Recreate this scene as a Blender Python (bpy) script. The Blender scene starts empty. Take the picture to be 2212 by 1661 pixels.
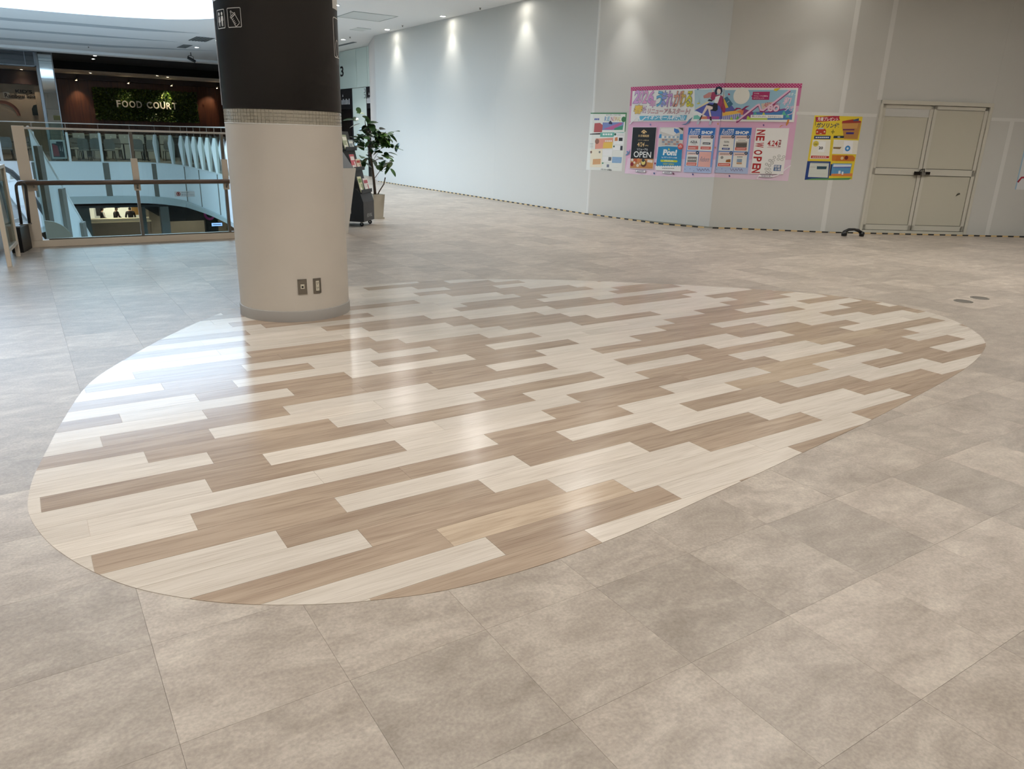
import bpy, bmesh, math, random
from mathutils import Vector, Matrix
from mathutils.geometry import tessellate_polygon

# ------------------------------------------------------------------ camera, sky, exposure
# World axes follow the building: X along the planks, Y along the long wall, Z up (metres).
SC = bpy.context.scene
COL = SC.collection
cam_data = bpy.data.cameras.new('camera')
cam_data.sensor_fit = 'HORIZONTAL'
cam_data.sensor_width = 36.0
cam_data.lens = 36.0 * 1600.0 / 2212.0
cam_data.clip_start, cam_data.clip_end = 0.05, 200.0
camera = bpy.data.objects.new('camera', cam_data)
COL.objects.link(camera)
camera.matrix_world = (Matrix.Translation((0, 0, 1.5)) @ Matrix.Rotation(math.radians(-33.42), 4, 'Z')
                       @ Matrix.Rotation(math.radians(90 - 18.424), 4, 'X') @ Matrix.Rotation(math.radians(1.699), 4, 'Z'))
SC.camera = camera

SKY_STRENGTH = 6.1
LAMP_WATTS = 125.0
WALL_LAMP_WATTS = 58.0
SC.view_settings.view_transform = 'Standard'
SC.view_settings.look = 'None'
SC.view_settings.gamma = 1.0
SC.view_settings.use_curve_mapping = False
SC.view_settings.exposure = 0.32
world = bpy.data.worlds.new('overcast_sky')
SC.world = world
world.use_nodes = True
bg = world.node_tree.nodes['Background']
bg.inputs['Color'].default_value = (0.56, 0.77, 1.0, 1)
bg.inputs['Strength'].default_value = SKY_STRENGTH

CEIL = 4.4
SKYLIGHT_C, SKYLIGHT_R = (-0.6, 21.35), (6.3, 4.4)     # centre and half sizes of the rounded roof light
portal_data = bpy.data.lights.new('skylight_portal', 'AREA')
portal_data.shape = 'RECTANGLE'
portal_data.size, portal_data.size_y = 2 * SKYLIGHT_R[0], 2 * SKYLIGHT_R[1]
portal_data.cycles.is_portal = True
portal = bpy.data.objects.new('skylight_portal', portal_data)
portal.location = (SKYLIGHT_C[0], SKYLIGHT_C[1], CEIL + 0.45)
COL.objects.link(portal)

random.seed(7)
# fewer light bounces than the default, for render time
SC.cycles.max_bounces = 4
SC.cycles.diffuse_bounces = 3
SC.cycles.glossy_bounces = 2
SC.cycles.transmission_bounces = 3
SC.cycles.transparent_max_bounces = 10
SC.cycles.caustics_reflective = False
SC.cycles.caustics_refractive = False
SC.cycles.adaptive_threshold = 0.07
SC.cycles.adaptive_min_samples = 12

# ------------------------------------------------------------------ helpers
def lin(h):
    h = h.lstrip('#')
    v = [int(h[i:i + 2], 16) / 255 for i in (0, 2, 4)]
    return tuple(x / 12.92 if x <= 0.04045 else ((x + 0.055) / 1.055) ** 2.4 for x in v)

MATS = {}
def mat(name, color='#cccccc', rough=0.5, metal=0.0, spec=0.5, emit=None, estr=0.0, noise=0.0, nscale=8.0, coat=0.0):
    if name in MATS:
        return MATS[name]
    m = bpy.data.materials.new(name)
    m.use_nodes = True
    nt = m.node_tree
    b = nt.nodes['Principled BSDF']
    c = lin(color)
    b.inputs['Base Color'].default_value = (*c, 1)
    b.inputs['Roughness'].default_value = rough
    b.inputs['Metallic'].default_value = metal
    b.inputs['Specular IOR Level'].default_value = spec
    b.inputs['Coat Weight'].default_value = coat
    if emit:
        b.inputs['Emission Color'].default_value = (*lin(emit), 1)
        b.inputs['Emission Strength'].default_value = estr
    if noise:
        g = nt.nodes.new('ShaderNodeNewGeometry')
        n = nt.nodes.new('ShaderNodeTexNoise')
        n.inputs['Scale'].default_value = nscale
        n.inputs['Detail'].default_value = 6
        r = nt.nodes.new('ShaderNodeValToRGB')
        r.color_ramp.elements[0].position, r.color_ramp.elements[1].position = 0.3, 0.7
        r.color_ramp.elements[0].color = (*[x * (1 - noise) for x in c], 1)
        r.color_ramp.elements[1].color = (*[min(1, x * (1 + noise)) for x in c], 1)
        nt.links.new(g.outputs['Position'], n.inputs['Vector'])
        nt.links.new(n.outputs['Fac'], r.inputs['Fac'])
        nt.links.new(r.outputs['Color'], b.inputs['Base Color'])
    MATS[name] = m
    return m

def glass_mat(name, tint='#eaf3f1', gloss=0.6, rough=0.02):
    if name in MATS:
        return MATS[name]
    m = bpy.data.materials.new(name)
    m.use_nodes = True
    nt = m.node_tree
    nt.nodes.clear()
    out = nt.nodes.new('ShaderNodeOutputMaterial')
    tr = nt.nodes.new('ShaderNodeBsdfTransparent')
    tr.inputs['Color'].default_value = (*lin(tint), 1)
    gl = nt.nodes.new('ShaderNodeBsdfGlossy')
    gl.inputs['Roughness'].default_value = rough
    fr = nt.nodes.new('ShaderNodeFresnel')
    fr.inputs['IOR'].default_value = 1.45
    mu = nt.nodes.new('ShaderNodeMath')
    mu.operation = 'MULTIPLY'
    mu.inputs[1].default_value = gloss
    mx = nt.nodes.new('ShaderNodeMixShader')
    nt.links.new(fr.outputs['Fac'], mu.inputs[0])
    nt.links.new(mu.outputs[0], mx.inputs['Fac'])
    nt.links.new(tr.outputs[0], mx.inputs[1])
    nt.links.new(gl.outputs[0], mx.inputs[2])
    nt.links.new(mx.outputs[0], out.inputs['Surface'])
    MATS[name] = m
    return m

def plank_mat(name, a, b_, dark):
    m = bpy.data.materials.new(name)
    m.use_nodes = True
    nt = m.node_tree
    N, Lk = nt.nodes, nt.links
    b = N['Principled BSDF']
    g = N.new('ShaderNodeNewGeometry')
    oi = N.new('ShaderNodeObjectInfo')
    wn = N.new('ShaderNodeTexWhiteNoise')
    wn.noise_dimensions = '1D'
    Lk.new(oi.outputs['Random'], wn.inputs['W'])
    sc = N.new('ShaderNodeVectorMath'); sc.operation = 'SCALE'
    sc.inputs['Scale'].default_value = 40.0
    Lk.new(wn.outputs['Color'], sc.inputs[0])
    ad = N.new('ShaderNodeVectorMath'); ad.operation = 'ADD'
    Lk.new(g.outputs['Position'], ad.inputs[0]); Lk.new(sc.outputs[0], ad.inputs[1])
    mp = N.new('ShaderNodeMapping'); mp.inputs['Scale'].default_value = (1.3, 15, 4)
    Lk.new(ad.outputs[0], mp.inputs['Vector'])
    n1 = N.new('ShaderNodeTexNoise'); n1.inputs['Scale'].default_value = 1.0; n1.inputs['Detail'].default_value = 7; n1.inputs['Distortion'].default_value = 0.9
    Lk.new(mp.outputs[0], n1.inputs['Vector'])
    mp2 = N.new('ShaderNodeMapping'); mp2.inputs['Scale'].default_value = (5, 150, 10)
    Lk.new(ad.outputs[0], mp2.inputs['Vector'])
    n2 = N.new('ShaderNodeTexNoise'); n2.inputs['Scale'].default_value = 1.0; n2.inputs['Detail'].default_value = 4
    Lk.new(mp2.outputs[0], n2.inputs['Vector'])
    r = N.new('ShaderNodeValToRGB')
    r.color_ramp.elements[0].position, r.color_ramp.elements[1].position = 0.32, 0.66
    r.color_ramp.elements[0].color, r.color_ramp.elements[1].color = (*lin(a), 1), (*lin(b_), 1)
    Lk.new(n1.outputs['Fac'], r.inputs['Fac'])
    r2 = N.new('ShaderNodeValToRGB')
    r2.color_ramp.elements[0].position, r2.color_ramp.elements[1].position = 0.30, 0.52
    r2.color_ramp.elements[0].color, r2.color_ramp.elements[1].color = (*lin(dark), 1), (1, 1, 1, 1)
    Lk.new(n2.outputs['Fac'], r2.inputs['Fac'])
    mx = N.new('ShaderNodeMix'); mx.data_type = 'RGBA'; mx.blend_type = 'MULTIPLY'
    mx.inputs['Factor'].default_value = 0.28
    Lk.new(r.outputs['Color'], mx.inputs[6]); Lk.new(r2.outputs['Color'], mx.inputs[7])
    # plank to plank tone
    mr = N.new('ShaderNodeMapRange'); mr.inputs['To Min'].default_value = 0.93; mr.inputs['To Max'].default_value = 1.05
    Lk.new(wn.outputs['Value'], mr.inputs['Value'])
    hv = N.new('ShaderNodeHueSaturation')
    Lk.new(mr.outputs[0], hv.inputs['Value']); Lk.new(mx.outputs[2], hv.inputs['Color'])
    Lk.new(hv.outputs[0], b.inputs['Base Color'])
    b.inputs['Roughness'].default_value = 0.17
    b.inputs['Specular IOR Level'].default_value = 0.22
    bp = N.new('ShaderNodeBump'); bp.inputs['Strength'].default_value = 0.10; bp.inputs['Distance'].default_value = 0.002
    n3 = N.new('ShaderNodeTexNoise'); n3.inputs['Scale'].default_value = 220; n3.inputs['Detail'].default_value = 2
    Lk.new(g.outputs['Position'], n3.inputs['Vector'])
    Lk.new(n3.outputs['Fac'], bp.inputs['Height']); Lk.new(bp.outputs[0], b.inputs['Normal'])
    return m

def tile_mat():
    m = bpy.data.materials.new('stone_look_vinyl')
    m.use_nodes = True
    nt = m.node_tree
    N, Lk = nt.nodes, nt.links
    b = N['Principled BSDF']
    g = N.new('ShaderNodeNewGeometry')
    oi = N.new('ShaderNodeObjectInfo')
    s = N.new('ShaderNodeMath'); s.operation = 'ADD'
    Lk.new(oi.outputs['Random'], s.inputs[0]); Lk.new(g.outputs['Random Per Island'], s.inputs[1])
    wn = N.new('ShaderNodeTexWhiteNoise'); wn.noise_dimensions = '1D'
    Lk.new(s.outputs[0], wn.inputs['W'])
    sc = N.new('ShaderNodeVectorMath'); sc.operation = 'SCALE'; sc.inputs['Scale'].default_value = 30.0
    Lk.new(wn.outputs['Color'], sc.inputs[0])
    ad = N.new('ShaderNodeVectorMath'); ad.operation = 'ADD'
    Lk.new(g.outputs['Position'], ad.inputs[0]); Lk.new(sc.outputs[0], ad.inputs[1])
    mp = N.new('ShaderNodeMapping'); mp.inputs['Scale'].default_value = (4.0, 7.5, 2)
    mp.inputs['Rotation'].default_value = (0, 0, 0.35)
    Lk.new(ad.outputs[0], mp.inputs['Vector'])
    n1 = N.new('ShaderNodeTexNoise'); n1.inputs['Scale'].default_value = 1.0; n1.inputs['Detail'].default_value = 10; n1.inputs['Roughness'].default_value = 0.72; n1.inputs['Distortion'].default_value = 0.35
    Lk.new(mp.outputs[0], n1.inputs['Vector'])
    r = N.new('ShaderNodeValToRGB')
    e = r.color_ramp.elements
    e[0].position, e[1].position = 0.30, 0.72
    e[0].color, e[1].color = (*lin('#95897c'), 1), (*lin('#c2b7a8'), 1)
    k = e.new(0.5); k.color = (*lin('#a99d90'), 1)
    Lk.new(n1.outputs['Fac'], r.inputs['Fac'])
    n2 = N.new('ShaderNodeTexNoise'); n2.inputs['Scale'].default_value = 95; n2.inputs['Detail'].default_value = 3
    Lk.new(ad.outputs[0], n2.inputs['Vector'])
    r2 = N.new('ShaderNodeMapRange'); r2.inputs['From Min'].default_value = 0.3; r2.inputs['From Max'].default_value = 0.7
    r2.inputs['To Min'].default_value = 0.87; r2.inputs['To Max'].default_value = 1.12
    Lk.new(n2.outputs['Fac'], r2.inputs['Value'])
    mr = N.new('ShaderNodeMapRange'); mr.inputs['To Min'].default_value = 0.83; mr.inputs['To Max'].default_value = 1.10
    Lk.new(wn.outputs['Value'], mr.inputs['Value'])
    mu = N.new('ShaderNodeMath'); mu.operation = 'MULTIPLY'
    Lk.new(r2.outputs[0], mu.inputs[0]); Lk.new(mr.outputs[0], mu.inputs[1])
    hv = N.new('ShaderNodeHueSaturation')
    Lk.new(mu.outputs[0], hv.inputs['Value']); Lk.new(r.outputs['Color'], hv.inputs['Color'])
    Lk.new(hv.outputs[0], b.inputs['Base Color'])
    b.inputs['Roughness'].default_value = 0.36
    bp = N.new('ShaderNodeBump'); bp.inputs['Strength'].default_value = 0.25; bp.inputs['Distance'].default_value = 0.002
    n3 = N.new('ShaderNodeTexNoise'); n3.inputs['Scale'].default_value = 140; n3.inputs['Detail'].default_value = 3
    Lk.new(g.outputs['Position'], n3.inputs['Vector'])
    Lk.new(n3.outputs['Fac'], bp.inputs['Height']); Lk.new(bp.outputs[0], b.inputs['Normal'])
    return m

def wood_mat(name, c1, c2):
    m = bpy.data.materials.new(name)
    m.use_nodes = True
    nt = m.node_tree
    N, Lk = nt.nodes, nt.links
    b = N['Principled BSDF']
    g = N.new('ShaderNodeNewGeometry')
    mp = N.new('ShaderNodeMapping'); mp.inputs['Scale'].default_value = (9, 9, 0.6)
    Lk.new(g.outputs['Position'], mp.inputs['Vector'])
    n1 = N.new('ShaderNodeTexNoise'); n1.inputs['Scale'].default_value = 1.5; n1.inputs['Detail'].default_value = 6
    Lk.new(mp.outputs[0], n1.inputs['Vector'])
    r = N.new('ShaderNodeValToRGB')
    r.color_ramp.elements[0].position, r.color_ramp.elements[1].position = 0.3, 0.7
    r.color_ramp.elements[0].color, r.color_ramp.elements[1].color = (*lin(c1), 1), (*lin(c2), 1)
    Lk.new(n1.outputs['Fac'], r.inputs['Fac']); Lk.new(r.outputs['Color'], b.inputs['Base Color'])
    b.inputs['Roughness'].default_value = 0.45
    return m

def frosted_mat(name, color):
    m = bpy.data.materials.new(name)
    m.use_nodes = True
    nt = m.node_tree
    nt.nodes.clear()
    out = nt.nodes.new('ShaderNodeOutputMaterial')
    d = nt.nodes.new('ShaderNodeBsdfDiffuse'); t = nt.nodes.new('ShaderNodeBsdfTranslucent')
    d.inputs['Color'].default_value = (*lin(color), 1); t.inputs['Color'].default_value = (*lin(color), 1)
    mx = nt.nodes.new('ShaderNodeMixShader'); mx.inputs['Fac'].default_value = 0.65
    nt.links.new(d.outputs[0], mx.inputs[1]); nt.links.new(t.outputs[0], mx.inputs[2]); nt.links.new(mx.outputs[0], out.inputs['Surface'])
    return m

def sticker_mat():
    m = bpy.data.materials.new('translucent_sticker')
    m.use_nodes = True
    nt = m.node_tree
    nt.nodes.clear()
    out = nt.nodes.new('ShaderNodeOutputMaterial')
    a = nt.nodes.new('ShaderNodeAttribute'); a.attribute_name = 'ink'
    d = nt.nodes.new('ShaderNodeBsdfDiffuse'); t = nt.nodes.new('ShaderNodeBsdfTransparent')
    mx = nt.nodes.new('ShaderNodeMixShader'); mx.inputs['Fac'].default_value = 0.45
    nt.links.new(a.outputs['Color'], d.inputs['Color']); nt.links.new(a.outputs['Color'], t.inputs['Color'])
    nt.links.new(t.outputs[0], mx.inputs[1]); nt.links.new(d.outputs[0], mx.inputs[2]); nt.links.new(mx.outputs[0], out.inputs['Surface'])
    return m

def art_mat(name='printed_paper', rough=0.45):
    m = bpy.data.materials.new(name)
    m.use_nodes = True
    nt = m.node_tree
    a = nt.nodes.new('ShaderNodeAttribute'); a.attribute_name = 'ink'
    nt.links.new(a.outputs['Color'], nt.nodes['Principled BSDF'].inputs['Base Color'])
    nt.nodes['Principled BSDF'].inputs['Roughness'].default_value = rough
    return m

class MB:
    """collects faces; build() links them as ONE mesh object"""
    def __init__(s):
        s.v, s.f, s.mi, s.ink = [], [], [], []
    def face(s, pts, mi=0, ink=None):
        i = len(s.v)
        s.v += [tuple(p) for p in pts]
        s.f.append(tuple(range(i, i + len(pts)))); s.mi.append(mi); s.ink.append(ink)
    def mesh(s, verts, faces, mi=0, ink=None):
        i = len(s.v)
        s.v += [tuple(p) for p in verts]
        for f in faces:
            s.f.append(tuple(i + k for k in f)); s.mi.append(mi); s.ink.append(ink)
        return s
    def box(s, x0, y0, z0, x1, y1, z1, mi=0, M=None):
        v = [(x, y, z) for z in (z0, z1) for y in (y0, y1) for x in (x0, x1)]
        if M is not None:
            v = [M @ Vector(p) for p in v]
        return s.mesh(v, [(0, 2, 3, 1), (4, 5, 7, 6), (0, 1, 5, 4), (1, 3, 7, 5), (3, 2, 6, 7), (2, 0, 4, 6)], mi)
    def prism(s, poly, z0, z1, mi=0, M=None, bottom=True):
        """poly: list of (x, y); extruded along z"""
        n = len(poly)
        v = [(p[0], p[1], z0) for p in poly] + [(p[0], p[1], z1) for p in poly]
        if M is not None:
            v = [M @ Vector(p) for p in v]
        t = tessellate_polygon([[Vector((p[0], p[1], 0)) for p in poly]])
        fs = [(a + n, b + n, c + n) for a, b, c in t]
        if bottom:
            fs += [(c, b, a) for a, b, c in t]
        fs += [(i, (i + 1) % n, (i + 1) % n + n, i + n) for i in range(n)]
        return s.mesh(v, fs, mi)
    def tube(s, pts, r, n=8, mi=0, caps=True, radii=None):
        pts = [Vector(p) for p in pts]
        rings = []
        up = Vector((0, 0, 1))
        for i, p in enumerate(pts):
            d = (pts[min(i + 1, len(pts) - 1)] - pts[max(i - 1, 0)]).normalized()
            a = d.cross(up)
            if a.length < 1e-3:
                a = d.cross(Vector((1, 0, 0)))
            a.normalize()
            b = d.cross(a).normalized()
            rr = radii[i] if radii else r
            rings.append([p + a * rr * math.cos(2 * math.pi * k / n) + b * rr * math.sin(2 * math.pi * k / n) for k in range(n)])
        v = [q for R in rings for q in R]
        f = [(i * n + k, i * n + (k + 1) % n, (i + 1) * n + (k + 1) % n, (i + 1) * n + k) for i in range(len(pts) - 1) for k in range(n)]
        if caps:
            f += [tuple(range(n))[::-1], tuple((len(pts) - 1) * n + k for k in range(n))]
        return s.mesh(v, f, mi)
    def lathe(s, prof, c, n=24, mi=0, a0=0.0, a1=2 * math.pi):
        full = abs(a1 - a0 - 2 * math.pi) < 1e-6
        m = n if full else n + 1
        v = [(c[0] + r * math.cos(a0 + (a1 - a0) * k / n), c[1] + r * math.sin(a0 + (a1 - a0) * k / n), c[2] + z) for r, z in prof for k in range(m)]
        f = []
        for i in range(len(prof) - 1):
            for k in range(n):
                k2 = (k + 1) % m
                f.append((i * m + k, i * m + k2, (i + 1) * m + k2, (i + 1) * m + k))
        return s.mesh(v, f, mi)
    def build(s, name, mats, parent=None, smooth=False, weld=False):
        me = bpy.data.meshes.new(name)
        me.from_pydata(s.v, [], s.f)
        if not isinstance(mats, (list, tuple)):
            mats = [mats]
        for m in mats:
            me.materials.append(m)
        me.polygons.foreach_set('material_index', s.mi)
        if any(i is not None for i in s.ink):
            at = me.color_attributes.new('ink', 'FLOAT_COLOR', 'CORNER')
            k = 0
            for p, c in zip(me.polygons, s.ink):
                for _ in p.vertices:
                    at.data[k].color = (*(c or (1, 1, 1)), 1)
                    k += 1
        if weld:
            bm = bmesh.new(); bm.from_mesh(me)
            bmesh.ops.remove_doubles(bm, verts=bm.verts, dist=1e-5)
            bm.to_mesh(me); bm.free()
        if smooth:
            me.polygons.foreach_set('use_smooth', [True] * len(me.polygons))
        me.update()
        return link(name, me, parent)

def link(name, me, parent=None):
    o = bpy.data.objects.new(name, me)
    COL.objects.link(o)
    if parent is not None:
        o.parent = parent
    return o

def tag(o, label=None, cat=None, group=None, kind=None):
    if label: o['label'] = label
    if cat: o['category'] = cat
    if group: o['group'] = group
    if kind: o['kind'] = kind
    return o

def thing(name, label, cat, loc=(0, 0, 0), rz=0.0, group=None):
    o = bpy.data.objects.new(name, None)
    o.empty_display_size = 0.1
    COL.objects.link(o)
    o.location = loc
    o.rotation_euler = (0, 0, rz)
    return tag(o, label, cat, group)

def copy_tree(o, parent=None):
    c = o.copy()
    COL.objects.link(c)
    c.parent = parent
    for ch in list(o.children):
        copy_tree(ch, c)
    return c

def bevel(o, w=0.01, seg=2):
    md = o.modifiers.new('bevel', 'BEVEL')
    md.width, md.segments, md.limit_method = w, seg, 'ANGLE'
    return o

_txt = {}
def text_tris(body, off=0.0):
    """glyph triangles of a text in the built-in font, and its bounds"""
    key = (body, off)
    if key not in _txt:
        c = bpy.data.curves.new('glyphs', 'FONT')
        c.body, c.size, c.offset, c.resolution_u = body, 1.0, off, 3
        o = bpy.data.objects.new('glyphs', c)
        COL.objects.link(o)
        dg = bpy.context.evaluated_depsgraph_get()
        ev = o.evaluated_get(dg)
        me = ev.to_mesh()
        vs = [v.co.copy() for v in me.vertices]
        tr = [[(vs[i].x, vs[i].y) for i in p.vertices] for p in me.polygons]
        ev.to_mesh_clear()
        bpy.data.objects.remove(o)
        bpy.data.curves.remove(c)
        xs = [p[0] for t in tr for p in t]; ys = [p[1] for t in tr for p in t]
        _txt[key] = (tr, (min(xs), min(ys), max(xs), max(ys)))
    return _txt[key]

def fit_text(body, x0, y0, x1, y1, slant=0.0, off=0.0):
    tr, (a, b, c, d) = text_tris(body, off)
    sx, sy = (x1 - x0) / max(c - a, 1e-6), (y1 - y0) / max(d - b, 1e-6)
    k = slant * (y1 - y0)
    sx *= max(0.3, (abs(x1 - x0) - k) / abs(x1 - x0))
    return [[(x0 + (p[0] - a) * sx + slant * (p[1] - b) * sy, y0 + (p[1] - b) * sy) for p in t] for t in tr]

def clip_half(poly, axis, val, keep_less):
    out = []
    for i, p in enumerate(poly):
        q = poly[(i + 1) % len(poly)]
        ip = (p[axis] <= val) if keep_less else (p[axis] >= val)
        iq = (q[axis] <= val) if keep_less else (q[axis] >= val)
        if ip: out.append(p)
        if ip != iq:
            t = (val - p[axis]) / (q[axis] - p[axis])
            out.append(tuple(p[k] + t * (q[k] - p[k]) for k in range(2)))
    return out

def art_faces(mb, items, to3d, bends=(), step=0.00005):
    """flat printed shapes; to3d(u, v, layer_offset) places them"""
    for n, it in enumerate(items):
        off = (n + 1) * step
        col = lin(it[1])
        if it[0] == 'p':
            pts = it[2]
            t = tessellate_polygon([[Vector((p[0], p[1], 0)) for p in pts]])
            tris = [[pts[i] for i in f] for f in t]
        elif it[0] == 't':
            tris = fit_text(it[2], it[3], it[4], it[5], it[6], it[7], it[8])
        else:                                            # letters turned a quarter clockwise
            L, z, hh, ww = it[3], it[4], it[5], it[6]
            base = fit_text(it[2], -ww / 2, -hh / 2, ww / 2, hh / 2, 0, 0.03)
            tris = [[(L + p[1], z - p[0]) for p in t] for t in base]
        for tri in tris:
            parts = [tri]
            for bl in bends:
                nxt = []
                for q in parts:
                    for less in (True, False):
                        c = clip_half(q, 0, bl, less)
                        if len(c) >= 3: nxt.append(c)
                parts = nxt
            for q in parts:
                cx = sum(p[0] for p in q) / len(q)
                P3 = [to3d(p[0], p[1], off, cx) for p in q]
                area = sum(q[i][0] * q[(i + 1) % len(q)][1] - q[(i + 1) % len(q)][0] * q[i][1] for i in range(len(q)))
                if abs(area) < 1e-9: continue
                if area < 0: P3.reverse()
                mb.face(P3, 0, col)

def extr_text(mb, body, x0, z0, x1, z1, y0, y1, mi=0, off=0.02, flip=1):
    """letters as solid blocks in the xz plane between depths y0 and y1"""
    for t in fit_text(body, x0, z0, x1, z1, 0, off):
        a = [(p[0], y0, p[1]) for p in t]
        b = [(p[0], y1, p[1]) for p in t]
        mb.mesh(a + b, [(0, 1, 2), (5, 4, 3), (0, 3, 4, 1), (1, 4, 5, 2), (2, 5, 3, 0)], mi)

# ------------------------------------------------------------------ materials
M_TILE = tile_mat()
M_PL = {'L': plank_mat('pale_oak_plank', '#c9beb0', '#d5cbbe', '#b3a494'),
        'D': plank_mat('brown_oak_plank', '#9d8977', '#b29f8b', '#85725f'),
        'M': plank_mat('mid_oak_plank', '#ae9a84', '#bfac96', '#94806a')}
M_GROUT = mat('floor_screed', '#80756a', 0.9)
M_CEIL = mat('ceiling_paint', '#f1f2f2', 0.9)
M_WALL = mat('white_hoarding', '#d2d1cb', 0.55, spec=0.3)
M_TAPE = mat('seam_tape', '#e2e1dc', 0.4)
M_COLW = mat('cream_paint', '#cdc5b9', 0.5, noise=0.02, nscale=3)
M_BLACK = mat('black_wrap', '#181617', 0.45)
M_SOLIDBLACK = mat('black_plastic', '#0d0d0e', 0.4)
M_SKIRT = mat('grey_skirting', '#a5a19b', 0.5)
M_MOS = mat('mosaic_glaze', '#aaa393', 0.25, noise=0.06, nscale=30)
M_GROUTL = mat('mosaic_grout', '#cfc9bb', 0.8)
M_STEEL = mat('brushed_steel', '#8d877d', 0.35, 0.85)
M_IVORY = mat('ivory_plastic', '#cfc9b6', 0.4)
M_WHITE = mat('white_paint', '#e8eaea', 0.5)
M_CREAM = mat('cream_metal', '#e8dac6', 0.4)
M_RAILT = mat('pale_top_rail', '#d8d2c8', 0.35)
M_BRONZE = mat('brown_handrail', '#6b5748', 0.35)
M_GLASS = glass_mat('clear_glass')
M_GLASSG = glass_mat('tinted_glass', '#dde9e6', 0.7)
M_FASC = mat('fascia_white', '#eef2f4', 0.45)
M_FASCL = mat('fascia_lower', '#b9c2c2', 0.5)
M_JOINT = mat('taupe_joint', '#6f6c63', 0.6)
M_DARK = mat('charcoal_board', '#232526', 0.6)
M_BROWND = mat('dark_brown_board', '#2a1712', 0.5)
M_BEIGE = mat('beige_soffit', '#d9d0c4', 0.7)
M_WOOD = wood_mat('red_brown_veneer', '#40200f', '#5e331b')
M_LAMP = mat('lamp_lens', '#ffffff', 0.4, emit='#fffaf0', estr=70.0)
M_LAMPB = mat('bright_lamp_lens', '#ffffff', 0.4, emit='#fffcf6', estr=330.0)
M_LAMPW = mat('warm_lamp_lens', '#ffffff', 0.4, emit='#ffe2b0', estr=40.0)
M_ART = art_mat()
M_GREENGL = mat('pale_green_glass_cladding', '#dcebe3', 0.15, spec=0.5, coat=0.2)
M_DARKGLASS = mat('black_elevator_metal', '#1b1c20', 0.3)

# ------------------------------------------------------------------ floor
VOID = [(-9, 11.38), (2.60, 11.38), (2.75, 11.6), (3.4, 13.5), (4.4, 17), (5.3, 21), (5.85, 25), (6.02, 28), (6.02, 33.4),
        (5.93, 34.7), (5.66, 35.9), (5.2, 36.8), (4.6, 37.3), (3.9, 37.5), (-9, 37.5)]
def offset_pl(pl, d):
    out = []
    for i, p in enumerate(pl):
        a, b = Vector(pl[max(i - 1, 0)]), Vector(pl[min(i + 1, len(pl) - 1)])
        e = (b - a).normalized()
        out.append((p[0] + e.y * d, p[1] - e.x * d))
    return out
def smooth_pl(pl, n=3):
    out = []
    for i in range(len(pl) - 1):
        p0, p1, p2, p3 = (Vector(pl[max(i - 1, 0)]), Vector(pl[i]), Vector(pl[i + 1]), Vector(pl[min(i + 2, len(pl) - 1)]))
        for k in range(n):
            t = k / n
            q = 0.5 * ((2 * p1) + (p2 - p0) * t + (2 * p0 - 5 * p1 + 4 * p2 - p3) * t * t + (3 * p1 - p0 - 3 * p2 + p3) * t ** 3)
            out.append((q.x, q.y))
    out.append(tuple(pl[-1]))
    return out
RIM = smooth_pl(VOID[2:14], 4) + [(-9, 37.5)]
mb = MB()
outer = [(-9, -7), (20, -7), (20, 52), (-9, 52)] + RIM[::-1] + [(2.60, 11.38), (-9, 11.38)]
mb.prism(outer, -0.30, -0.004)
floor = tag(mb.build('floor', M_GROUT), kind='structure')

TILE = 0.457
TX0, TY0 = 0.14, 0.795
HOARD = [(10.1, 23.7), (10.1, 12.6), (10.94, 9.95), (12.56, 8.6), (18.0, 5.44), (20.0, 4.28)]
INLAY = [(1.53, 6.74), (1.22, 6.47), (0.79, 5.95), (0.45, 5.45), (0.20, 5.0), (0.03, 4.4), (-0.08, 3.9), (-0.13, 3.65), (-0.155, 3.4),
         (-0.145, 3.22), (-0.10, 3.01), (-0.04, 2.84), (0.03, 2.69), (0.12, 2.54), (0.23, 2.41), (0.37, 2.28), (0.53, 2.17),
         (0.69, 2.085), (0.80, 2.04), (1.02, 1.97), (1.29, 1.935), (1.55, 1.93), (1.95, 1.955), (2.43, 2.015), (2.8, 2.06), (3.2, 2.115),
         (3.7, 2.18), (4.0, 2.225), (4.64, 2.33), (5.56, 2.50), (6.2, 2.68), (6.62, 2.87), (7.0, 3.2), (7.22, 3.55), (7.31, 3.9),
         (7.27, 4.3), (7.08, 4.75), (6.7, 5.2), (6.2, 5.68), (5.62, 6.15), (5.0, 6.60), (4.39, 6.93), (3.9, 7.11), (3.34, 7.19), (2.72, 7.2), (2.1, 7.05)]

def inside(poly, x, y):
    c = False
    for i in range(len(poly)):
        (x1, y1), (x2, y2) = poly[i - 1], poly[i]
        if (y1 > y) != (y2 > y) and x < (x2 - x1) * (y - y1) / (y2 - y1) + x1:
            c = not c
    return c

def behind_hoarding(x, y):
    if y > 23.7: return x > 11.0
    pl = HOARD
    for (x1, y1), (x2, y2) in zip(pl, pl[1:]):
        if y2 <= y <= y1:
            return x > x1 + (x2 - x1) * (y1 - y) / (y1 - y2) if y1 != y2 else x > x1
    return x > 20

def hull(pts):
    pts = sorted(pts)
    def half(ps):
        h = []
        for p in ps:
            while len(h) > 1 and (h[-1][0] - h[-2][0]) * (p[1] - h[-2][1]) - (h[-1][1] - h[-2][1]) * (p[0] - h[-2][0]) <= 0:
                h.pop()
            h.append(p)
        return h
    a, b = half(pts), half(pts[::-1])
    return a[:-1] + b[:-1]
INLAY_HULL = hull(smooth_pl(INLAY[-2:] + INLAY + INLAY[:2], 4))          # the inlay is a convex leaf shape

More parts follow.
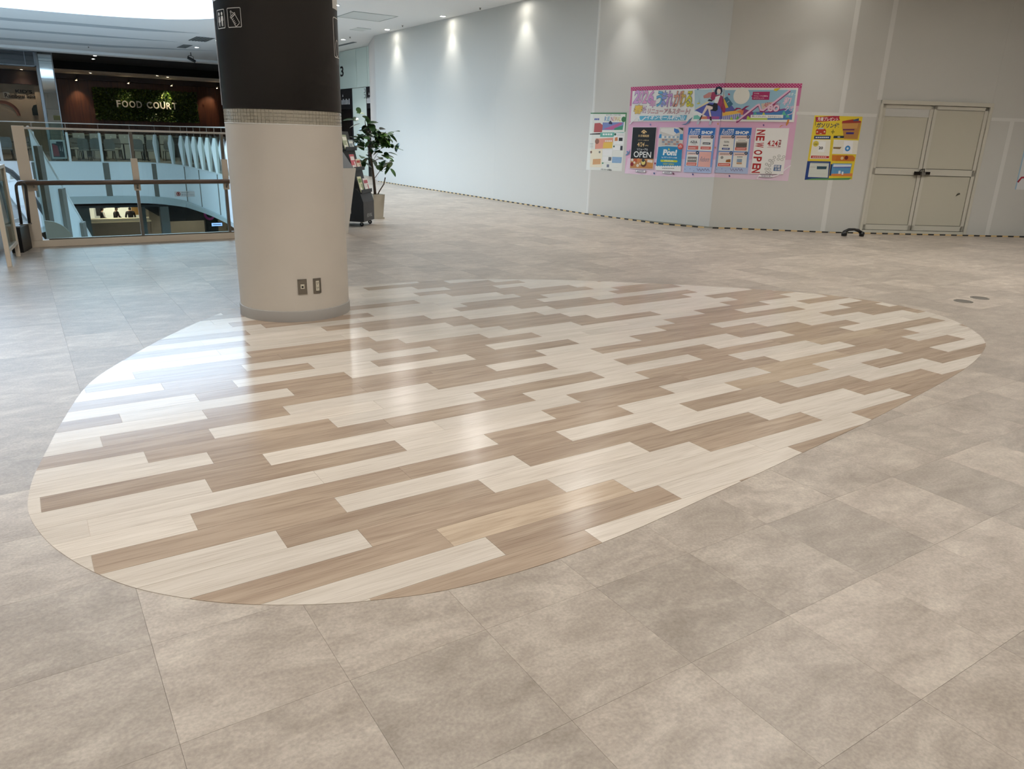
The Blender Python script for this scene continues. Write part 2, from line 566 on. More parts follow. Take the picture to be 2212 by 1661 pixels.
def clip_convex(poly, cl):
    for i in range(len(cl)):
        a, b = cl[i], cl[(i + 1) % len(cl)]
        out = []
        f = lambda p: (b[0] - a[0]) * (p[1] - a[1]) - (b[1] - a[1]) * (p[0] - a[0])
        for j, p in enumerate(poly):
            q = poly[(j + 1) % len(poly)]
            fp, fq = f(p), f(q)
            if fp >= 0: out.append(p)
            if (fp >= 0) != (fq >= 0):
                t = fp / (fp - fq)
                out.append((p[0] + t * (q[0] - p[0]), p[1] + t * (q[1] - p[1])))
        poly = out
        if len(poly) < 3: return []
    return poly

cells = []
for i in range(-8, 44):
    for j in range(-3, 72):
        x0, y0 = TX0 + i * TILE, TY0 + j * TILE
        x, y = x0 + TILE / 2, y0 + TILE / 2
        d = math.hypot(x, y)
        az = math.degrees(math.atan2(x, y))
        if not (-8 < az < 84) and d > 2.5: continue
        if y < -0.4 or x < -1.9: continue
        cs = [(x0, y0), (x0 + TILE, y0), (x0, y0 + TILE), (x0 + TILE, y0 + TILE)]
        if any(inside(VOID, *c) for c in cs): continue
        if all(behind_hoarding(*c) for c in cs) or y > 30.5: continue
        if all(inside(INLAY_HULL, *c) for c in cs): continue
        if math.hypot(x - 1.93, y - 6.41) < 0.2: continue
        cells.append((d, x0, y0, az))
cells.sort()
GAP = 0.0004
def tile_box(mbx, x0, y0):
    mbx.box(x0 + GAP, y0 + GAP, -0.004, x0 + TILE - GAP, y0 + TILE - GAP, 0.0)
tm = MB(); tile_box(tm, 0, 0)
proto = None
near = [c for c in cells if 0 < c[3] < 68][:300]
nearset = set(near)
for c in near:
    if proto is None:
        proto = tm.build('stone_tile', M_TILE, floor); o = proto
    else:
        o = proto.copy(); COL.objects.link(o)
    o.location = (c[1], c[2], 0)
rest = MB()
for c in cells:
    if c not in nearset: tile_box(rest, c[1], c[2])
tag(rest.build('stone_tile_field', M_TILE, floor), kind='stuff')

# oak-look plank inlay, rows 153 mm wide, planks 0.92 m long
base = MB(); base.prism(INLAY_HULL, -0.002, 0.0004)
inlay = base.build('plank_inlay', mat('inlay_underlay', '#b3a392', 0.7), floor)
ROWS = {13: (0.80, 'LDLDL'), 14: (1.35, 'LDLDL'), 15: (1.21, 'DMLLDL'), 16: (0.94, 'LDLDLD'), 17: (0.66, 'LDLDLDLD'), 18: (0.03, 'LDLDLDLDD'),
        19: (0.40, 'LDDLDLDLL'), 20: (0.04, 'LLLDLMLDL'), 21: (0.52, 'LDLDLMDLD'), 22: (-0.11, 'LDLLDDLDL'), 23: (0.59, 'LDDLDLMDL'),
        24: (0.33, 'LDLDLDDLL'), 25: (0.66, 'DLLLDLDLD'), 26: (0.17, 'LDLDLLDLD'), 27: (0.69, 'LDDLDDLDL'), 28: (0.29, 'DLDDLDLLD'),
        29: (0.71, 'LDLDLDDLD'), 30: (0.96, 'DLDLLDLDL'), 31: (0.57, 'LDLDLLDLD'), 32: (1.09, 'DLDLDLDLL'), 33: (0.45, 'LDDLDLLDL'),
        34: (1.20, 'LDLDLLDLD'), 35: (1.03, 'LLLDLDLDL'), 36: (1.27, 'DLDLDDLDL'), 37: (0.98, 'LLDLDLLDL'), 38: (1.35, 'DLLDLDLDL'),
        39: (1.51, 'LDLDLDLDL'), 40: (1.29, 'LDLLDLDLD'), 41: (1.18, 'LLDLDLDLL'), 42: (1.60, 'DLLDLDLDL'), 43: (1.32, 'LDLDLLDLD'),
        44: (1.75, 'DLLDLDLLD'), 45: (1.45, 'LDLDLDLDL'), 46: (1.9, 'DLDLLDLDL'), 47: (1.62, 'LDLDLDLDL')}
PW, PLEN = 0.153, 0.925
full = {}
for r, (s0, tones) in ROWS.items():
    y1 = 2.052 + (r - 13) * PW
    y0 = y1 - PW
    for k, tone in enumerate('L' + tones + 'DL', -1):
        x1 = s0 + k * PLEN
        x0 = x1 - PLEN
        rect = [(x0 + 0.0006, y0 + 0.0006), (x1 - 0.0006, y0 + 0.0006), (x1 - 0.0006, y1 - 0.0006), (x0 + 0.0006, y1 - 0.0006)]
        if all(inside(INLAY_HULL, *p) for p in rect):
            if tone not in full:
                pm = MB(); pm.prism([(p[0] - x0, p[1] - y0) for p in rect], 0.0002, 0.0016, bottom=False)
                o = pm.build('plank', M_PL[tone], inlay)
                full[tone] = o
            else:
                o = full[tone].copy(); COL.objects.link(o)
            o.location = (x0, y0, 0)
        else:
            q = clip_convex(rect, INLAY_HULL)
            if len(q) < 3: continue
            ar = abs(sum(q[i - 1][0] * q[i][1] - q[i][0] * q[i - 1][1] for i in range(len(q)))) / 2
            if ar < 0.00001: continue
            pm = MB(); pm.prism([(p[0] - x0, p[1] - y0) for p in q], 0.0002, 0.0016, bottom=False)
            o = pm.build('plank', M_PL[tone], inlay)
            o.location = (x0, y0, 0)

# two flush floor outlet lids
for (x, y), lb in (((8.19, 3.84), 'round grey floor outlet lid, the one nearer the wood inlay tip'), ((8.55, 3.85), 'round grey floor outlet lid, the farther of the two lids')):
    t = thing('floor_outlet_lid', lb, 'floor outlet', (x, y, 0), 0, 'floor outlet lids')
    l = MB(); l.lathe([(0.001, 0.006), (0.07, 0.006), (0.075, 0.004), (0.075, 0.0)], (0, 0, 0), 24)
    l.build('lid', mat('lid_metal', '#6f6a62', 0.45, 0.5), t)
    l = MB(); l.lathe([(0.078, 0.005), (0.09, 0.004), (0.092, 0.0)], (0, 0, 0), 24)
    l.build('rim', mat('lid_rim', '#857f76', 0.4, 0.6), t)

# ------------------------------------------------------------------ ceiling with the roof light
bm = bmesh.new()
ov = [bm.verts.new((x, y, CEIL)) for x, y in ((-9, -7), (20, -7), (20, 38.3), (-9, 38.3))]
iv = []
for k in range(72):
    a = 2 * math.pi * k / 72
    ca, sa = math.cos(a), math.sin(a)
    e = 2 / 2.7
    iv.append(bm.verts.new((SKYLIGHT_C[0] + SKYLIGHT_R[0] * math.copysign(abs(ca) ** e, ca), SKYLIGHT_C[1] + SKYLIGHT_R[1] * math.copysign(abs(sa) ** e, sa), CEIL)))
ed = [bm.edges.new((v[i - 1], v[i])) for v in (ov, iv) for i in range(len(v))]
bmesh.ops.triangle_fill(bm, use_beauty=True, edges=ed)
me = bpy.data.meshes.new('ceiling'); bm.to_mesh(me); bm.free()
me.materials.append(M_CEIL)
ceiling = tag(link('ceiling', me), kind='structure')
curb = MB()
n = len(iv)
ring = []
for k in range(72):
    a = 2 * math.pi * k / 72
    ca, sa = math.cos(a), math.sin(a)
    ring.append((SKYLIGHT_C[0] + SKYLIGHT_R[0] * math.copysign(abs(ca) ** (2 / 2.7), ca), SKYLIGHT_C[1] + SKYLIGHT_R[1] * math.copysign(abs(sa) ** (2 / 2.7), sa)))
for i in range(72):
    a, b = ring[i - 1], ring[i]
    curb.face([(a[0], a[1], CEIL), (b[0], b[1], CEIL), (b[0], b[1], CEIL + 0.4), (a[0], a[1], CEIL + 0.4)])
curb.build('skylight_curb', M_CEIL, ceiling)

# grey strips painted as shade of ceiling steps beyond the roof light, tapering right
for nme, pts, h in (('trim_1', [(-3, 28.3), (0.7, 28.1), (2.1, 27.8), (4.0, 27.6), (5.7, 27.5)], 0.13), ('trim_2', [(-3, 31.3), (0.65, 31.1), (2.95, 30.85), (5.6, 30.75)], 0.11),
                    ('trim_3', [(-3, 34.8), (0.3, 34.6), (3.85, 34.2), (7.4, 32.95)], 0.16)):
    st = MB()
    m_ = len(pts)
    hs = [h * (0.4 + 0.6 * min(1, k / 1.0)) * (1 if k < m_ - 1 else 0.02) for k in range(m_)]
    for i in range(m_ - 1):
        a, b = pts[i], pts[i + 1]
        ha, hb = hs[i], hs[i + 1]
        for z0_, z1_, y0_, y1_ in ((0.0, 0.004, 0, 0), (0.004, 0.004, 0, 1), (0.004, 0.0, 1, 1)):
            st.face([(a[0], a[1] + y0_ * ha * 5.5, CEIL - z0_), (b[0], b[1] + y0_ * hb * 5.5, CEIL - z0_), (b[0], b[1] + y1_ * hb * 5.5, CEIL - z1_), (a[0], a[1] + y1_ * ha * 5.5, CEIL - z1_)])
    tag(st.build(nme, mat('step_shade_grey', '#b9bfc3', 0.8)), kind='structure')

# ------------------------------------------------------------------ outer shell
def shell(name, quad, m):
    q = MB(); q.face(quad)
    return tag(q.build(name, m), kind='structure')
shell('wall_back', [(-9, -7, -5), (20, -7, -5), (20, -7, 4.45), (-9, -7, 4.45)], M_WALL)
shell('wall_left', [(-9, -7, -5), (-9, 52, -5), (-9, 52, 4.45), (-9, -7, 4.45)], M_WALL)
shell('wall_far', [(-9, 52, -5), (20, 52, -5), (20, 52, 4.45), (-9, 52, 4.45)], M_DARK)
shell('wall_side', [(20, -7, -5), (20, 52, -5), (20, 52, 4.45), (20, -7, 4.45)], M_WALL)

# ------------------------------------------------------------------ bent white hoarding on the right
WP = [Vector((10.1, 23.7)), Vector((10.1, 12.6)), Vector((10.94, 9.95)), Vector((12.56, 8.6)), Vector((18.0, 5.44)), Vector((20.0, 4.28))]
WL = [-(WP[1] - WP[0]).length, 0.0]
for i in range(1, len(WP) - 1):
    WL.append(WL[-1] + (WP[i + 1] - WP[i]).length)
def wall_pt(L, z, off, ref=None):
    r = L if ref is None else ref
    for i in range(len(WP) - 1):
        if r <= WL[i + 1] or i == len(WP) - 2:
            e = (WP[i + 1] - WP[i]).normalized()
            nrm = Vector((e.y, -e.x))
            p = WP[i] + e * (L - WL[i]) + nrm * off
            return (p.x, p.y, z)
def wall_plate(m_, L0, L1, z0, z1, o0, o1, mi=0):
    """a plate on the hoarding, bent at the facet corners"""
    br = [L0] + [b for b in WL if L0 + 1e-4 < b < L1 - 1e-4] + [L1]
    for a, b in zip(br, br[1:]):
        c = (a + b) / 2
        v = [wall_pt(L, z, o, c) for z in (z0, z1) for o in (o0, o1) for L in (a, b)]
        m_.mesh(v, [(0, 2, 3, 1), (4, 5, 7, 6), (0, 1, 5, 4), (1, 3, 7, 5), (3, 2, 6, 7), (2, 0, 4, 6)], mi)
core = MB(); wall_plate(core, WL[0], WL[-1], 0, CEIL, -0.14, -0.012)
wall_right = tag(core.build('wall_right', mat('hoarding_frame', '#8a877f', 0.8)), kind='structure')
seams = [WL[0], WL[0] + 3.65, WL[0] + 7.3, 0.0, WL[2], WL[3] - 0.03, WL[3] + 0.66, WL[3] + 2.71, WL[3] + 4.4, WL[4], WL[5]]
for a, b in zip(seams, seams[1:]):
    split = a > -0.1
    for z0, z1 in (((0, 2.05), (2.052, CEIL)) if split else ((0, CEIL),)):
        if abs(a - WL[3] - 0.66) < 1e-3 and z0 == 0:
            z0, z1 = 0, 0.02                      # opening behind the double door
        p = MB(); wall_plate(p, a + 0.0008, b - 0.0008, z0, z1, -0.012, 0.0)
        p.build('wall_panel', M_WALL, wall_right)
for L, z0, z1, w in ((0.0, 0, CEIL, 0.03), (WL[3] - 0.03, 0, CEIL, 0.042), (WL[3] + 0.62, 2.32, CEIL, 0.042), (WL[3] + 3.15, 0, 2.05, 0.04)):
    p = MB(); wall_plate(p, L - w, L + w, z0, z1, 0.0003, 0.0014); p.build('seam_tape', M_TAPE, wall_right)
for a, b in ((WL[3] - 0.80, WL[3] + 0.63), (WL[3] + 2.75, WL[3] + 6.0)):
    p = MB(); wall_plate(p, a, b, 2.03, 2.085, 0.0005, 0.0018); p.build('seam_tape', M_TAPE, wall_right)
# grey film on the floor in front of the facets, edged with black and yellow tape
def film_off(L):
    if L < 0.15: return 0.02
    if L < 2.0: return 0.02 + 0.40 * (L - 0.15) / 1.85
    if L < 3.2: return 0.42 - 0.22 * (L - 2.0) / 1.2
    if L < 5.2: return 0.20
    return 0.20
fm = MB()
Ls = [0.15 + 0.25 * k for k in range(40)]
for a, b in zip(Ls, Ls[1:]):
    fm.face([wall_pt(a, 0.0015, 0.0), wall_pt(b, 0.0015, 0.0), wall_pt(b, 0.0015, film_off(b)), wall_pt(a, 0.0015, film_off(a))])
tag(fm.build('floor_film', mat('grey_green_film', '#6f6e60', 0.5, noise=0.15, nscale=6)), 'dull grey-green protective film on the floor along the bent white wall', 'floor film')
hz = thing('hazard_tape', 'thin black and yellow striped warning tape along the foot of the white wall', 'tape')
ht = MB()
L = -11.05
k = 0
HZ = [mat('tape_black', '#2a2824', 0.5), mat('tape_yellow', '#d8bb86', 0.5)]
while L < 9.6:
    if k == 101:
        ht.build('tape_run', HZ, hz); ht = MB()
    b = L + 0.11
    v = [wall_pt(x, z, film_off(x) + o, (L + b) / 2) for z in (0.0, 0.022) for o in (0.0, 0.012) for x in (L, b)]
    ht.mesh(v, [(0, 2, 3, 1), (4, 5, 7, 6), (0, 1, 5, 4), (1, 3, 7, 5), (3, 2, 6, 7), (2, 0, 4, 6)], k % 2)
    L, k = b, k + 1
ht.build('tape_run', HZ, hz)

# ------------------------------------------------------------------ double door in the hoarding
e3 = (WP[4] - WP[3]).normalized()
MD = Matrix(((e3.x, -e3.y, 0, WP[3].x), (e3.y, e3.x, 0, WP[3].y), (0, 0, 1, 0), (0, 0, 0, 1)))   # local x along the wall, y into it
M_DOOR = mat('door_paint', '#c9c5b4', 0.5)
M_DFRAME = mat('door_frame_paint', '#d2cec0', 0.45)
door = MB()
door.box(0.70, 0.05, 0.03, 2.66, 0.08, 2.26, M=MD)
door_1 = tag(door.build('door_1', mat('door_shadow_gap', '#2f2c24', 0.9)), kind='structure')
fr = MB()
for b in ((0.655, -0.045, 0, 0.70, 0.05, 2.31), (2.66, -0.045, 0, 2.715, 0.05, 2.31), (0.655, -0.05, 2.255, 2.715, 0.05, 2.32), (0.655, -0.03, 0, 2.715, 0.05, 0.05)):
    fr.box(*b, M=MD)
bevel(fr.build('door_frame', M_DFRAME, door_1), 0.004)
for x0, x1, yo in ((0.712, 1.640, 0.0), (1.650, 2.650, -0.012)):
    lf = MB()
    for b in ((x0, yo - 0.010, 0.06, x0 + 0.055, 0.045, 2.245), (x1 - 0.06, yo - 0.010, 0.06, x1, 0.045, 2.245), (x0, yo - 0.010, 2.19, x1, 0.045, 2.245),
              (x0, yo - 0.010, 1.055, x1, 0.045, 1.165), (x0, yo - 0.010, 0.06, x1, 0.045, 0.15)):
        lf.box(*b, M=MD)
    leaf = lf.build('door_leaf', M_DFRAME, door_1)
    for z0, z1 in ((1.175, 2.18), (0.16, 1.045)):
        pn = MB(); pn.box(x0 + 0.063, yo + 0.006, z0, x1 - 0.068, 0.04, z1, M=MD)
        pn.build('door_panel', M_DOOR, leaf)
lk = MB()
lk.box(1.50, -0.06, 1.06, 1.60, -0.02, 1.12, 0, MD); lk.box(1.62, -0.07, 1.055, 1.69, -0.02, 1.115, 1, MD); lk.box(1.70, -0.06, 1.07, 1.78, -0.02, 1.12, 0, MD)
lk.tube([MD @ Vector((1.56, -0.06, 1.10)), MD @ Vector((1.58, -0.09, 1.16)), MD @ Vector((1.64, -0.09, 1.17)), MD @ Vector((1.66, -0.06, 1.10))], 0.008, 6, 0)
tag(lk.build('padlock', [mat('lock_dark', '#2b2622', 0.4, 0.6), mat('lock_steel', '#b9b6ae', 0.3, 0.8)], door_1), 'dark hasp and padlock')
sc_ = MB(); sc_.prism([(2.38, 0.70), (2.46, 0.74), (2.44, 0.76), (2.40, 0.745)], 0, 0.002, 0, MD @ Matrix(((1, 0, 0, 0), (0, 0, -1, -0.013), (0, 1, 0, 0), (0, 0, 0, 1))))
sc_.build('scuff_mark', mat('scuff', '#4a463c', 0.8), door_1)

# black arched object lying at the door
blk = thing('black_strap', 'small black arched strap lying on the floor left of the double door', 'strap', (12.42, 7.93, 0), -0.53)
a_ = MB(); a_.tube([(-0.17, 0, 0.025), (-0.15, 0, 0.07), (-0.08, 0, 0.115), (0.02, 0, 0.12), (0.10, 0, 0.10), (0.16, 0, 0.06)], 0.03, 8, radii=[0.03, 0.035, 0.025, 0.022, 0.028, 0.03])
a_.build('band', M_SOLIDBLACK, blk, smooth=True)
for x, r in ((-0.15, 0.05), (0.17, 0.045)):
    a_ = MB(); a_.lathe([(0.001, 0.085), (r * 0.7, 0.08), (r, 0.045), (r * 0.9, 0.006), (0.001, 0.0)], (x, 0, 0), 10); a_.build('end_pad', M_SOLIDBLACK, blk, smooth=True)

# ------------------------------------------------------------------ elevator lobby at the far right
ew = MB()
ew.box(11.08, 26.0, 0, 11.3, 31.5, CEIL)
wall_elev = tag(ew.build('wall_elevator', mat('lobby_wall', '#b9b6ae', 0.6)), kind='structure')
for y0, y1, z0, z1 in ((27.66, 29.30, 3.08, 4.39), (26.65, 27.64, 3.08, 4.39), (26.02, 26.63, 3.08, 4.39), (29.32, 31.4, 3.08, 4.39), (26.78, 28.14, 0.0, 3.06), (29.62, 31.4, 0, 3.06)):
    p = MB(); p.box(11.05, y0, z0, 11.09, y1, z1); p.build('glass_panel', M_GREENGL, wall_elev)
for y0, y1 in ((28.16, 29.60), (26.03, 26.76)):
    d_ = MB(); d_.box(11.03, y0, 0, 11.09, y1, 3.07); s_ = d_.build('elevator_surround', M_DARKGLASS, wall_elev)
    w_ = (y1 - y0)
    for k in range(2):
        q = MB(); q.box(11.02, y0 + 0.1 + k * (w_ - 0.2) / 2, 0.02, 11.04, y0 + 0.09 + (k + 1) * (w_ - 0.2) / 2, 2.35); q.build('elevator_door', mat('elevator_door_metal', '#0f1013', 0.25, 0.3), s_)
    q = MB()
    for k in range(6): q.box(11.024, y0 + 0.22 + k * 0.15 * w_ / 1.44, 2.52, 11.031, y0 + 0.29 + k * 0.15 * w_ / 1.44, 2.68 if k % 2 else 2.72)
    q.face([(11.024, y0 + 0.62 * w_ - 0.05, 2.80), (11.024, y0 + 0.62 * w_ + 0.05, 2.80), (11.024, y0 + 0.62 * w_, 2.90)])
    q.build('floor_indicator', mat('indicator_print', '#c9c9c9', 0.5), s_)
q = MB()
for t in fit_text('3', 28.93, 3.52, 29.27, 3.88, 0, 0.02):
    q.face([(11.046, 58.2 - p[0], p[1]) for p in t])
tag(q.build('floor_number', M_SOLIDBLACK, wall_elev), 'large black number 3')
sg = MB()
for z0, z1 in ((2.88, 3.02), (2.70, 2.84)):
    sg.box(11.035, 26.86, z0, 11.045, 26.98, z1, 0); sg.box(11.03, 26.88, z0 + 0.02, 11.036, 26.96, z1 - 0.02, 1)
sg.build('lobby_sign', [mat('sign_grey', '#5f6a68', 0.5), mat('sign_white', '#dfe6e4', 0.5)], wall_elev)
rw = MB(); rw.prism([(10.1, 23.7), (10.86, 26.0), (11.3, 26.02), (10.22, 23.7)], 0, CEIL)
tag(rw.build('wall_return', mat('pale_return', '#d6d2ce', 0.6)), kind='structure')

# ------------------------------------------------------------------ round column
CX, CY, CR = 1.921, 6.41, 0.458
CDIR = math.atan2(-CY, -CX)                     # the side that faces the viewer
column = thing('round_column', 'thick round cream column with black upper wrap standing on the wood inlay', 'column', (CX, CY, 0))
c = MB(); c.lathe([(CR, 0.0), (CR, 1.548)], (0, 0, 0), 64); c.build('column_shaft', M_COLW, column, smooth=True)
c = MB(); c.lathe([(CR - 0.004, 1.545), (CR - 0.004, 1.66)], (0, 0, 0), 64); band = c.build('mosaic_band', M_GROUTL, column, smooth=True)
c = MB()
NT = 96
for k in range(NT):
    for j in range(4):
        a0, a1 = 2 * math.pi * (k + 0.06) / NT, 2 * math.pi * (k + 0.94) / NT
        z0, z1 = 1.5495 + j * 0.0258, 1.5495 + j * 0.0258 + 0.0236
        ri, ro = CR - 0.004, CR + 0.001
        v = [(r * math.cos(a), r * math.sin(a), z) for z in (z0, z1) for r in (ri, ro) for a in (a0, a1)]
        c.mesh(v, [(4, 5, 7, 6), (0, 2, 3, 1), (1, 3, 7, 5), (3, 2, 6, 7), (2, 0, 4, 6)])
tag(c.build('mosaic_tile', M_MOS, band), kind='stuff')
c = MB(); c.lathe([(CR + 0.001, 1.545), (CR + 0.003, 1.549), (CR + 0.001, 1.551)], (0, 0, 0), 64); c.build('edge_bead', M_TAPE, column, smooth=True)
c = MB(); c.lathe([(CR - 0.003, 1.654), (CR + 0.003, 1.654), (CR + 0.003, CEIL)], (0, 0, 0), 64); wrap = c.build('black_wrap', M_BLACK, column, smooth=True)
c = MB(); c.lathe([(CR + 0.008, 0.0), (CR + 0.008, 0.088), (CR + 0.006, 0.092), (CR - 0.001, 0.092)], (0, 0, 0), 64); c.build('skirting', M_SKIRT, column, smooth=True)
# pale thin wire along the left of the wrap
c = MB()
for a, z0, z1 in ((-82, 1.68, 2.25),):
    t = CDIR - math.radians(82)
    c.tube([((CR + 0.006) * math.cos(t), (CR + 0.006) * math.sin(t), z0), ((CR + 0.006) * math.cos(t), (CR + 0.006) * math.sin(t), 2.9)], 0.004, 5)
c.build('edge_strip', mat('wire_grey', '#b9bcc4', 0.4), column)

def on_col(a_deg, z, off):
    t = CDIR + math.radians(a_deg)
    return ((CR + off) * math.cos(t), (CR + off) * math.sin(t), z)
def col_shape(mbx, pts, off):
    """flat printed polygon in (arc metres, z) wrapped round the column"""
    for f in tessellate_polygon([[Vector((p[0], p[1], 0)) for p in pts]]):
        mbx.face([on_col(math.degrees(pts[i][0] / CR), pts[i][1], off) for i in f])
def rrect(x0, y0, x1, y1, r, n=4):
    out = []
    for cx, cy, a in ((x1 - r, y0 + r, -90), (x1 - r, y1 - r, 0), (x0 + r, y1 - r, 90), (x0 + r, y0 + r, 180)):
        out += [(cx + r * math.cos(math.radians(a + 90 * k / n)), cy + r * math.sin(math.radians(a + 90 * k / n))) for k in range(n + 1)]
    return out
def ring_shape(mbx, x0, y0, x1, y1, r, w, off):
    A, B = rrect(x0, y0, x1, y1, r), rrect(x0 + w, y0 + w, x1 - w, y1 - w, max(r - w, 0.002))
    for i in range(len(A)):
        j = (i + 1) % len(A)
        n_ = max(1, int(abs(A[j][0] - A[i][0]) / 0.012))
        lp = lambda P, Q, t: (P[0] + (Q[0] - P[0]) * t, P[1] + (Q[1] - P[1]) * t)
        for k_ in range(n_):
            t0, t1 = k_ / n_, (k_ + 1) / n_
            mbx.face([on_col(math.degrees(p[0] / CR), p[1], off) for p in (lp(A[i], A[j], t0), lp(A[i], A[j], t1), lp(B[i], B[j], t1), lp(B[i], B[j], t0))])
def arc(d): return math.radians(d) * CR
M_PICT = mat('pictogram_white', '#d9d7d2', 0.5)
s = MB()
x0, x1 = arc(-69.2), arc(-54)
ring_shape(s, x0, 2.212, x1, 2.342, 0.010, 0.005, 0.0045)
for cxp, skirt in ((x0 + 0.040, True), (x0 + 0.084, False)):
    hp = [(cxp + 0.0125 * math.cos(k * math.pi / 5), 2.312 + 0.0125 * math.sin(k * math.pi / 5)) for k in range(10)]
    col_shape(s, hp, 0.0047)
    if skirt: col_shape(s, [(cxp - 0.008, 2.296), (cxp + 0.008, 2.296), (cxp + 0.019, 2.262), (cxp + 0.017, 2.255), (cxp + 0.008, 2.255), (cxp + 0.006, 2.228), (cxp - 0.006, 2.228), (cxp - 0.008, 2.255), (cxp - 0.017, 2.255), (cxp - 0.019, 2.262)], 0.0047)
    else: col_shape(s, [(cxp - 0.014, 2.296), (cxp + 0.014, 2.296), (cxp + 0.018, 2.264), (cxp + 0.011, 2.264), (cxp + 0.010, 2.228), (cxp + 0.002, 2.228), (cxp, 2.254), (cxp - 0.002, 2.228), (cxp - 0.010, 2.228), (cxp - 0.011, 2.264), (cxp - 0.018, 2.264)], 0.0047)
tag(s.build('toilet_pictogram', M_PICT, wrap), 'white toilet pictogram in a frame')
s = MB()
x0, x1 = arc(-49.7), arc(-33.2)
ring_shape(s, x0, 2.212, x1, 2.345, 0.010, 0.005, 0.0045)
# baby bottle drawn in outline, tilted
def stroke(mbx, pts, w, off):
    for A, B in zip(pts, pts[1:]):
        d = Vector((B[0] - A[0], B[1] - A[1])); d.normalize(); nn = Vector((-d.y, d.x)) * w / 2; e = d * w * 0.4
        col_shape(mbx, [(A[0] - e.x - nn.x, A[1] - e.y - nn.y), (B[0] + e.x - nn.x, B[1] + e.y - nn.y), (B[0] + e.x + nn.x, B[1] + e.y + nn.y), (A[0] - e.x + nn.x, A[1] - e.y + nn.y)], off)
bx, bz, an = (x0 + x1) / 2 + 0.004, 2.272, math.radians(33)
def bt(p): return (bx + p[0] * math.cos(an) - p[1] * math.sin(an), bz + p[0] * math.sin(an) + p[1] * math.cos(an))
for pl in ([(-0.022, 0.018), (-0.022, -0.046), (-0.014, -0.052), (0.014, -0.052), (0.022, -0.046), (0.022, 0.018), (-0.022, 0.018)],
           [(-0.026, 0.020), (0.026, 0.020), (0.026, 0.030), (-0.026, 0.030), (-0.026, 0.020)],
           [(-0.015, 0.032), (-0.013, 0.040), (-0.005, 0.046), (-0.006, 0.056), (0, 0.061), (0.006, 0.056), (0.005, 0.046), (0.013, 0.040), (0.015, 0.032)],
           [(-0.020, 0.004), (-0.008, 0.004)], [(-0.020, -0.010), (-0.008, -0.010)], [(-0.020, -0.022), (-0.008, -0.022)], [(-0.020, -0.034), (-0.008, -0.034)]):
    stroke(s, [bt(p) for p in pl], 0.0042, 0.0047)
tag(s.build('baby_bottle_pictogram', M_PICT, wrap), 'white baby bottle pictogram in a frame')
s = MB(); ring_shape(s, arc(63), 2.06, arc(95), 2.352, 0.022, 0.007, 0.0045)
stroke(s, [(arc(72) + 0.04 * math.cos(t), 2.13 + 0.06 * math.sin(t)) for t in [k * math.pi / 6 for k in range(13)]], 0.007, 0.0047)
tag(s.build('side_pictogram', M_PICT, wrap), 'white framed pictogram cut off at the right edge')
s = MB()
for a0_, a1_ in ((63.5, 95), (-80, -52)):
    for k_ in range(12):
        b0_, b1_ = a0_ + (a1_ - a0_) * k_ / 12, a0_ + (a1_ - a0_) * (k_ + 1) / 12
        s.face([on_col(b0_, 2.41, 0.0045), on_col(b1_, 2.41, 0.0045), on_col(b1_, 2.75, 0.0045), on_col(b0_, 2.75, 0.0045)])
tag(s.build('sign_panel', M_PICT, wrap), 'white sign panel')

# wall plates on the column
def col_box(mbx, a0, a1, z0, z1, o0, o1, mi=0, n=3):
    for k in range(n):
        b0, b1 = a0 + (a1 - a0) * k / n, a0 + (a1 - a0) * (k + 1) / n
        v = [on_col(a, z, o) for z in (z0, z1) for o in (o0, o1) for a in (b0, b1)]
        mbx.mesh(v, [(0, 2, 3, 1), (4, 5, 7, 6), (0, 1, 5, 4), (1, 3, 7, 5), (3, 2, 6, 7), (2, 0, 4, 6)], mi)
p = MB(); col_box(p, 2.9, 12.0, 0.232, 0.356, -0.004, 0.006); pl_ = tag(p.build('data_socket_plate', M_STEEL, column), 'steel wall plate with one white data jack')
p = MB(); col_box(p, 5.6, 9.4, 0.278, 0.315, 0.004, 0.009, 0, 1); p.build('data_jack', M_IVORY, pl_)
p = MB(); col_box(p, 6.6, 8.4, 0.286, 0.300, 0.008, 0.0098, 0, 1); p.build('jack_hole', M_SOLIDBLACK, pl_)
p = MB(); col_box(p, 18.6, 27.0, 0.232, 0.356, -0.004, 0.006); pl_ = tag(p.build('power_socket_plate', M_STEEL, column), 'steel wall plate with a double power socket')
p = MB(); col_box(p, 21.2, 24.6, 0.254, 0.335, 0.004, 0.009, 0, 1); p.build('power_socket', M_IVORY, pl_)
p = MB()
for zc in (0.318, 0.280):
    for a in (22.1, 23.4): col_box(p, a, a + 0.45, zc - 0.004, zc + 0.004, 0.008, 0.0098, 0, 1)
    col_box(p, 22.7, 23.2, zc - 0.014, zc - 0.009, 0.008, 0.0098, 0, 1)
p.build('socket_slots', M_SOLIDBLACK, pl_)

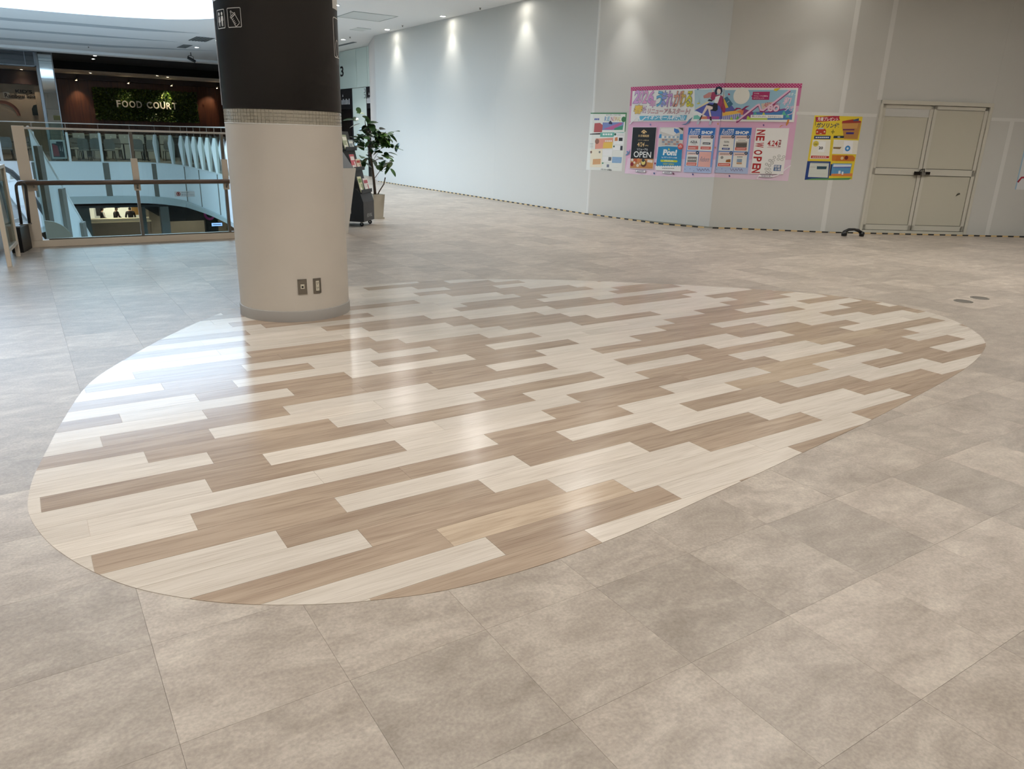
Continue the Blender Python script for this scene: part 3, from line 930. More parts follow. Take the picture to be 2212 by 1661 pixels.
# ------------------------------------------------------------------ near glass railing at the atrium edge
rail = thing('glass_railing', 'near glass railing with brown handrail left of the round column', 'railing', (0, 11.3, 0))
k = MB(); k.box(0.06, -0.03, 0, 2.62, 0.08, 0.085); bevel(k.build('kerb', M_CREAM, rail), 0.005)
k = MB(); k.box(0.26, -0.022, 0.085, 2.60, 0.035, 0.102); k.build('glazing_channel', M_STEEL, rail)
k = MB(); k.box(0.10, -0.02, 1.432, 2.62, 0.03, 1.458); bevel(k.build('top_rail', M_RAILT, rail), 0.004)
p = MB(); p.box(0.06, -0.03, 0.085, 0.19, 0.06, 1.47); bevel(p.build('post', M_CREAM, rail), 0.004)
p = MB(); p.box(0.17, -0.035, 0.70, 0.225, -0.02, 0.84); p.build('bracket_plate', M_CREAM, rail)
for x in (1.36, 2.50):
    p = MB(); p.box(x - 0.018, -0.018, 0.09, x + 0.018, 0.03, 1.44); p.build('post', M_STEEL, rail)
    p = MB(); p.box(x - 0.040, -0.05, 0.69, x + 0.040, -0.018, 1.10); br = bevel(p.build('bracket_plate', M_CREAM, rail), 0.004)
    p = MB(); p.lathe([(0.012, 0), (0.012, 0.012), (0.001, 0.014)], (0, 0, 0), 10); q = p.build('bracket_screw', M_STEEL, br); q.location = (x, -0.05, 0.725); q.rotation_euler = (math.pi / 2, 0, 0)
for x0, x1 in ((0.21, 1.335), (1.385, 2.475)):
    p = MB(); p.box(x0, -0.002, 0.10, x1, 0.008, 1.435); p.build('glass_pane', M_GLASS, rail)
h = MB(); h.tube([(0.03, -0.10, 0.80), (2.58, -0.10, 0.805)], 0.030, 12); h.build('handrail', M_BRONZE, rail, smooth=True)
for x in (0.195, 1.36, 2.50):
    h = MB(); h.tube([(x, -0.04, 0.74), (x, -0.09, 0.75), (x, -0.10, 0.785)], 0.010, 6); h.build('handrail_bracket', M_STEEL, rail)
st = MB()
art_faces(st, [('p', '#dfe9ec', rrect(1.815, 0.598, 2.075, 0.672, 0.008)), ('p', '#b02a34', [(1.865 + 0.027 * math.cos(t), 0.636 + 0.027 * math.sin(t)) for t in [j * math.pi / 8 for j in range(16)]]),
               ('p', '#eef2f4', [(1.865 + 0.021 * math.cos(t), 0.636 + 0.021 * math.sin(t)) for t in [j * math.pi / 8 for j in range(16)]]),
               ('p', '#2a2a30', [(1.861, 0.620), (1.867, 0.634), (1.872, 0.620), (1.876, 0.622), (1.871, 0.645), (1.878, 0.652), (1.862, 0.650), (1.856, 0.640), (1.860, 0.638), (1.857, 0.622)]),
               ('p', '#b02a34', [(1.848, 0.654), (1.851, 0.656), (1.883, 0.620), (1.880, 0.618)]),
               ('t', '#3a4450', '手すりから身を', 1.905, 0.643, 2.005, 0.660, 0, 0.0), ('t', '#3a4450', '乗り出さないでください', 1.905, 0.614, 2.065, 0.632, 0, 0.0)],
          lambda u, v, o, c_: (u, -0.003 - o, v))
tag(st.build('warning_sticker', sticker_mat(), rail), 'white sticker with a red no-leaning symbol')

# short glass barrier and escalator landing at the left edge
bar = thing('escalator_barrier', 'short white framed glass barrier beside the escalator landing at the left edge', 'barrier', (-0.14, 10.2, 0), math.radians(-6.7))
for y, nm in ((-0.385, 'post'), (0.385, 'post')):
    p = MB(); p.box(-0.022, y - 0.022, 0, 0.022, y + 0.022, 1.05); bevel(p.build('post', M_CREAM, bar), 0.003)
for z in (0.165, 1.03):
    p = MB(); p.box(-0.02, -0.363, z - 0.018, 0.02, 0.363, z + 0.018); p.build('cross_rail', M_RAILT, bar)
p = MB(); p.box(-0.005, -0.36, 0.183, 0.005, 0.36, 1.012); p.build('glass_pane', M_GLASSG, bar)

esc = thing('escalator', 'escalator going down beyond the near railing with white side panel', 'escalator', (0, 0, 0))
E0, ED = Vector((0.27, 12.0)), Vector((0.233, 0.9725))
def ep(Ld, side, z): 
    q = E0 + ED * Ld + Vector((ED.y, -ED.x)) * side
    return (q.x, q.y, z)
w_ = MB()
top = [(0.0, 1.45)] + [(0.25 * i, 1.45 - 0.577 * 0.25 * i) for i in range(1, 33)]
for (a, za), (b, zb) in zip(top, top[1:]):
    w_.face([ep(a, -0.02, za - 2.1), ep(b, -0.02, zb - 2.1), ep(b, -0.02, zb), ep(a, -0.02, za)])
w_.build('frosted_side_panel', frosted_mat('frosted_white_glass', '#f2f8fb'), esc)
w_ = MB(); w_.tube([ep(a, -0.025, z + 0.008) for a, z in top], 0.018, 6); w_.build('panel_capping', M_WHITE, esc)
for La, zt in ((0.13, 1.22), (1.17, 0.60), (2.33, -0.02), (3.5, -0.65)):
    w_ = MB(); v = [ep(La + dx, sd, z) for z in (zt - 2.0, zt) for sd in (0.0, 0.05) for dx in (-0.13, 0.13)]
    w_.mesh(v, [(0, 2, 3, 1), (4, 5, 7, 6), (0, 1, 5, 4), (1, 3, 7, 5), (3, 2, 6, 7), (2, 0, 4, 6)]); w_.build('panel_pier', M_JOINT, esc)
hp = [(-1.95, 0.62), (-2.05, 0.70), (-2.08, 0.80), (-2.02, 0.90), (-1.9, 0.96)] + [(-1.6 + 0.2 * i, 0.97) for i in range(6)] + [(-0.35, 0.965), (0.1, 0.94), (0.5, 0.86), (0.9, 0.72), (1.4, 0.47), (7, -2.76)]
for sd in (-0.42, -1.40):
    w_ = MB(); w_.tube([ep(a, sd, z) for a, z in hp], 0.035, 8); w_.build('rubber_handrail', M_SOLIDBLACK, esc, smooth=True)
    w_ = MB()
    gp = [(-1.9, 0.93)] + [(a, z - 0.04) for a, z in hp[5:]]
    for (a, za), (b, zb) in zip(gp, gp[1:]):
        w_.face([ep(a, sd, za), ep(b, sd, zb), ep(b, sd, min(zb - 0.62, 0.28)), ep(a, sd, min(za - 0.62, 0.28))])
    w_.build('balustrade_glass', M_GLASSG, esc)
    w_ = MB()
    for (a, za), (b, zb) in zip(gp, gp[1:]):
        z0, z1 = min(za - 0.62, 0.28), min(zb - 0.62, 0.28)
        v = [ep(L_, sd + o, z) for L_, zz in ((a, z0), (b, z1)) for o in (-0.08, 0.08) for z in (zz, zz - 0.5)]
        w_.mesh(v, [(0, 1, 5, 4), (2, 6, 7, 3), (0, 4, 6, 2), (1, 3, 7, 5)])
    w_.build('skirt_panel', M_WHITE, esc)
w_ = MB()
for i in range(22):
    a, z = 0.2 + 0.35 * i, 0.0 - max(0, i - 1) * 0.20
    v = [ep(a + dx, sd, z + dz) for dz in (-0.2, 0) for sd in (-1.3, -0.52) for dx in (0, 0.36)]
    w_.mesh(v, [(0, 2, 3, 1), (4, 5, 7, 6), (0, 1, 5, 4), (1, 3, 7, 5), (3, 2, 6, 7), (2, 0, 4, 6)])
w_.build('step_band', mat('step_metal', '#55585a', 0.4, 0.6), esc)
w_ = MB(); w_.box(-1.7, 9.5, 0.001, -0.28, 11.5, 0.012); w_.build('comb_plate', mat('comb_plate', '#2e2f30', 0.5, 0.5), esc)
bx_ = thing('escalator_console', 'black floor box with grey lid at the escalator landing beside the railing', 'console', (-0.035, 11.05, 0), math.radians(-14))
w_ = MB(); w_.box(-0.075, -0.20, 0, 0.05, 0.2, 0.30); bevel(w_.build('case', M_SOLIDBLACK, bx_), 0.004)
w_ = MB(); w_.box(-0.085, -0.21, 0.30, 0.06, 0.21, 0.318); w_.build('lid', mat('console_lid', '#6a6c6c', 0.35, 0.5), bx_)
ub = thing('guard_bar', 'brown-grey bent pipe guard on the black box at the handrail end', 'guard bar', (0.0, 11.05, 0.318))
w_ = MB(); w_.tube([(-0.01, 0.0, 0.0), (0.0, 0.0, 0.42), (0.005, 0.0, 0.46), (0.03, 0.0, 0.495), (0.06, 0.0, 0.50), (0.085, 0, 0.49), (0.10, 0.06, 0.46), (0.10, 0.08, 0.42), (0.075, 0.08, 0.0)], 0.017, 8)
w_.build('pipe', mat('pipe_brown', '#57504b', 0.35, 0.4), ub, smooth=True)
w_ = MB(); w_.box(-0.04, -0.03, 0.0, 0.10, 0.11, 0.006); w_.build('foot_plate', M_STEEL, ub)
cv = [(0.22, 0.0), (0.22, 0.285)] + [(0.22 + 0.30 * math.sin(t), 0.285 * math.cos(t) + 0.0) for t in [j * math.pi / 20 for j in range(1, 11)]]
w_ = MB(); w_.prism(cv, -0.03, 0.03, 0, Matrix(((1, 0, 0, 0.03), (0, 0, -1, 11.72), (0, 1, 0, 0), (0, 0, 0, 1))))
w_.build('rounded_end_cover', M_WHITE, esc)

# ------------------------------------------------------------------ atrium edge: fascia, far railing
def ribbon(mbx, pl, z0, z1, o0=0.0, o1=0.0):
    A, B = offset_pl(pl, -o0), offset_pl(pl, -o1)
    for i in range(len(pl) - 1):
        mbx.face([(A[i][0], A[i][1], z0), (A[i + 1][0], A[i + 1][1], z0), (B[i + 1][0], B[i + 1][1], z1), (B[i][0], B[i][1], z1)])
f = MB(); ribbon(f, RIM, -1.42, 0.02, 0.02, 0.02)
wall_atrium = tag(f.build('wall_atrium', M_FASC, smooth=True), kind='structure')
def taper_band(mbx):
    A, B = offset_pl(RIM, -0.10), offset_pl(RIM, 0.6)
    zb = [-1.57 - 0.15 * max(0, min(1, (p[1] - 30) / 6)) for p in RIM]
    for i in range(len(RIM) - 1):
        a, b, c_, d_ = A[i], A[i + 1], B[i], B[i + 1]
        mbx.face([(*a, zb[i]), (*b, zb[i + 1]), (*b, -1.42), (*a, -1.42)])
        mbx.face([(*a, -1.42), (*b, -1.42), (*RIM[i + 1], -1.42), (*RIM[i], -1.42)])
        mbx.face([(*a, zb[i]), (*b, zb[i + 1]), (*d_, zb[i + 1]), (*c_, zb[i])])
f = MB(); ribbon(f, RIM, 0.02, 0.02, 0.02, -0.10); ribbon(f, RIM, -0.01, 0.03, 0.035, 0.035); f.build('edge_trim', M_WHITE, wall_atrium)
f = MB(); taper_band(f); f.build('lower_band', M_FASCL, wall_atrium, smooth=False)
def rim_at(dist):
    """point and direction at a distance along the rim measured back from the straight far edge at x = 3.9"""
    pl = [p for p in RIM]
    i0 = len(pl) - 2
    acc = 0.0
    if dist < 0:
        return Vector((3.9 + dist, 37.5)), Vector((-1, 0))
    i = i0
    while i > 0:
        a, b = Vector(pl[i]), Vector(pl[i - 1])
        L_ = (b - a).length
        if acc + L_ >= dist:
            d = (b - a).normalized()
            return a + d * (dist - acc), -d
        acc += L_
        i -= 1
    return Vector(pl[0]), Vector((0, 1))
for d0, w0 in ((-0.50, 0.24), (1.55, 0.26), (4.3, 0.10), (7.0, 0.10), (10.2, 0.10), (-3.1, 0.24)):
    p0, d_ = rim_at(d0)
    nn = Vector((d_.y, -d_.x)) * -1 if False else Vector((-d_.y, d_.x))
    a = p0 - d_ * w0 / 2; b = p0 + d_ * w0 / 2
    j = MB()
    o_ = nn * 0.035
    c0 = Vector((2.0, 25.0))
    if (p0 + o_ - c0).length > (p0 - o_ - c0).length: o_ = -o_
    v = [(q.x, q.y, z) for z in (-1.41, -0.02) for q in (a, b, b + o_, a + o_)]
    j.mesh(v, [(0, 1, 5, 4), (1, 2, 6, 5), (2, 3, 7, 6), (3, 0, 4, 7), (4, 5, 6, 7), (3, 2, 1, 0)])
    j.build('joint_strip', M_JOINT, wall_atrium)

far_rail = thing('atrium_railing', 'long far glass railing with white fin posts curving round the atrium', 'railing', (0, 0, 0))
posts = [rim_at(-4.2 + 1.2 * k) for k in range(24)]
inn = offset_pl(RIM, 0.08)
t_ = MB(); 
pts_r = [rim_at(-4.8 + 0.4 * k)[0] for k in range(76)]
t_.tube([(p.x, p.y, 1.55) for p in pts_r], 0.022, 6); t_.build('top_rail', M_RAILT, far_rail, smooth=True)
for p0, d_ in posts:
    nrm = Vector((-d_.y, d_.x))
    c0 = Vector((2.0, 25.0))
    if (p0 + nrm - c0).length < (p0 - nrm - c0).length: nrm = -nrm     # away from the void
    fin = MB()
    prof = [(-0.05, 0.02), (-0.14, 0.85), (-0.06, 1.19), (0.02, 1.19), (0.10, 0.85), (0.06, 0.02)]
    Mx = Matrix(((nrm.x, 0, d_.x, p0.x), (nrm.y, 0, d_.y, p0.y), (0, 1, 0, 0), (0, 0, 0, 1)))
    fin.prism(prof, -0.045, 0.045, 0, Mx); fin.build('fin_post', M_WHITE, far_rail)
    b_ = MB(); b_.box(p0.x - 0.008, p0.y - 0.008, 1.19, p0.x + 0.008, p0.y + 0.008, 1.54); b_.build('upper_rod', M_STEEL, far_rail)
for (p0, d0), (p1, d1) in zip(posts, posts[1:]):
    g_ = MB()
    dd = (p1 - p0).normalized() * 0.03
    a, b = p0 + dd, p1 - dd
    g_.face([(a.x, a.y, 0.03), (b.x, b.y, 0.03), (b.x, b.y, 1.53), (a.x, a.y, 1.53)]); g_.build('glass_pane', M_GLASSG, far_rail)

# ------------------------------------------------------------------ storey below
lf = MB(); lf.box(-9, 5, -4.75, 20, 52, -4.45)
tag(lf.build('floor_lower', mat('lower_floor', '#cbc8c2', 0.4)), kind='structure')
ls = MB(); ls.box(-9, 37.9, -1.95, 20, 52, -1.86)
tag(ls.build('ceiling_lower', M_DARK), kind='structure')
lw = MB(); lw.box(-9, 48.2, -4.45, 20, 48.4, -1.9)
wall_lower = tag(lw.build('wall_lower', mat('shop_back_wall', '#b5aa98', 0.7)), kind='structure')
lw = MB(); lw.box(5.95, 45.95, -4.45, 12, 46.05, -1.9); tag(lw.build('wall_shop', mat('shop_side_wall', '#756a5b', 0.7)), kind='structure')
lw = MB(); lw.box(-9, 5.0, -4.45, -8.9, 52, -0.3); 
bh = MB(); bh.prism([(4.95, -1.86), (4.95, -2.15), (6.15, -2.96), (11.5, -2.96), (11.5, -1.86)], 0, 0.2, 0, Matrix(((1, 0, 0, 0), (0, 0, -1, 41.15), (0, 1, 0, 0), (0, 0, 0, 1))))
tag(bh.build('wall_bulkhead', M_DARK), kind='structure')
pk = MB()
oa = [(8.12 + 0.27 * math.cos(t), -2.66 + 0.30 * math.sin(t)) for t in [math.radians(150 + 12 * j) for j in range(18)]]
ia = [(8.14 + 0.19 * math.cos(t), -2.62 + 0.22 * math.sin(t)) for t in [math.radians(150 + 12 * j) for j in range(18)]]
for j in range(17):
    pk.mesh([(p[0], y, p[1]) for y in (40.92, 40.945) for p in (oa[j], oa[j + 1], ia[j + 1], ia[j])], [(0, 1, 2, 3), (7, 6, 5, 4), (0, 4, 5, 1), (2, 6, 7, 3)])
tag(pk.build('shop_logo', mat('pink_logo', '#d63a9a', 0.5)), 'pink crescent shop logo on the dark bulkhead of the floor below', 'sign')
sgn = thing('screen_sign', 'small glowing blue-white sign under the dark bulkhead of the floor below', 'sign', (8.43, 40.9, -3.28))
p = MB(); p.box(-0.28, -0.03, 0, 0.28, 0.03, 0.20); p.build('case', M_DARK, sgn)
p = MB(); p.box(-0.26, -0.035, 0.02, 0.26, -0.028, 0.18); p.build('screen', mat('screen_glow', '#9fc4ff', 0.4, emit='#9fc4ff', estr=1.1), sgn)
p = MB(); p.box(-0.2, -0.038, 0.085, 0.2, -0.0355, 0.115); p.build('screen_text', mat('screen_ink', '#3a5a9a', 0.5), sgn)
p = MB(); p.box(7.9, 40.95, -4.45, 8.5, 41.3, -2.9); tag(p.build('dark_pillar', M_DARK), 'dark square pillar under the bulkhead of the floor below', 'pillar')
for (x0, x1), c_, lb in (((2.22, 2.70), '#4a524e', 'grey-green pillar left of the shop counter on the floor below'), ((4.80, 5.05), '#5a625e', 'slim grey-green pillar right of the staff on the floor below'), ((5.70, 6.08), '#8d918d', 'pale grey pillar right of the shop counter on the floor below')):
    t = thing('square_pillar', lb, 'pillar', ((x0 + x1) / 2, 40.2, -4.45))
    h_ = (x1 - x0) / 2
    p = MB(); p.box(-h_, -0.2, 0, h_, 0.2, 2.5); p.build('shaft', mat('pillar' + c_, c_, 0.5), t)
    p = MB(); p.box(-h_ - 0.02, -0.22, 0, h_ + 0.02, 0.22, 0.12); p.build('plinth', M_DARK, t)
ct = thing('shop_counter', 'cream edged brown shop counter on the floor below', 'counter', (4.4, 46.1, -4.45))
p = MB(); p.box(-1.35, -0.15, 0, 1.6, 0.4, 0.98); p.build('front', mat('counter_front', '#6a5f52', 0.6), ct)
p = MB(); p.box(-1.38, -0.22, 0.98, 1.62, 0.42, 1.06); p.build('lower_ledge', mat('counter_ledge', '#d8c7a6', 0.5), ct)
p = MB(); p.box(-1.38, -0.12, 1.06, 1.62, 0.42, 1.17); p.build('counter_top', mat('counter_top', '#e3d6bc', 0.5), ct)
p = MB(); p.box(3.2, 48.12, -4.0, 6.0, 48.2, -2.6); tag(p.build('menu_wall', mat('menu_wall', '#dcd5c6', 0.6, emit='#e8dcc4', estr=0.5)), 'lit pale menu wall behind the shop staff on the floor below', 'menu board')
for x, w0, c_ in ((3.55, 0.25, '#2b2a2c'), (5.35, 0.5, '#b98a4a')):
    p = MB(); p.box(x, 48.0, -3.3, x + w0, 48.13, -2.8); tag(p.build('shop_shelf', mat('shelf' + c_, c_, 0.6)), ('dark' if w0 < 0.3 else 'amber') + ' display unit on the lit wall behind the shop staff', 'display')

# three people working behind the counter
def person(loc, rz, label, cap, lean=0.0):
    root = thing('person', label, 'person', loc, rz)
    J = {'pelvis': (0, 0, 0.95), 'spine': (0, 0.0, 1.15), 'chest': (0, 0.02 + lean, 1.36), 'neck': (0, 0.03 + lean, 1.49), 'head': (0, 0.07 + lean * 1.3, 1.58), 'crown': (0, 0.06 + lean * 1.3, 1.68),
         'shL': (-0.18, 0.02 + lean, 1.40), 'elL': (-0.24, 0.08 + lean, 1.14), 'wrL': (-0.17, 0.27 + lean, 1.06), 'haL': (-0.14, 0.36 + lean, 1.06),
         'shR': (0.18, 0.02 + lean, 1.40), 'elR': (0.24, 0.08 + lean, 1.14), 'wrR': (0.17, 0.27 + lean, 1.06), 'haR': (0.14, 0.36 + lean, 1.06),
         'hiL': (-0.09, 0, 0.90), 'knL': (-0.10, 0.02, 0.50), 'anL': (-0.10, -0.02, 0.09), 'toL': (-0.10, 0.13, 0.045),
         'hiR': (0.09, 0, 0.90), 'knR': (0.10, 0.02, 0.50), 'anR': (0.10, -0.02, 0.09), 'toR': (0.10, 0.13, 0.045)}
    R_ = {'pelvis': 0.14, 'spine': 0.125, 'chest': 0.14, 'neck': 0.055, 'head': 0.088, 'crown': 0.07, 'shL': 0.065, 'elL': 0.048, 'wrL': 0.034, 'haL': 0.03, 'shR': 0.065, 'elR': 0.048, 'wrR': 0.034, 'haR': 0.03,
          'hiL': 0.09, 'knL': 0.062, 'anL': 0.042, 'toL': 0.035, 'hiR': 0.09, 'knR': 0.062, 'anR': 0.042, 'toR': 0.035}
    E_ = [('pelvis', 'spine'), ('spine', 'chest'), ('chest', 'neck'), ('neck', 'head'), ('head', 'crown')]
    for s_ in 'LR':
        E_ += [('chest', 'sh' + s_), ('sh' + s_, 'el' + s_), ('el' + s_, 'wr' + s_), ('wr' + s_, 'ha' + s_), ('pelvis', 'hi' + s_), ('hi' + s_, 'kn' + s_), ('kn' + s_, 'an' + s_), ('an' + s_, 'to' + s_)]
    names = list(J)
    me = bpy.data.meshes.new('body')
    me.from_pydata([J[k] for k in names], [(names.index(a), names.index(b)) for a, b in E_], [])
    o = bpy.data.objects.new('body', me); COL.objects.link(o)
    sk = o.modifiers.new('skin', 'SKIN')
    for i, k in enumerate(names):
        d = me.skin_vertices[0].data[i]; d.radius = (R_[k], R_[k] * (0.75 if k in ('chest', 'spine', 'pelvis') else 1)); d.use_root = (k == 'pelvis')
    o.modifiers.new('sub', 'SUBSURF').levels = 2
    dg = bpy.context.evaluated_depsgraph_get()
    m2 = bpy.data.meshes.new_from_object(o.evaluated_get(dg))
    bpy.data.objects.remove(o)
    for mm in (mat('uniform_dark', '#1d1518', 0.7), mat('skin_tone', '#b98d72', 0.6), mat('hair_black', '#15110f', 0.6), mat('trousers', '#18181b', 0.7)): m2.materials.append(mm)
    for p_ in m2.polygons:
        cz, cy = p_.center.z, p_.center.y
        arm = abs(p_.center.x) < 0.21 and cy > 0.28 + lean and cz < 1.12
        p_.material_index = 1 if arm else (3 if cz < 0.95 else (0 if cz < 1.47 else (2 if (cz > 1.655 or (cy < 0.05 + lean * 1.3 and cz > 1.53)) else 1)))
        p_.use_smooth = True
    link('body', m2, root)
    if cap:
        c_ = MB(); c_.lathe([(0.001, 0.085), (0.06, 0.075), (0.092, 0.035), (0.097, 0.0), (0.085, 0.0)], (0, 0.06 + lean * 1.3, 1.655), 14)
        c_.prism([(-0.07, 0.12 + lean * 1.3), (0.07, 0.12 + lean * 1.3), (0.05, 0.23 + lean * 1.3), (0, 0.245 + lean * 1.3), (-0.05, 0.23 + lean * 1.3)], 1.655, 1.668)
        c_.build('cap', M_SOLIDBLACK, root, smooth=True)
    a_ = MB(); a_.tube([(-0.10, 0.125 + lean, 1.42), (-0.02, 0.155 + lean, 1.25), (0.03, 0.15, 1.05)], 0.014, 5); a_.build('red_piping', mat('uniform_red', '#7d2a30', 0.6), root)
    return root
person((3.72, 47.0, -4.45), math.radians(-95), 'person in dark uniform and black cap behind the counter, nearest the left pillar', True)
person((4.40, 47.1, -4.45), math.radians(-120), 'person in dark uniform and tall black cap in the middle behind the counter', True, 0.03)
person((5.15, 47.0, -4.45), math.radians(0), 'bareheaded person in dark top seen from behind at the right of the counter', False)

# ------------------------------------------------------------------ food court across the atrium
fc = MB(); fc.box(-9, 38.3, CEIL - 0.02, 20, 44.0, CEIL + 0.05); fc.box(-9, 43.95, 4.02, 20, 44.1, CEIL)
tag(fc.build('ceiling_food_court', mat('black_ceiling', '#030303', 0.9)), kind='structure')
fc = MB(); fc.box(-9, 44.1, 4.02, 20, 47.9, 4.10)
tag(fc.build('ceiling_soffit', M_BEIGE), kind='structure')
fc = MB(); fc.box(-9, 37.6, CEIL - 0.10, 20, 38.35, CEIL + 0.02); tag(fc.build('trim_4', M_CEIL), kind='structure')
ww = MB(); ww.box(2.2, 48.0, 0, 13, 48.2, 4.2)
wall_wood = tag(ww.build('wall_wood', M_WOOD), kind='structure')
for k in range(9):
    p = MB(); p.box(2.25 + k * 1.19, 47.985, 0.0, 2.25 + k * 1.19 + 1.182, 48.0, 3.74); p.build('wood_panel', M_WOOD, wall_wood)
fc = MB(); fc.box(2.2, 47.6, 3.76, 13, 47.98, 4.02); tag(fc.build('trim_5', M_BROWND), kind='structure')
kw = MB(); kw.box(-9, 47.3, 0, 1.52, 47.5, 3.35); kw.box(1.52, 47.2, 0, 2.2, 48.0, 4.02)
tag(kw.build('wall_kids', [mat('kids_wall', '#b3a28c', 0.7)]), kind='structure')
fc = MB(); fc.box(-9, 47.0, 3.35, 2.2, 47.5, 4.02); tag(fc.build('trim_6', M_BROWND), kind='structure')
ks = thing('kids_sign', 'wall sign reading KIDS Rainbow Space left of the mirrored pillar', 'sign', (0, 47.28, 0))
for body, x0, z0, x1, z1, c_ in (("KID'S", 0.70, 2.94, 1.42, 3.10, '#2c2521'), ('Rainbow', 0.22, 2.70, 1.08, 2.90, '#33291f'), ('Space', 1.14, 2.70, 1.80, 2.90, '#33291f')):
    p = MB(); extr_text(p, body, x0, z0, x1, z1, 0.0, -0.02); p.build('lettering', mat('kids' + c_, c_, 0.6), ks)
p = MB(); p.box(0.16, 0.002, 2.66, 0.42, -0.006, 2.96); p.build('letter_backing', mat('kids_white', '#b8b0a2', 0.6), ks)
ar = MB(); ar.lathe([(0.55, 0), (0.70, 0), (0.70, 0.05)], (0, 0, 0), 20, 0, 0, math.pi)
o = ar.build('wall_arch', mat('kids_pink', '#b07a66', 0.7)); o.location = (0.05, 47.27, 1.85); o.rotation_euler = (math.pi / 2, 0, 0); tag(o, 'dull pink arch painted relief on the play area wall at the left edge', 'wall relief')
p = MB(); p.prism([(1.28, 1.9), (1.52, 1.9), (1.52, 2.42), (1.38, 2.38), (1.28, 2.2)], 0, 0.06, 0, Matrix(((1, 0, 0, 0), (0, 0, -1, 47.29), (0, 1, 0, 0), (0, 0, 0, 1))))
tag(p.build('play_panel', mat('play_green', '#1f2c2c', 0.6)), 'dark green rounded panel on the play area wall beside the mirrored pillar', 'panel')

# living green wall with lettering
gw = thing('green_wall', 'rectangular leafy green wall on the wooden wall of the food court', 'green wall', (0, 47.9, 0))
p = MB(); p.box(4.25, 0.0, 1.84, 9.38, 0.08, 3.40); p.build('backing', mat('moss_dark', '#0d120a', 0.9), gw)
rnd = random.Random(3)
for nm, c_, N_ in (('leaf_mass', '#22360f', 5200), ('leaf_mass', '#3d5519', 2600), ('leaf_mass', '#6c7726', 900)):
    lm = MB()
    for _ in range(N_):
        x, z = rnd.uniform(4.2, 9.43), rnd.uniform(1.80, 3.43)
        s_ = rnd.uniform(0.035, 0.085)
        M_ = Matrix.Translation((x, -rnd.uniform(0.01, 0.13), z)) @ Matrix.Rotation(rnd.uniform(0, 6.28), 4, 'Y') @ Matrix.Rotation(rnd.uniform(-0.9, 0.9), 4, 'X') @ Matrix.Rotation(rnd.uniform(-0.9, 0.9), 4, 'Z')
        lm.face([M_ @ Vector(q) for q in ((-s_ * 0.5, 0, 0), (0, 0.01, -s_ * 0.75), (s_ * 0.5, 0, 0), (0, -0.012, s_ * 0.9))])
    tag(lm.build(nm, mat('leaf' + c_, c_, 0.35), gw), kind='stuff')
fs = thing('food_court_sign', 'white raised letters FOOD COURT on the leafy green wall', 'sign', (0, 47.72, 0))
x = 5.24
for ch, w0 in zip('FOOD COURT', (0.24, 0.34, 0.34, 0.31, 0.16, 0.31, 0.34, 0.29, 0.29, 0.27)):
    if ch != ' ':
        p = MB(); extr_text(p, ch, x + 0.02, 2.47, x + w0 - 0.02, 2.82, 0.0, -0.05, off=0.02); p.build('letter', mat('letter_white', '#cfcac0', 0.5), fs)
    x += w0 + 0.02

# mirrored lift pillar in front of the food court
mp_ = thing('mirrored_pillar', 'tall mirror-clad pillar with metal edges at the far side of the atrium', 'pillar', (1.80, 39.2, 0))
p = MB(); p.box(-0.33, -0.14, 0, 0.27, 0.3, CEIL - 0.05); p.build('core', mat('pillar_core', '#777a78', 0.5), mp_)
M_MIRROR = mat('mirror_panel', '#c4cac8', 0.05, 0.9)
zs = [0.0, 1.05, 2.1, 2.75, 3.3, 4.0, 4.32]
for a, b in zip(zs, zs[1:]):
    p = MB(); p.box(-0.22, -0.165, a + 0.006, 0.25, -0.14, b - 0.006); p.build('mirror_panel', M_MIRROR, mp_)
for x0, x1 in ((-0.34, -0.235), (0.255, 0.295)):
    p = MB(); p.box(x0, -0.19, 0, x1, 0.3, CEIL - 0.04); p.build('edge_profile', mat('edge_metal', '#8b8d8e', 0.3, 0.7), mp_)
p = MB(); p.box(0.0, -0.172, 1.66, 0.26, -0.166, 1.85); tag(p.build('notice_plate', mat('olive_plate', '#6d6330', 0.6), mp_), 'olive notice plate')
ln = thing('clerestory_window', 'dark framed glass strip under the ceiling left of the mirrored pillar', 'window', (0, 38.6, 0))
p = MB(); p.box(-3, 0, 3.76, 1.44, 0.02, 4.30); p.build('pane', mat('dark_pane', '#20242a', 0.05, 0.0, 0.8, coat=1), ln)
for b_ in ((-3, -0.02, 4.28, 1.46, 0.04, 4.36), (-3, -0.02, 3.72, 1.46, 0.04, 3.77), (1.07, -0.02, 3.76, 1.10, 0.04, 4.30), (1.40, -0.02, 3.72, 1.46, 0.04, 4.36)):
    p = MB(); p.box(*b_); p.build('frame_bar', mat('window_metal', '#7d8186', 0.4, 0.5), ln)
ps = thing('poster_stand', 'upright poster board with red and dark artwork at the foot of the mirrored pillar', 'poster stand', (1.77, 38.4, 0))
p = MB(); p.box(-0.27, -0.02, 0.10, 0.27, 0.03, 0.86); p.build('board', M_WHITE, ps)
p = MB(); art_faces(p, [('p', '#3a4248', [(-0.22, 0.16), (0.20, 0.16), (0.20, 0.80), (-0.22, 0.80)]), ('p', '#b04a52', [(-0.22, 0.20), (0.02, 0.20), (-0.02, 0.62), (-0.2, 0.70)]), ('p', '#d8dadc', [(-0.22, 0.72), (-0.05, 0.72), (-0.05, 0.80), (-0.22, 0.80)]), ('p', '#c9ccd0', [(0.05, 0.42), (0.09, 0.42), (0.07, 0.66)]), ('p', '#c9ccd0', [(0.12, 0.40), (0.16, 0.40), (0.15, 0.62)])], lambda u, v, o_, c_: (u, -0.021 - o_, v)); p.build('poster', M_ART, ps)
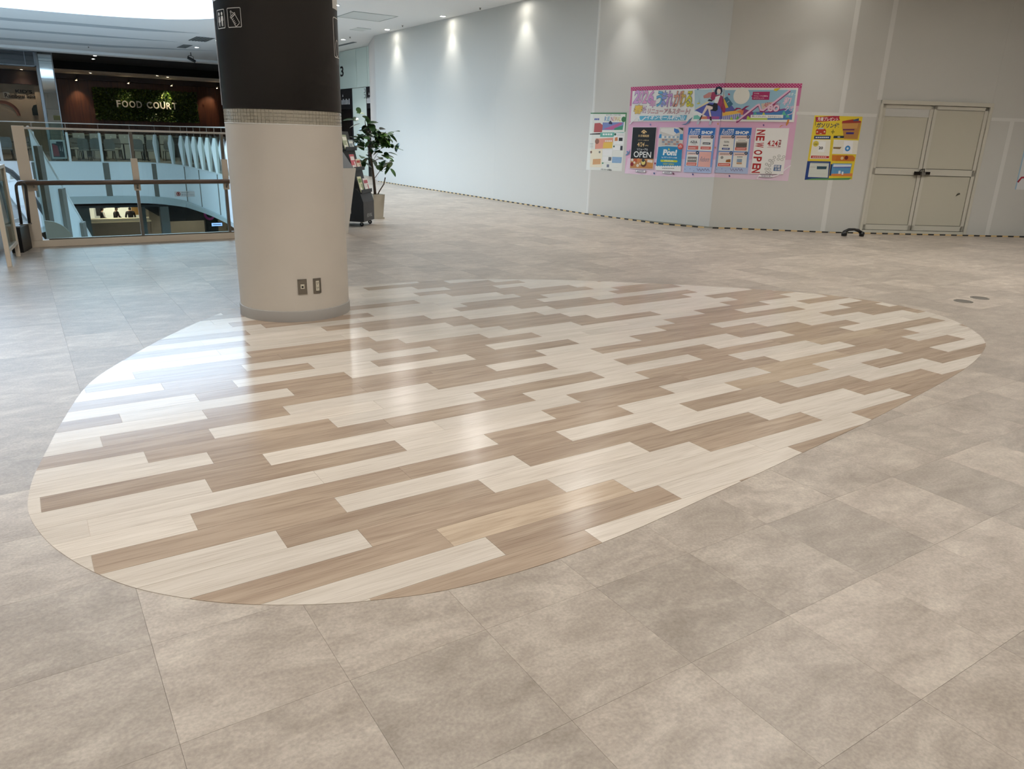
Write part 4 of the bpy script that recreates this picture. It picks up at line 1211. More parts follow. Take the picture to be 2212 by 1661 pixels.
for x in (-0.2, 0.2):
    p = MB(); p.box(x - 0.02, -0.12, 0, x + 0.02, 0.14, 0.10); p.build('foot', M_STEEL, ps)

# chairs and tables of the food court
def make_chair():
    t = thing('cafe_chair', 'grey upholstered cafe chair in the dim food court behind the far railing', 'chair', (0, 0, 0), 0, 'food court chairs')
    M_F = mat('grey_fabric', '#8b8986', 0.8)
    s_ = MB(); s_.box(-0.21, -0.21, 0.42, 0.21, 0.21, 0.48); bevel(s_.build('seat', mat('seat_pad', '#a8a39b', 0.8), t), 0.015)
    s_ = MB()
    pr = [(-0.19, 0.50), (-0.225, 0.62), (-0.20, 0.88), (-0.15, 0.93), (0.15, 0.93), (0.20, 0.88), (0.225, 0.62), (0.19, 0.50)]
    s_.prism(pr, -0.02, 0.02, 0, Matrix(((1, 0, 0, 0), (0, 0.12, -1, -0.26), (0, 1, 0, 0), (0, 0, 0, 1)))); s_.build('backrest', M_F, t)
    for sx in (-1, 1):
        for sy in (-1, 1):
            s_ = MB(); s_.tube([(sx * 0.18, sy * 0.18, 0.42), (sx * 0.21, sy * 0.21, 0.0)], 0.014, 6); s_.build('leg', M_SOLIDBLACK, t)
    return t
ORD = ('first', 'second', 'third', 'fourth', 'fifth', 'sixth', 'seventh', 'eighth', 'ninth', 'tenth')
chair0 = make_chair()
spots = [(2.75, 39.3, 0.1), (3.25, 39.25, -0.05), (3.8, 39.3, 0.0), (4.95, 39.3, 0.08), (5.55, 39.3, -0.1), (0.45, 39.3, 0.0), (-0.1, 39.35, 0.1), (2.6, 41.2, 3.1), (3.5, 41.2, 3.2), (4.3, 41.25, 3.1), (5.2, 41.2, 3.15), (6.3, 39.6, 0.1), (6.9, 38.6, 0.4), (0.9, 41.3, 3.1)]
for i, (x, y, a) in enumerate(spots):
    o = chair0 if i == 0 else copy_tree(chair0)
    o.location = (x, y, 0); o.rotation_euler.z = a
    rowc = sorted(q[0] for q in spots if (q[1] > 40.5) == (y > 40.5))
    tag(o, 'grey upholstered cafe chair beyond the far railing, %s from the left in the %s row' % (ORD[rowc.index(x)], 'rear' if y > 40.5 else 'front'))
def make_table():
    t = thing('cafe_table', 'dark square cafe table between the grey chairs of the food court', 'table', (0, 0, 0), 0, 'food court tables')
    s_ = MB(); s_.box(-0.38, -0.35, 0.70, 0.38, 0.35, 0.735); s_.build('table_top', mat('table_top', '#4b443d', 0.4), t)
    s_ = MB(); s_.tube([(0, 0, 0.02), (0, 0, 0.70)], 0.03, 8); s_.build('pedestal', M_SOLIDBLACK, t)
    s_ = MB(); s_.lathe([(0.001, 0.03), (0.22, 0.02), (0.23, 0.0)], (0, 0, 0), 16); s_.build('base', M_SOLIDBLACK, t)
    return t
tb0 = make_table()
tsp = [(2.8, 40.25), (3.65, 40.25), (4.5, 40.25), (5.35, 40.25), (0.4, 40.25), (6.5, 40.3)]
for i, (x, y) in enumerate(tsp):
    o = tb0 if i == 0 else copy_tree(tb0)
    o.location = (x, y, 0)
    tag(o, 'dark square cafe table between grey chairs, %s from the left beyond the far railing' % ORD[sorted(q[0] for q in tsp).index(x)])
lc = thing('long_counter', 'long dark counter with pale upper edge along the wooden wall', 'counter', (6.0, 44.8, 0))
p = MB(); p.box(-3.6, -0.3, 0, 3.6, 0.3, 1.0); p.build('body', mat('counter_dark', '#5a5249', 0.7), lc)
p = MB(); p.box(-3.65, -0.35, 1.0, 3.65, 0.35, 1.05); p.build('counter_top', mat('counter_pale', '#9a9078', 0.6), lc)
bxp = None
for i, x in enumerate((2.85, 3.55, 4.2, 4.8, 5.4, 6.0, 6.6)):
    if bxp is None:
        bxp = thing('tray_unit', 'pale grey box unit standing behind the food court chairs', 'box unit', (0, 0, 0), 0, 'pale box units in the food court')
        p = MB(); p.box(-0.24, -0.15, 0, 0.24, 0.15, 1.12); bevel(p.build('cabinet', mat('unit_pale', '#c4c0b8', 0.6), bxp), 0.01)
        p = MB(); p.lathe([(0.03, 0.0), (0.03, 0.012), (0.001, 0.014)], (0, 0, 0), 10); q = p.build('knob', mat('knob_white', '#e6e6e6', 0.3), bxp); q.location = (0, -0.15, 1.0); q.rotation_euler = (math.pi / 2, 0, 0)
        o = bxp
    else:
        o = copy_tree(bxp)
    o.location = (x, 42.2, 0)
    tag(o, 'pale grey box unit behind the food court chairs, %s from the left' % ORD[i])

# ------------------------------------------------------------------ brochure stand, info stand and plant behind the column
RK = math.atan2(0.75, 0.66)
bs = thing('brochure_stand', 'black wheeled brochure stand with sloping tiers behind the column', 'brochure stand', (4.83, 11.99, 0), RK)
prof = [(0.0, 0.08), (0.0, 0.40), (0.05, 0.55), (0.13, 0.62), (0.19, 0.90), (0.25, 0.95), (0.31, 1.22), (0.36, 1.26), (0.42, 1.52), (0.46, 1.52), (0.60, 0.08)]
MS = Matrix(((0, 0, 1, 0), (1, 0, 0, 0), (0, 1, 0, 0), (0, 0, 0, 1)))
M_RACK = mat('rack_black', '#121113', 0.5)
for x0, x1, nm, mm in ((0.0, 0.012, 'side_panel', M_RACK), (0.533, 0.545, 'side_panel', M_RACK), (0.012, 0.533, 'body', mat('rack_grey', '#2c2a2a', 0.5))):
    p = MB(); p.prism(prof, x0, x1, 0, MS); p.build(nm, mm, bs)
for k, (y, z) in enumerate(((0.035, 0.545), (0.155, 0.905), (0.28, 1.22))):
    p = MB(); p.box(0.012, y - 0.012, z, 0.533, y + 0.10, z + 0.012); p.box(0.012, y - 0.014, z, 0.533, y - 0.008, z + 0.06); p.build('shelf_lip', M_RACK, bs)
for x in (0.06, 0.485):
    for y in (0.06, 0.52):
        w0 = MB(); w0.lathe([(0.012, -0.012), (0.032, -0.012), (0.036, 0), (0.032, 0.012), (0.012, 0.012)], (0, 0, 0), 14)
        o = w0.build('caster_wheel', M_SOLIDBLACK, bs, smooth=False); o.location = (x, y, 0.036); o.rotation_euler = (0, math.pi / 2, 0)
        w0 = MB(); w0.box(x - 0.02, y - 0.018, 0.06, x + 0.02, y + 0.018, 0.082); w0.build('caster_fork', M_STEEL, bs)
p = MB()
for t in fit_text('ÆON MALL', 0.16, 0.145, 0.44, 0.205, 0.1, 0.0):
    p.face([(q[0], -0.001, q[1]) for q in t])
tag(p.build('lettering', mat('logo_grey', '#b5b3ae', 0.5), bs), 'pale mall lettering on the front')
Mst = Matrix.Translation((4.83, 11.99, 0)) @ Matrix.Rotation(RK, 4, 'Z')
BRO = [(0.04, 0.22, 0.045, 0.56, 0.26, '#c9c7a4', '#5f7a3c', 'green and cream leaflet on the lowest tier of the brochure stand'),
       (0.27, 0.50, 0.042, 0.56, 0.22, '#d9d2cd', '#a8424e', 'white and pink leaflet on the lowest tier of the brochure stand'),
       (0.03, 0.24, 0.165, 0.92, 0.25, '#c75a66', '#f0e4e0', 'red leaflet on the middle tier of the brochure stand'),
       (0.27, 0.48, 0.165, 0.92, 0.17, '#d8cdb6', '#a5382c', 'cream leaflet with red title on the middle tier of the brochure stand'),
       (0.03, 0.24, 0.29, 1.235, 0.24, '#a9b08f', '#e8e6d8', 'sage green leaflet on the top tier of the brochure stand'),
       (0.28, 0.50, 0.29, 1.235, 0.16, '#8d979a', '#dfe2dc', 'grey leaflet on the top tier of the brochure stand')]
for x0, x1, y, z, h, ca, cb, lb in BRO:
    o = MB()
    T_ = Mst @ Matrix.Translation((0, y, z)) @ Matrix.Rotation(math.radians(-14), 4, 'X')
    o.box(x0, 0, 0.0, x1, 0.006, h, M=T_)
    for i in range(len(o.ink)): o.ink[i] = lin(ca)
    art_faces(o, [('p', cb, [(x0 + 0.02, h * 0.62), (x1 - 0.02, h * 0.62), (x1 - 0.02, h * 0.86), (x0 + 0.02, h * 0.86)]), ('p', '#efece4', [(x0 + 0.03, h * 0.12), (x1 - 0.08, h * 0.12), (x1 - 0.08, h * 0.3), (x0 + 0.03, h * 0.3)]),
                  ('p', cb, [(x1 - 0.06, h * 0.1), (x1 - 0.02, h * 0.1), (x1 - 0.03, h * 0.5), (x1 - 0.07, h * 0.55)])], lambda u, v, of, c_: T_ @ Vector((u, -0.0005 - of, v)))
    tag(o.build('leaflet', M_ART), lb, 'leaflet', 'leaflets on the brochure stand')

ist = thing('info_stand', 'white tapered information stand with grey sloping screen peeking out behind the column', 'information stand', (4.12, 11.4, 0), 0.0)
p = MB()
v = [(x * w, y * d, z) for z, w, d in ((0.0, 0.15, 0.13), (0.99, 0.285, 0.22)) for x in (-1, 1) for y in (-1, 1)]
p.mesh(v, [(0, 1, 3, 2), (4, 6, 7, 5), (0, 4, 5, 1), (1, 5, 7, 3), (3, 7, 6, 2), (2, 6, 4, 0)]); p.build('pedestal', mat('info_white', '#efeae1', 0.5), ist)
p = MB(); p.prism([(-0.22, 0.99), (0.22, 0.99), (0.22, 1.22)], -0.25, 0.25, 0, MS); p.build('screen_housing', mat('info_grey', '#707274', 0.4), ist)
p = MB(); p.box(0.22, -0.10, 0.30, 0.2265, 0.0, 0.42); q = p.build('access_plate', mat('info_plate', '#bdb9b0', 0.4), ist)

pot = thing('potted_rubber_plant', 'tall potted rubber plant with broad green leaves beside the brochure stand', 'plant', (5.58, 13.2, 0))
p = MB()
for z0, w0, z1, w1 in ((0.0, 0.085, 0.44, 0.118),):
    v = [(x * w, y * w, z) for z, w in ((z0, w0), (z1, w1), (z1, w1 - 0.02), (z1 - 0.05, w1 - 0.025)) for x, y in ((-1, -1), (1, -1), (1, 1), (-1, 1))]
    fcs = [(3, 2, 1, 0)]
    for r in range(3):
        for k in range(4): fcs.append((r * 4 + k, r * 4 + (k + 1) % 4, (r + 1) * 4 + (k + 1) % 4, (r + 1) * 4 + k))
    p.mesh(v, fcs)
p.build('pot', mat('pot_cream', '#c6bfae', 0.5), pot)
p = MB(); p.box(-0.105, -0.105, 0, 0.105, 0.105, 0.025); p.build('saucer', mat('saucer_cream', '#bdb6a5', 0.5), pot)
p = MB(); p.box(-0.094, -0.094, 0.385, 0.094, 0.094, 0.395); p.build('soil', mat('soil', '#3a2f26', 0.9), pot)
# the plant's left and right in the room, seen from the walkway
RV = Vector((0.92, -0.39, 0)).normalized(); FV = Vector((-0.39, -0.92, 0)).normalized()
def pv(r, f, z): return RV * r + FV * f + Vector((0, 0, z))
trunk = [pv(-0.02, 0, 0.38), pv(-0.04, 0, 0.7), pv(-0.07, 0.01, 1.0), pv(-0.10, 0.0, 1.25), pv(-0.13, 0.0, 1.5), pv(-0.16, 0.0, 1.66)]
M_BARK = mat('bark', '#5d4d40', 0.8, noise=0.15, nscale=30)
p = MB(); p.tube(trunk, 0.02, 8, radii=[0.026, 0.024, 0.022, 0.018, 0.014, 0.009]); p.build('trunk', M_BARK, pot, smooth=True)
p = MB(); p.tube([pv(0, 0.02, 0.39), pv(0.06, 0.03, 0.5), pv(0.14, 0.03, 0.62), pv(0.17, 0.03, 0.74)], 0.012, 6); p.build('stem', M_BARK, pot, smooth=True)
rnd = random.Random(11)
lv = MB()
pf = [(0.0, 0.0), (0.028, 0.02), (0.042, 0.055), (0.040, 0.09), (0.026, 0.125), (0.0, 0.150)]
vv, ff = [], []
for i, (w, l) in enumerate(pf):
    dz = -0.9 * (l ** 2) 
    vv += [(-w, l, dz + w * 0.22), (0, l, dz), (w, l, dz + w * 0.22)]
for i in range(len(pf) - 1):
    a = i * 3
    ff += [(a, a + 1, a + 4, a + 3), (a + 1, a + 2, a + 5, a + 4)]
lv.mesh(vv, ff)
leaf0 = None
LEAF_M = [mat('leaf_green', '#3a5b2a', 0.3, noise=0.2, nscale=14), mat('leaf_dark', '#2b4622', 0.3), mat('leaf_olive', '#557735', 0.35)]
BR = [pv(-0.13, 0.0, 1.5), pv(-0.30, 0.08, 1.40), pv(0.02, 0.05, 1.55), pv(0.12, 0.03, 1.42), pv(-0.05, 0.10, 1.28), pv(0.20, 0.02, 1.30), pv(0.14, 0.06, 1.06), pv(0.18, 0.05, 0.94), pv(-0.20, 0.05, 1.05), pv(-0.16, 0.0, 1.72), pv(0.25, -0.02, 1.50), pv(-0.34, 0.05, 1.33), pv(0.05, -0.08, 1.42)]
for b in BR:
    i = min(range(len(trunk)), key=lambda k: (trunk[k] - b).length + (0.5 if trunk[k].z > b.z else 0))
    p = MB(); p.tube([trunk[i], trunk[i].lerp(b, 0.6) + Vector((0, 0, 0.03)), b], 0.006, 5); p.build('branch', M_BARK, pot)
for n_ in range(150):
    b = BR[n_ % len(BR)]
    mi = rnd.choice((0, 0, 1, 2))
    key = ('leafmesh', mi)
    if key not in MATS:
        MATS[key] = lv.build('leaf', LEAF_M[mi], pot, smooth=True); o = MATS[key]
    else:
        o = MATS[key].copy(); COL.objects.link(o)
    az = rnd.uniform(0, 6.28)
    o.location = b + Vector((rnd.gauss(0, 0.075), rnd.gauss(0, 0.075), rnd.gauss(0, 0.065)))
    o.rotation_euler = (rnd.uniform(-0.9, 0.35), rnd.uniform(-0.5, 0.5), az)
    k_ = rnd.choice((1.2, 1.4, 1.05))
    o.scale = (k_, k_, k_)

# ------------------------------------------------------------------ posters on the hoarding
POSTER_ART = {
'banner': [
('p','#e6b6d3',[(0.844,2.5),(4.119,2.555),(4.109,0.884),(3.545,0.889),(2.743,0.908),(2.235,0.872),(1.514,0.873),(0.845,0.879)]),
('p','#ebd2e4',[(0.892,1.174),(4.116,1.259),(4.109,0.884),(3.545,0.889),(2.743,0.908),(2.235,0.872),(1.514,0.873),(0.845,0.879)]),
('p','#c23a78',[(0.844,2.5),(4.119,2.555),(4.119,2.481),(0.85,2.427)]),
('p','#d07aa6',[(0.85,2.427),(0.895,2.429),(0.894,2.155),(0.847,2.156)]),
('p','#d07aa6',[(4.06,2.48),(4.119,2.481),(4.118,2.182),(4.068,2.181)]),
('p','#f1f1ee',[(0.893,2.427),(4.06,2.48),(4.065,1.907),(0.897,1.865)]),
('p','#9cc6dc',[(2.758,2.416),(4.03,2.448),(4.026,1.945),(2.804,1.919)]),
('p','#b9d3dc',[(2.206,2.433),(2.794,2.431),(2.837,2.056),(2.25,2.053)]),
('p','#5f66b8',[(2.25,2.081),(2.481,2.216),(2.941,2.165),(3.017,2.087),(2.786,1.921),(2.628,1.919)]),
('p','#e8d7a8',[(2.249,2.089),(2.48,2.226),(2.531,2.21),(2.262,2.081)]),
('p','#7fc7b8',[(2.24,1.919),(2.245,1.982),(2.32,1.993),(2.429,1.923)]),
('p','#e08a6a',[(2.391,1.923),(2.405,1.967),(2.51,1.973),(2.516,1.924)]),
('p','#b45a9a',[(2.516,1.924),(2.51,1.973),(2.756,1.969),(2.75,1.926)]),
('p','#8d4a8e',[(3.163,2.116),(3.338,2.059),(3.592,2.077),(3.872,2.133),(4.005,2.087),(4.012,1.951),(3.167,1.93),(3.154,2.029)]),
('p','#4a86c4',[(3.338,2.059),(3.627,2.053),(3.998,2.136),(4.026,1.946),(3.322,1.929)]),
('p','#f0c25c',[(2.79,2.045),(3.039,2.076),(3.164,2.11),(3.153,2.042),(2.798,1.977)]),
('p','#e28a5e',[(3.04,2.064),(3.164,2.104),(3.157,2.011),(3.119,2.003),(3.115,2.034)]),
('p','#8d90c8',[(2.798,1.977),(3.116,2.028),(3.128,1.929),(2.804,1.922)]),
('p','#f2f2f2',[(2.807,1.982),(2.81,1.925),(2.816,1.925),(2.813,1.982)]),
('p','#f2f2f2',[(2.841,1.987),(2.844,1.926),(2.85,1.926),(2.847,1.987)]),
('p','#f2f2f2',[(2.874,1.993),(2.878,1.927),(2.884,1.927),(2.88,1.993)]),
('p','#f2f2f2',[(2.907,1.998),(2.911,1.928),(2.917,1.928),(2.913,1.998)]),
('p','#f2f2f2',[(2.94,2.003),(2.945,1.928),(2.951,1.928),(2.946,2.003)]),
('p','#f2f2f2',[(2.973,2.008),(2.979,1.929),(2.985,1.929),(2.979,2.008)]),
('p','#f2f2f2',[(3.006,2.013),(3.012,1.93),(3.018,1.93),(3.012,2.013)]),
('p','#f2f2f2',[(3.039,2.018),(3.046,1.931),(3.052,1.931),(3.045,2.018)]),
('p','#f2f2f2',[(3.072,2.024),(3.08,1.932),(3.086,1.932),(3.078,2.024)]),
('p','#9a2f5e',[(2.981,2.069),(3.026,2.125),(3.091,2.124),(3.133,2.1),(3.061,2.105),(3.019,2.076)]),
('p','#9a2f5e',[(3.12,2.097),(3.19,2.154),(3.26,2.165),(3.206,2.13),(3.148,2.079)]),
('p','#b7cf4a',[(2.935,1.918),(2.96,1.975),(2.999,1.919)]),
('p','#6fb86a',[(3.038,1.925),(3.068,1.993),(3.115,1.927)]),
('p','#b7cf4a',[(3.232,1.926),(3.262,1.994),(3.309,1.928)]),
('p','#63b59a',[(3.346,2.018),(3.368,2.069),(3.404,2.019)]),
('p','#c9d34a',[(3.494,2.015),(3.516,2.066),(3.552,2.017)]),
('p','#62c3a6',[(3.83,2.017),(3.864,2.096),(3.92,2.019)]),
('p','#62c3a6',[(3.906,1.981),(3.935,2.048),(3.982,1.983)]),
('p','#b9d34f',[(3.306,1.955),(3.594,1.962),(3.598,1.936),(3.232,1.926),(3.236,1.994)]),
('p','#d9c7b8',[(3.454,2.203),(3.653,2.239),(3.617,2.127),(3.478,2.111)]),
('t', '#c84a6a', 'AEON MALL', 3.501, 2.153, 3.8, 2.226, 0.25, 0.012),
('p','#f0f0e8',[(3.237,2.328),(3.233,2.36),(3.223,2.39),(3.206,2.417),(3.184,2.439),(3.157,2.456),(3.127,2.466),(3.095,2.47),(3.063,2.466),(3.033,2.456),(3.006,2.439),(2.984,2.417),(2.967,2.39),(2.957,2.36),(2.953,2.328),(2.957,2.296),(2.967,2.266),(2.984,2.239),(3.006,2.217),(3.033,2.2),(3.063,2.19),(3.095,2.186),(3.127,2.19),(3.157,2.2),(3.184,2.217),(3.206,2.239),(3.223,2.266),(3.233,2.296)]),
('p','#b02d68',[(3.285,2.399),(3.58,2.407),(3.582,2.271),(3.284,2.266)]),
('p','#b02d68',[(3.294,2.353),(3.262,2.325),(3.3,2.301)]),
('t', '#f4e6ee', 'その他、', 3.311, 2.361, 3.403, 2.382, 0, 0.012),
('t', '#f4e6ee', 'リニューアル情報は', 3.313, 2.32, 3.558, 2.344, 0, 0.012),
('t', '#f4e6ee', 'HPでチェック!', 3.308, 2.283, 3.492, 2.305, 0, 0.012),
('p','#9a3272',[(3.089,1.879),(3.402,2.149),(3.38,2.175),(3.067,1.905)]),
('p','#9a3272',[(3.382,2.135),(3.436,2.164),(3.42,2.194),(3.366,2.165)]),
('p','#9a3272',[(3.399,2.177),(3.425,2.115),(3.457,2.128),(3.431,2.19)]),
('p','#9a3272',[(3.417,2.133),(3.449,2.066),(3.48,2.081),(3.448,2.148)]),
('p','#9a3272',[(3.448,2.067),(3.517,2.06),(3.521,2.094),(3.452,2.101)]),
('p','#9a3272',[(3.512,2.058),(3.632,2.153),(3.61,2.18),(3.49,2.085)]),
('p','#9a3272',[(3.616,2.14),(3.938,2.418),(3.916,2.444),(3.594,2.166)]),
('p','#eac4dc',[(3.087,1.898),(3.398,2.166),(3.378,2.188),(3.067,1.92)]),
('p','#eac4dc',[(3.38,2.154),(3.432,2.181),(3.418,2.207),(3.366,2.18)]),
('p','#eac4dc',[(3.4,2.192),(3.425,2.134),(3.452,2.146),(3.427,2.204)]),
('p','#eac4dc',[(3.418,2.15),(3.448,2.084),(3.475,2.097),(3.445,2.163)]),
('p','#eac4dc',[(3.447,2.085),(3.513,2.078),(3.517,2.108),(3.451,2.115)]),
('p','#eac4dc',[(3.508,2.077),(3.627,2.17),(3.609,2.193),(3.49,2.1)]),
('p','#eac4dc',[(3.614,2.159),(3.934,2.435),(3.914,2.457),(3.594,2.181)]),
('t', '#9a3272', 'eo', 3.577, 2.067, 3.791, 2.184, 0.05, 0.05),
('t', '#f0cfe2', 'eo', 3.572, 2.076, 3.782, 2.193, 0.05, 0.03),
('t', '#f0cfe2', '和', 3.817, 2.189, 3.975, 2.324, 0.2, 0.03),
('t', '#f0cfe2', 'クオ', 3.865, 2.086, 4.036, 2.19, 0.2, 0.02),
('t', '#f2f6fa', 'ネオ・', 3.895, 2.347, 4.028, 2.398, 0.1, 0.03),
('p','#f0cfe2',[(3.942,2.02),(4.004,2.039),(4.001,2.051),(3.939,2.032)]),
('p','#f0cfe2',[(4.0,2.037),(4.04,2.073),(4.032,2.082),(3.992,2.046)]),
('p','#f2f2ee',[(3.295,2.011),(3.864,2.025),(3.866,1.969),(3.299,1.955)]),
('t', '#5a5a86', '楽しくきんきら、わかやまぐらし', 3.321, 1.974, 3.84, 2.005, 0, 0.004),
('p','#eac4dc',[(3.082,1.908),(3.079,1.917),(3.071,1.923),(3.061,1.923),(3.053,1.917),(3.05,1.908),(3.053,1.899),(3.061,1.893),(3.071,1.893),(3.079,1.899)]),
('p','#9a3272',[(3.084,1.883),(3.081,1.892),(3.074,1.897),(3.064,1.897),(3.057,1.892),(3.054,1.883),(3.057,1.874),(3.064,1.869),(3.074,1.869),(3.081,1.874)]),
('p','#e6cf3e',[(3.649,2.458),(3.736,2.472),(3.755,2.473),(3.693,2.417),(3.64,2.428)]),
('p','#d9914a',[(3.949,1.949),(3.983,1.957),(3.976,1.888),(3.945,1.837),(3.932,1.862)]),
('p','#d9914a',[(3.826,1.815),(3.848,1.847),(3.905,1.852),(3.85,1.832),(3.839,1.813)]),
('p','#c98d86',[(2.394,2.324),(2.498,2.381),(2.59,2.383),(2.521,2.29),(2.411,2.281)]),
('p','#3f7392',[(2.795,2.278),(2.846,2.311),(2.963,2.186),(2.897,2.118)]),
('p','#e0bf54',[(2.772,2.256),(2.795,2.278),(2.89,2.126),(2.831,2.109)]),
('p','#f2f2f2',[(2.853,2.208),(2.888,2.24),(2.892,2.235),(2.857,2.204)]),
('p','#a83a5e',[(2.559,2.38),(2.601,2.391),(2.651,2.332),(2.71,2.342),(2.774,2.309),(2.805,2.193),(2.842,2.109),(2.839,2.04),(2.807,2.034),(2.734,2.15),(2.683,2.167),(2.667,2.294),(2.589,2.236),(2.54,2.285)]),
('p','#f0efea',[(2.636,2.305),(2.729,2.331),(2.692,2.193),(2.622,2.215)]),
('p','#23233f',[(2.625,2.343),(2.606,2.401),(2.628,2.464),(2.687,2.482),(2.744,2.452),(2.758,2.394),(2.734,2.341),(2.691,2.4),(2.662,2.437),(2.649,2.395),(2.662,2.342)]),
('p','#efd9cc',[(2.652,2.416),(2.673,2.442),(2.718,2.426),(2.73,2.378),(2.703,2.35),(2.671,2.363)]),
('p','#1d1d22',[(2.487,2.167),(2.509,2.186),(2.598,2.167),(2.624,2.204),(2.693,2.182),(2.705,2.086),(2.666,2.059),(2.585,2.07),(2.564,2.086),(2.61,2.092),(2.604,2.14),(2.526,2.146)]),
('p','#efd9cc',[(2.478,2.162),(2.538,2.154),(2.605,2.135),(2.606,2.097),(2.559,2.081),(2.597,1.968),(2.567,1.967),(2.512,2.108),(2.428,1.983),(2.398,1.994),(2.455,2.119)]),
('p','#3a2638',[(2.398,1.994),(2.418,1.983),(2.387,1.901),(2.362,1.906)]),
('p','#3a2638',[(2.563,1.967),(2.594,1.968),(2.615,1.897),(2.577,1.903)]),
('p','#c9ccd6',[(2.336,1.911),(2.382,1.895),(2.358,1.829),(2.313,1.834)]),
('p','#c9ccd6',[(2.569,1.897),(2.619,1.895),(2.608,1.827),(2.564,1.832)]),
('p','#2a2a30',[(2.488,2.237),(2.512,2.266),(2.587,2.252),(2.579,2.223)]),
('p','#efd9cc',[(2.754,2.331),(2.782,2.341),(2.804,2.299),(2.774,2.309)]),
('p','#efd9cc',[(2.552,2.412),(2.564,2.439),(2.588,2.396),(2.559,2.386)]),
('p','#c23a5e',[(2.85,2.348),(2.867,2.366),(2.895,2.346),(2.877,2.33)]),
('p','#5a7a9c',[(2.248,2.444),(2.285,2.448),(2.294,2.432),(2.273,2.422)]),
('p','#d8cf6a',[(2.278,2.19),(2.313,2.214),(2.353,2.195),(2.317,2.179)]),
('t', '#6a6aa0', '2', 0.915, 2.193, 1.088, 2.442, 0.17, 0.05),
('t', '#d7aadb', '2', 0.921, 2.198, 1.082, 2.438, 0.17, 0.03),
('t', '#6a6aa0', '0', 1.023, 2.193, 1.166, 2.441, 0.17, 0.05),
('t', '#dcaad2', '0', 1.028, 2.198, 1.16, 2.436, 0.17, 0.03),
('t', '#6a6aa0', '2', 1.122, 2.192, 1.271, 2.44, 0.17, 0.05),
('t', '#e2a6cc', '2', 1.128, 2.197, 1.266, 2.435, 0.17, 0.03),
('t', '#6a6aa0', '6', 1.228, 2.192, 1.403, 2.438, 0.17, 0.05),
('t', '#d9a0d2', '6', 1.233, 2.197, 1.398, 2.433, 0.17, 0.03),
('t', '#6a6aa0', '年', 1.287, 2.123, 1.44, 2.268, 0.15, 0.05),
('t', '#e2a6cc', '年', 1.293, 2.127, 1.435, 2.263, 0.15, 0.03),
('t', '#4c5c78', 'う', 1.411, 2.132, 1.58, 2.426, 0.1, 0.05),
('t', '#6fb6dc', 'う', 1.415, 2.136, 1.574, 2.422, 0.1, 0.025),
('t', '#4c5c78', 'ま', 1.528, 2.131, 1.668, 2.425, 0.1, 0.05),
('t', '#9aa2dc', 'ま', 1.532, 2.136, 1.663, 2.42, 0.1, 0.025),
('t', '#4c5c78', 'れ', 1.63, 2.131, 1.809, 2.423, 0.1, 0.05),
('t', '#c99ad0', 'れ', 1.634, 2.136, 1.804, 2.419, 0.1, 0.025),
('t', '#4c5c78', 'か', 1.779, 2.131, 1.982, 2.421, 0.1, 0.05),
('t', '#e0a08a', 'か', 1.783, 2.135, 1.977, 2.416, 0.1, 0.025),
('t', '#4c5c78', '゛', 1.916, 2.344, 2.003, 2.42, 0.1, 0.05),
('t', '#e0a08a', '゛', 1.92, 2.348, 1.998, 2.415, 0.1, 0.025),
('t', '#4c5c78', 'わ', 1.925, 2.131, 2.067, 2.419, 0.1, 0.05),
('t', '#dcb85a', 'わ', 1.929, 2.135, 2.062, 2.415, 0.1, 0.025),
('t', '#4c5c78', 'る', 2.031, 2.131, 2.197, 2.418, 0.1, 0.05),
('t', '#d9d23e', 'る', 2.035, 2.135, 2.192, 2.413, 0.1, 0.025),
('t', '#4c5c78', '。', 2.142, 2.13, 2.223, 2.19, 0.1, 0.05),
('t', '#d9d23e', '。', 2.146, 2.135, 2.218, 2.185, 0.1, 0.025),
('t', '#8a6a80', '春', 0.933, 2.006, 1.176, 2.178, 0.15, 0.05),
('t', '#eccb62', '春', 0.94, 2.01, 1.169, 2.172, 0.15, 0.03),
('t', '#b07ab0', 'から', 1.155, 2.02, 1.24, 2.16, 0.1, 0.02),
('t', '#8a5a90', 'リニューアルスタート!', 1.253, 2.008, 2.171, 2.111, 0.25, 0.05),
('t', '#dcb6b0', 'リニューアルスタート!', 1.257, 2.013, 2.166, 2.106, 0.25, 0.025),
('p','#63b4d4',[(1.102,1.97),(2.108,1.987),(2.084,1.901),(1.074,1.888)]),
('t', '#f6f8fa', 'イオンモール和歌山', 1.24, 1.904, 2.066, 1.987, 0.2, 0.03),
('p','#f4f4f8',[(0.894,1.812),(1.043,1.952),(1.03,1.966),(0.881,1.826)]),
('p','#f4f4f8',[(1.025,1.946),(1.088,1.938),(1.09,1.958),(1.027,1.966)]),
('p','#f4f4f8',[(1.072,1.951),(1.095,1.881),(1.114,1.888),(1.091,1.958)]),
('p','#f4f4f8',[(1.096,1.881),(1.158,1.874),(1.16,1.894),(1.098,1.901)]),
('p','#f4f4f8',[(1.155,1.873),(1.243,1.946),(1.23,1.962),(1.142,1.889)]),
('p','#6a8ab4',[(2.156,1.911),(2.228,1.958),(2.156,1.854),(2.094,1.817),(2.007,1.824),(2.104,1.842)]),
('p','#5a8ab4',[(0.835,1.228),(0.904,1.286),(0.945,1.36),(0.927,1.275),(0.879,1.23)]),
('p','#8a7ab0',[(1.329,1.82),(1.353,1.835),(1.372,1.805),(1.348,1.793)]),
('p','#4a6a9a',[(1.5,0.92),(1.523,0.937),(1.543,0.906),(1.519,0.893)]),
('p','#7a3a5a',[(1.92,0.935),(1.943,0.951),(1.962,0.921),(1.939,0.908)]),
('p','#4a4a8a',[(2.327,0.942),(2.349,0.958),(2.367,0.928),(2.345,0.916)]),
('p','#4a4a8a',[(3.03,0.945),(3.049,0.96),(3.066,0.931),(3.046,0.919)]),
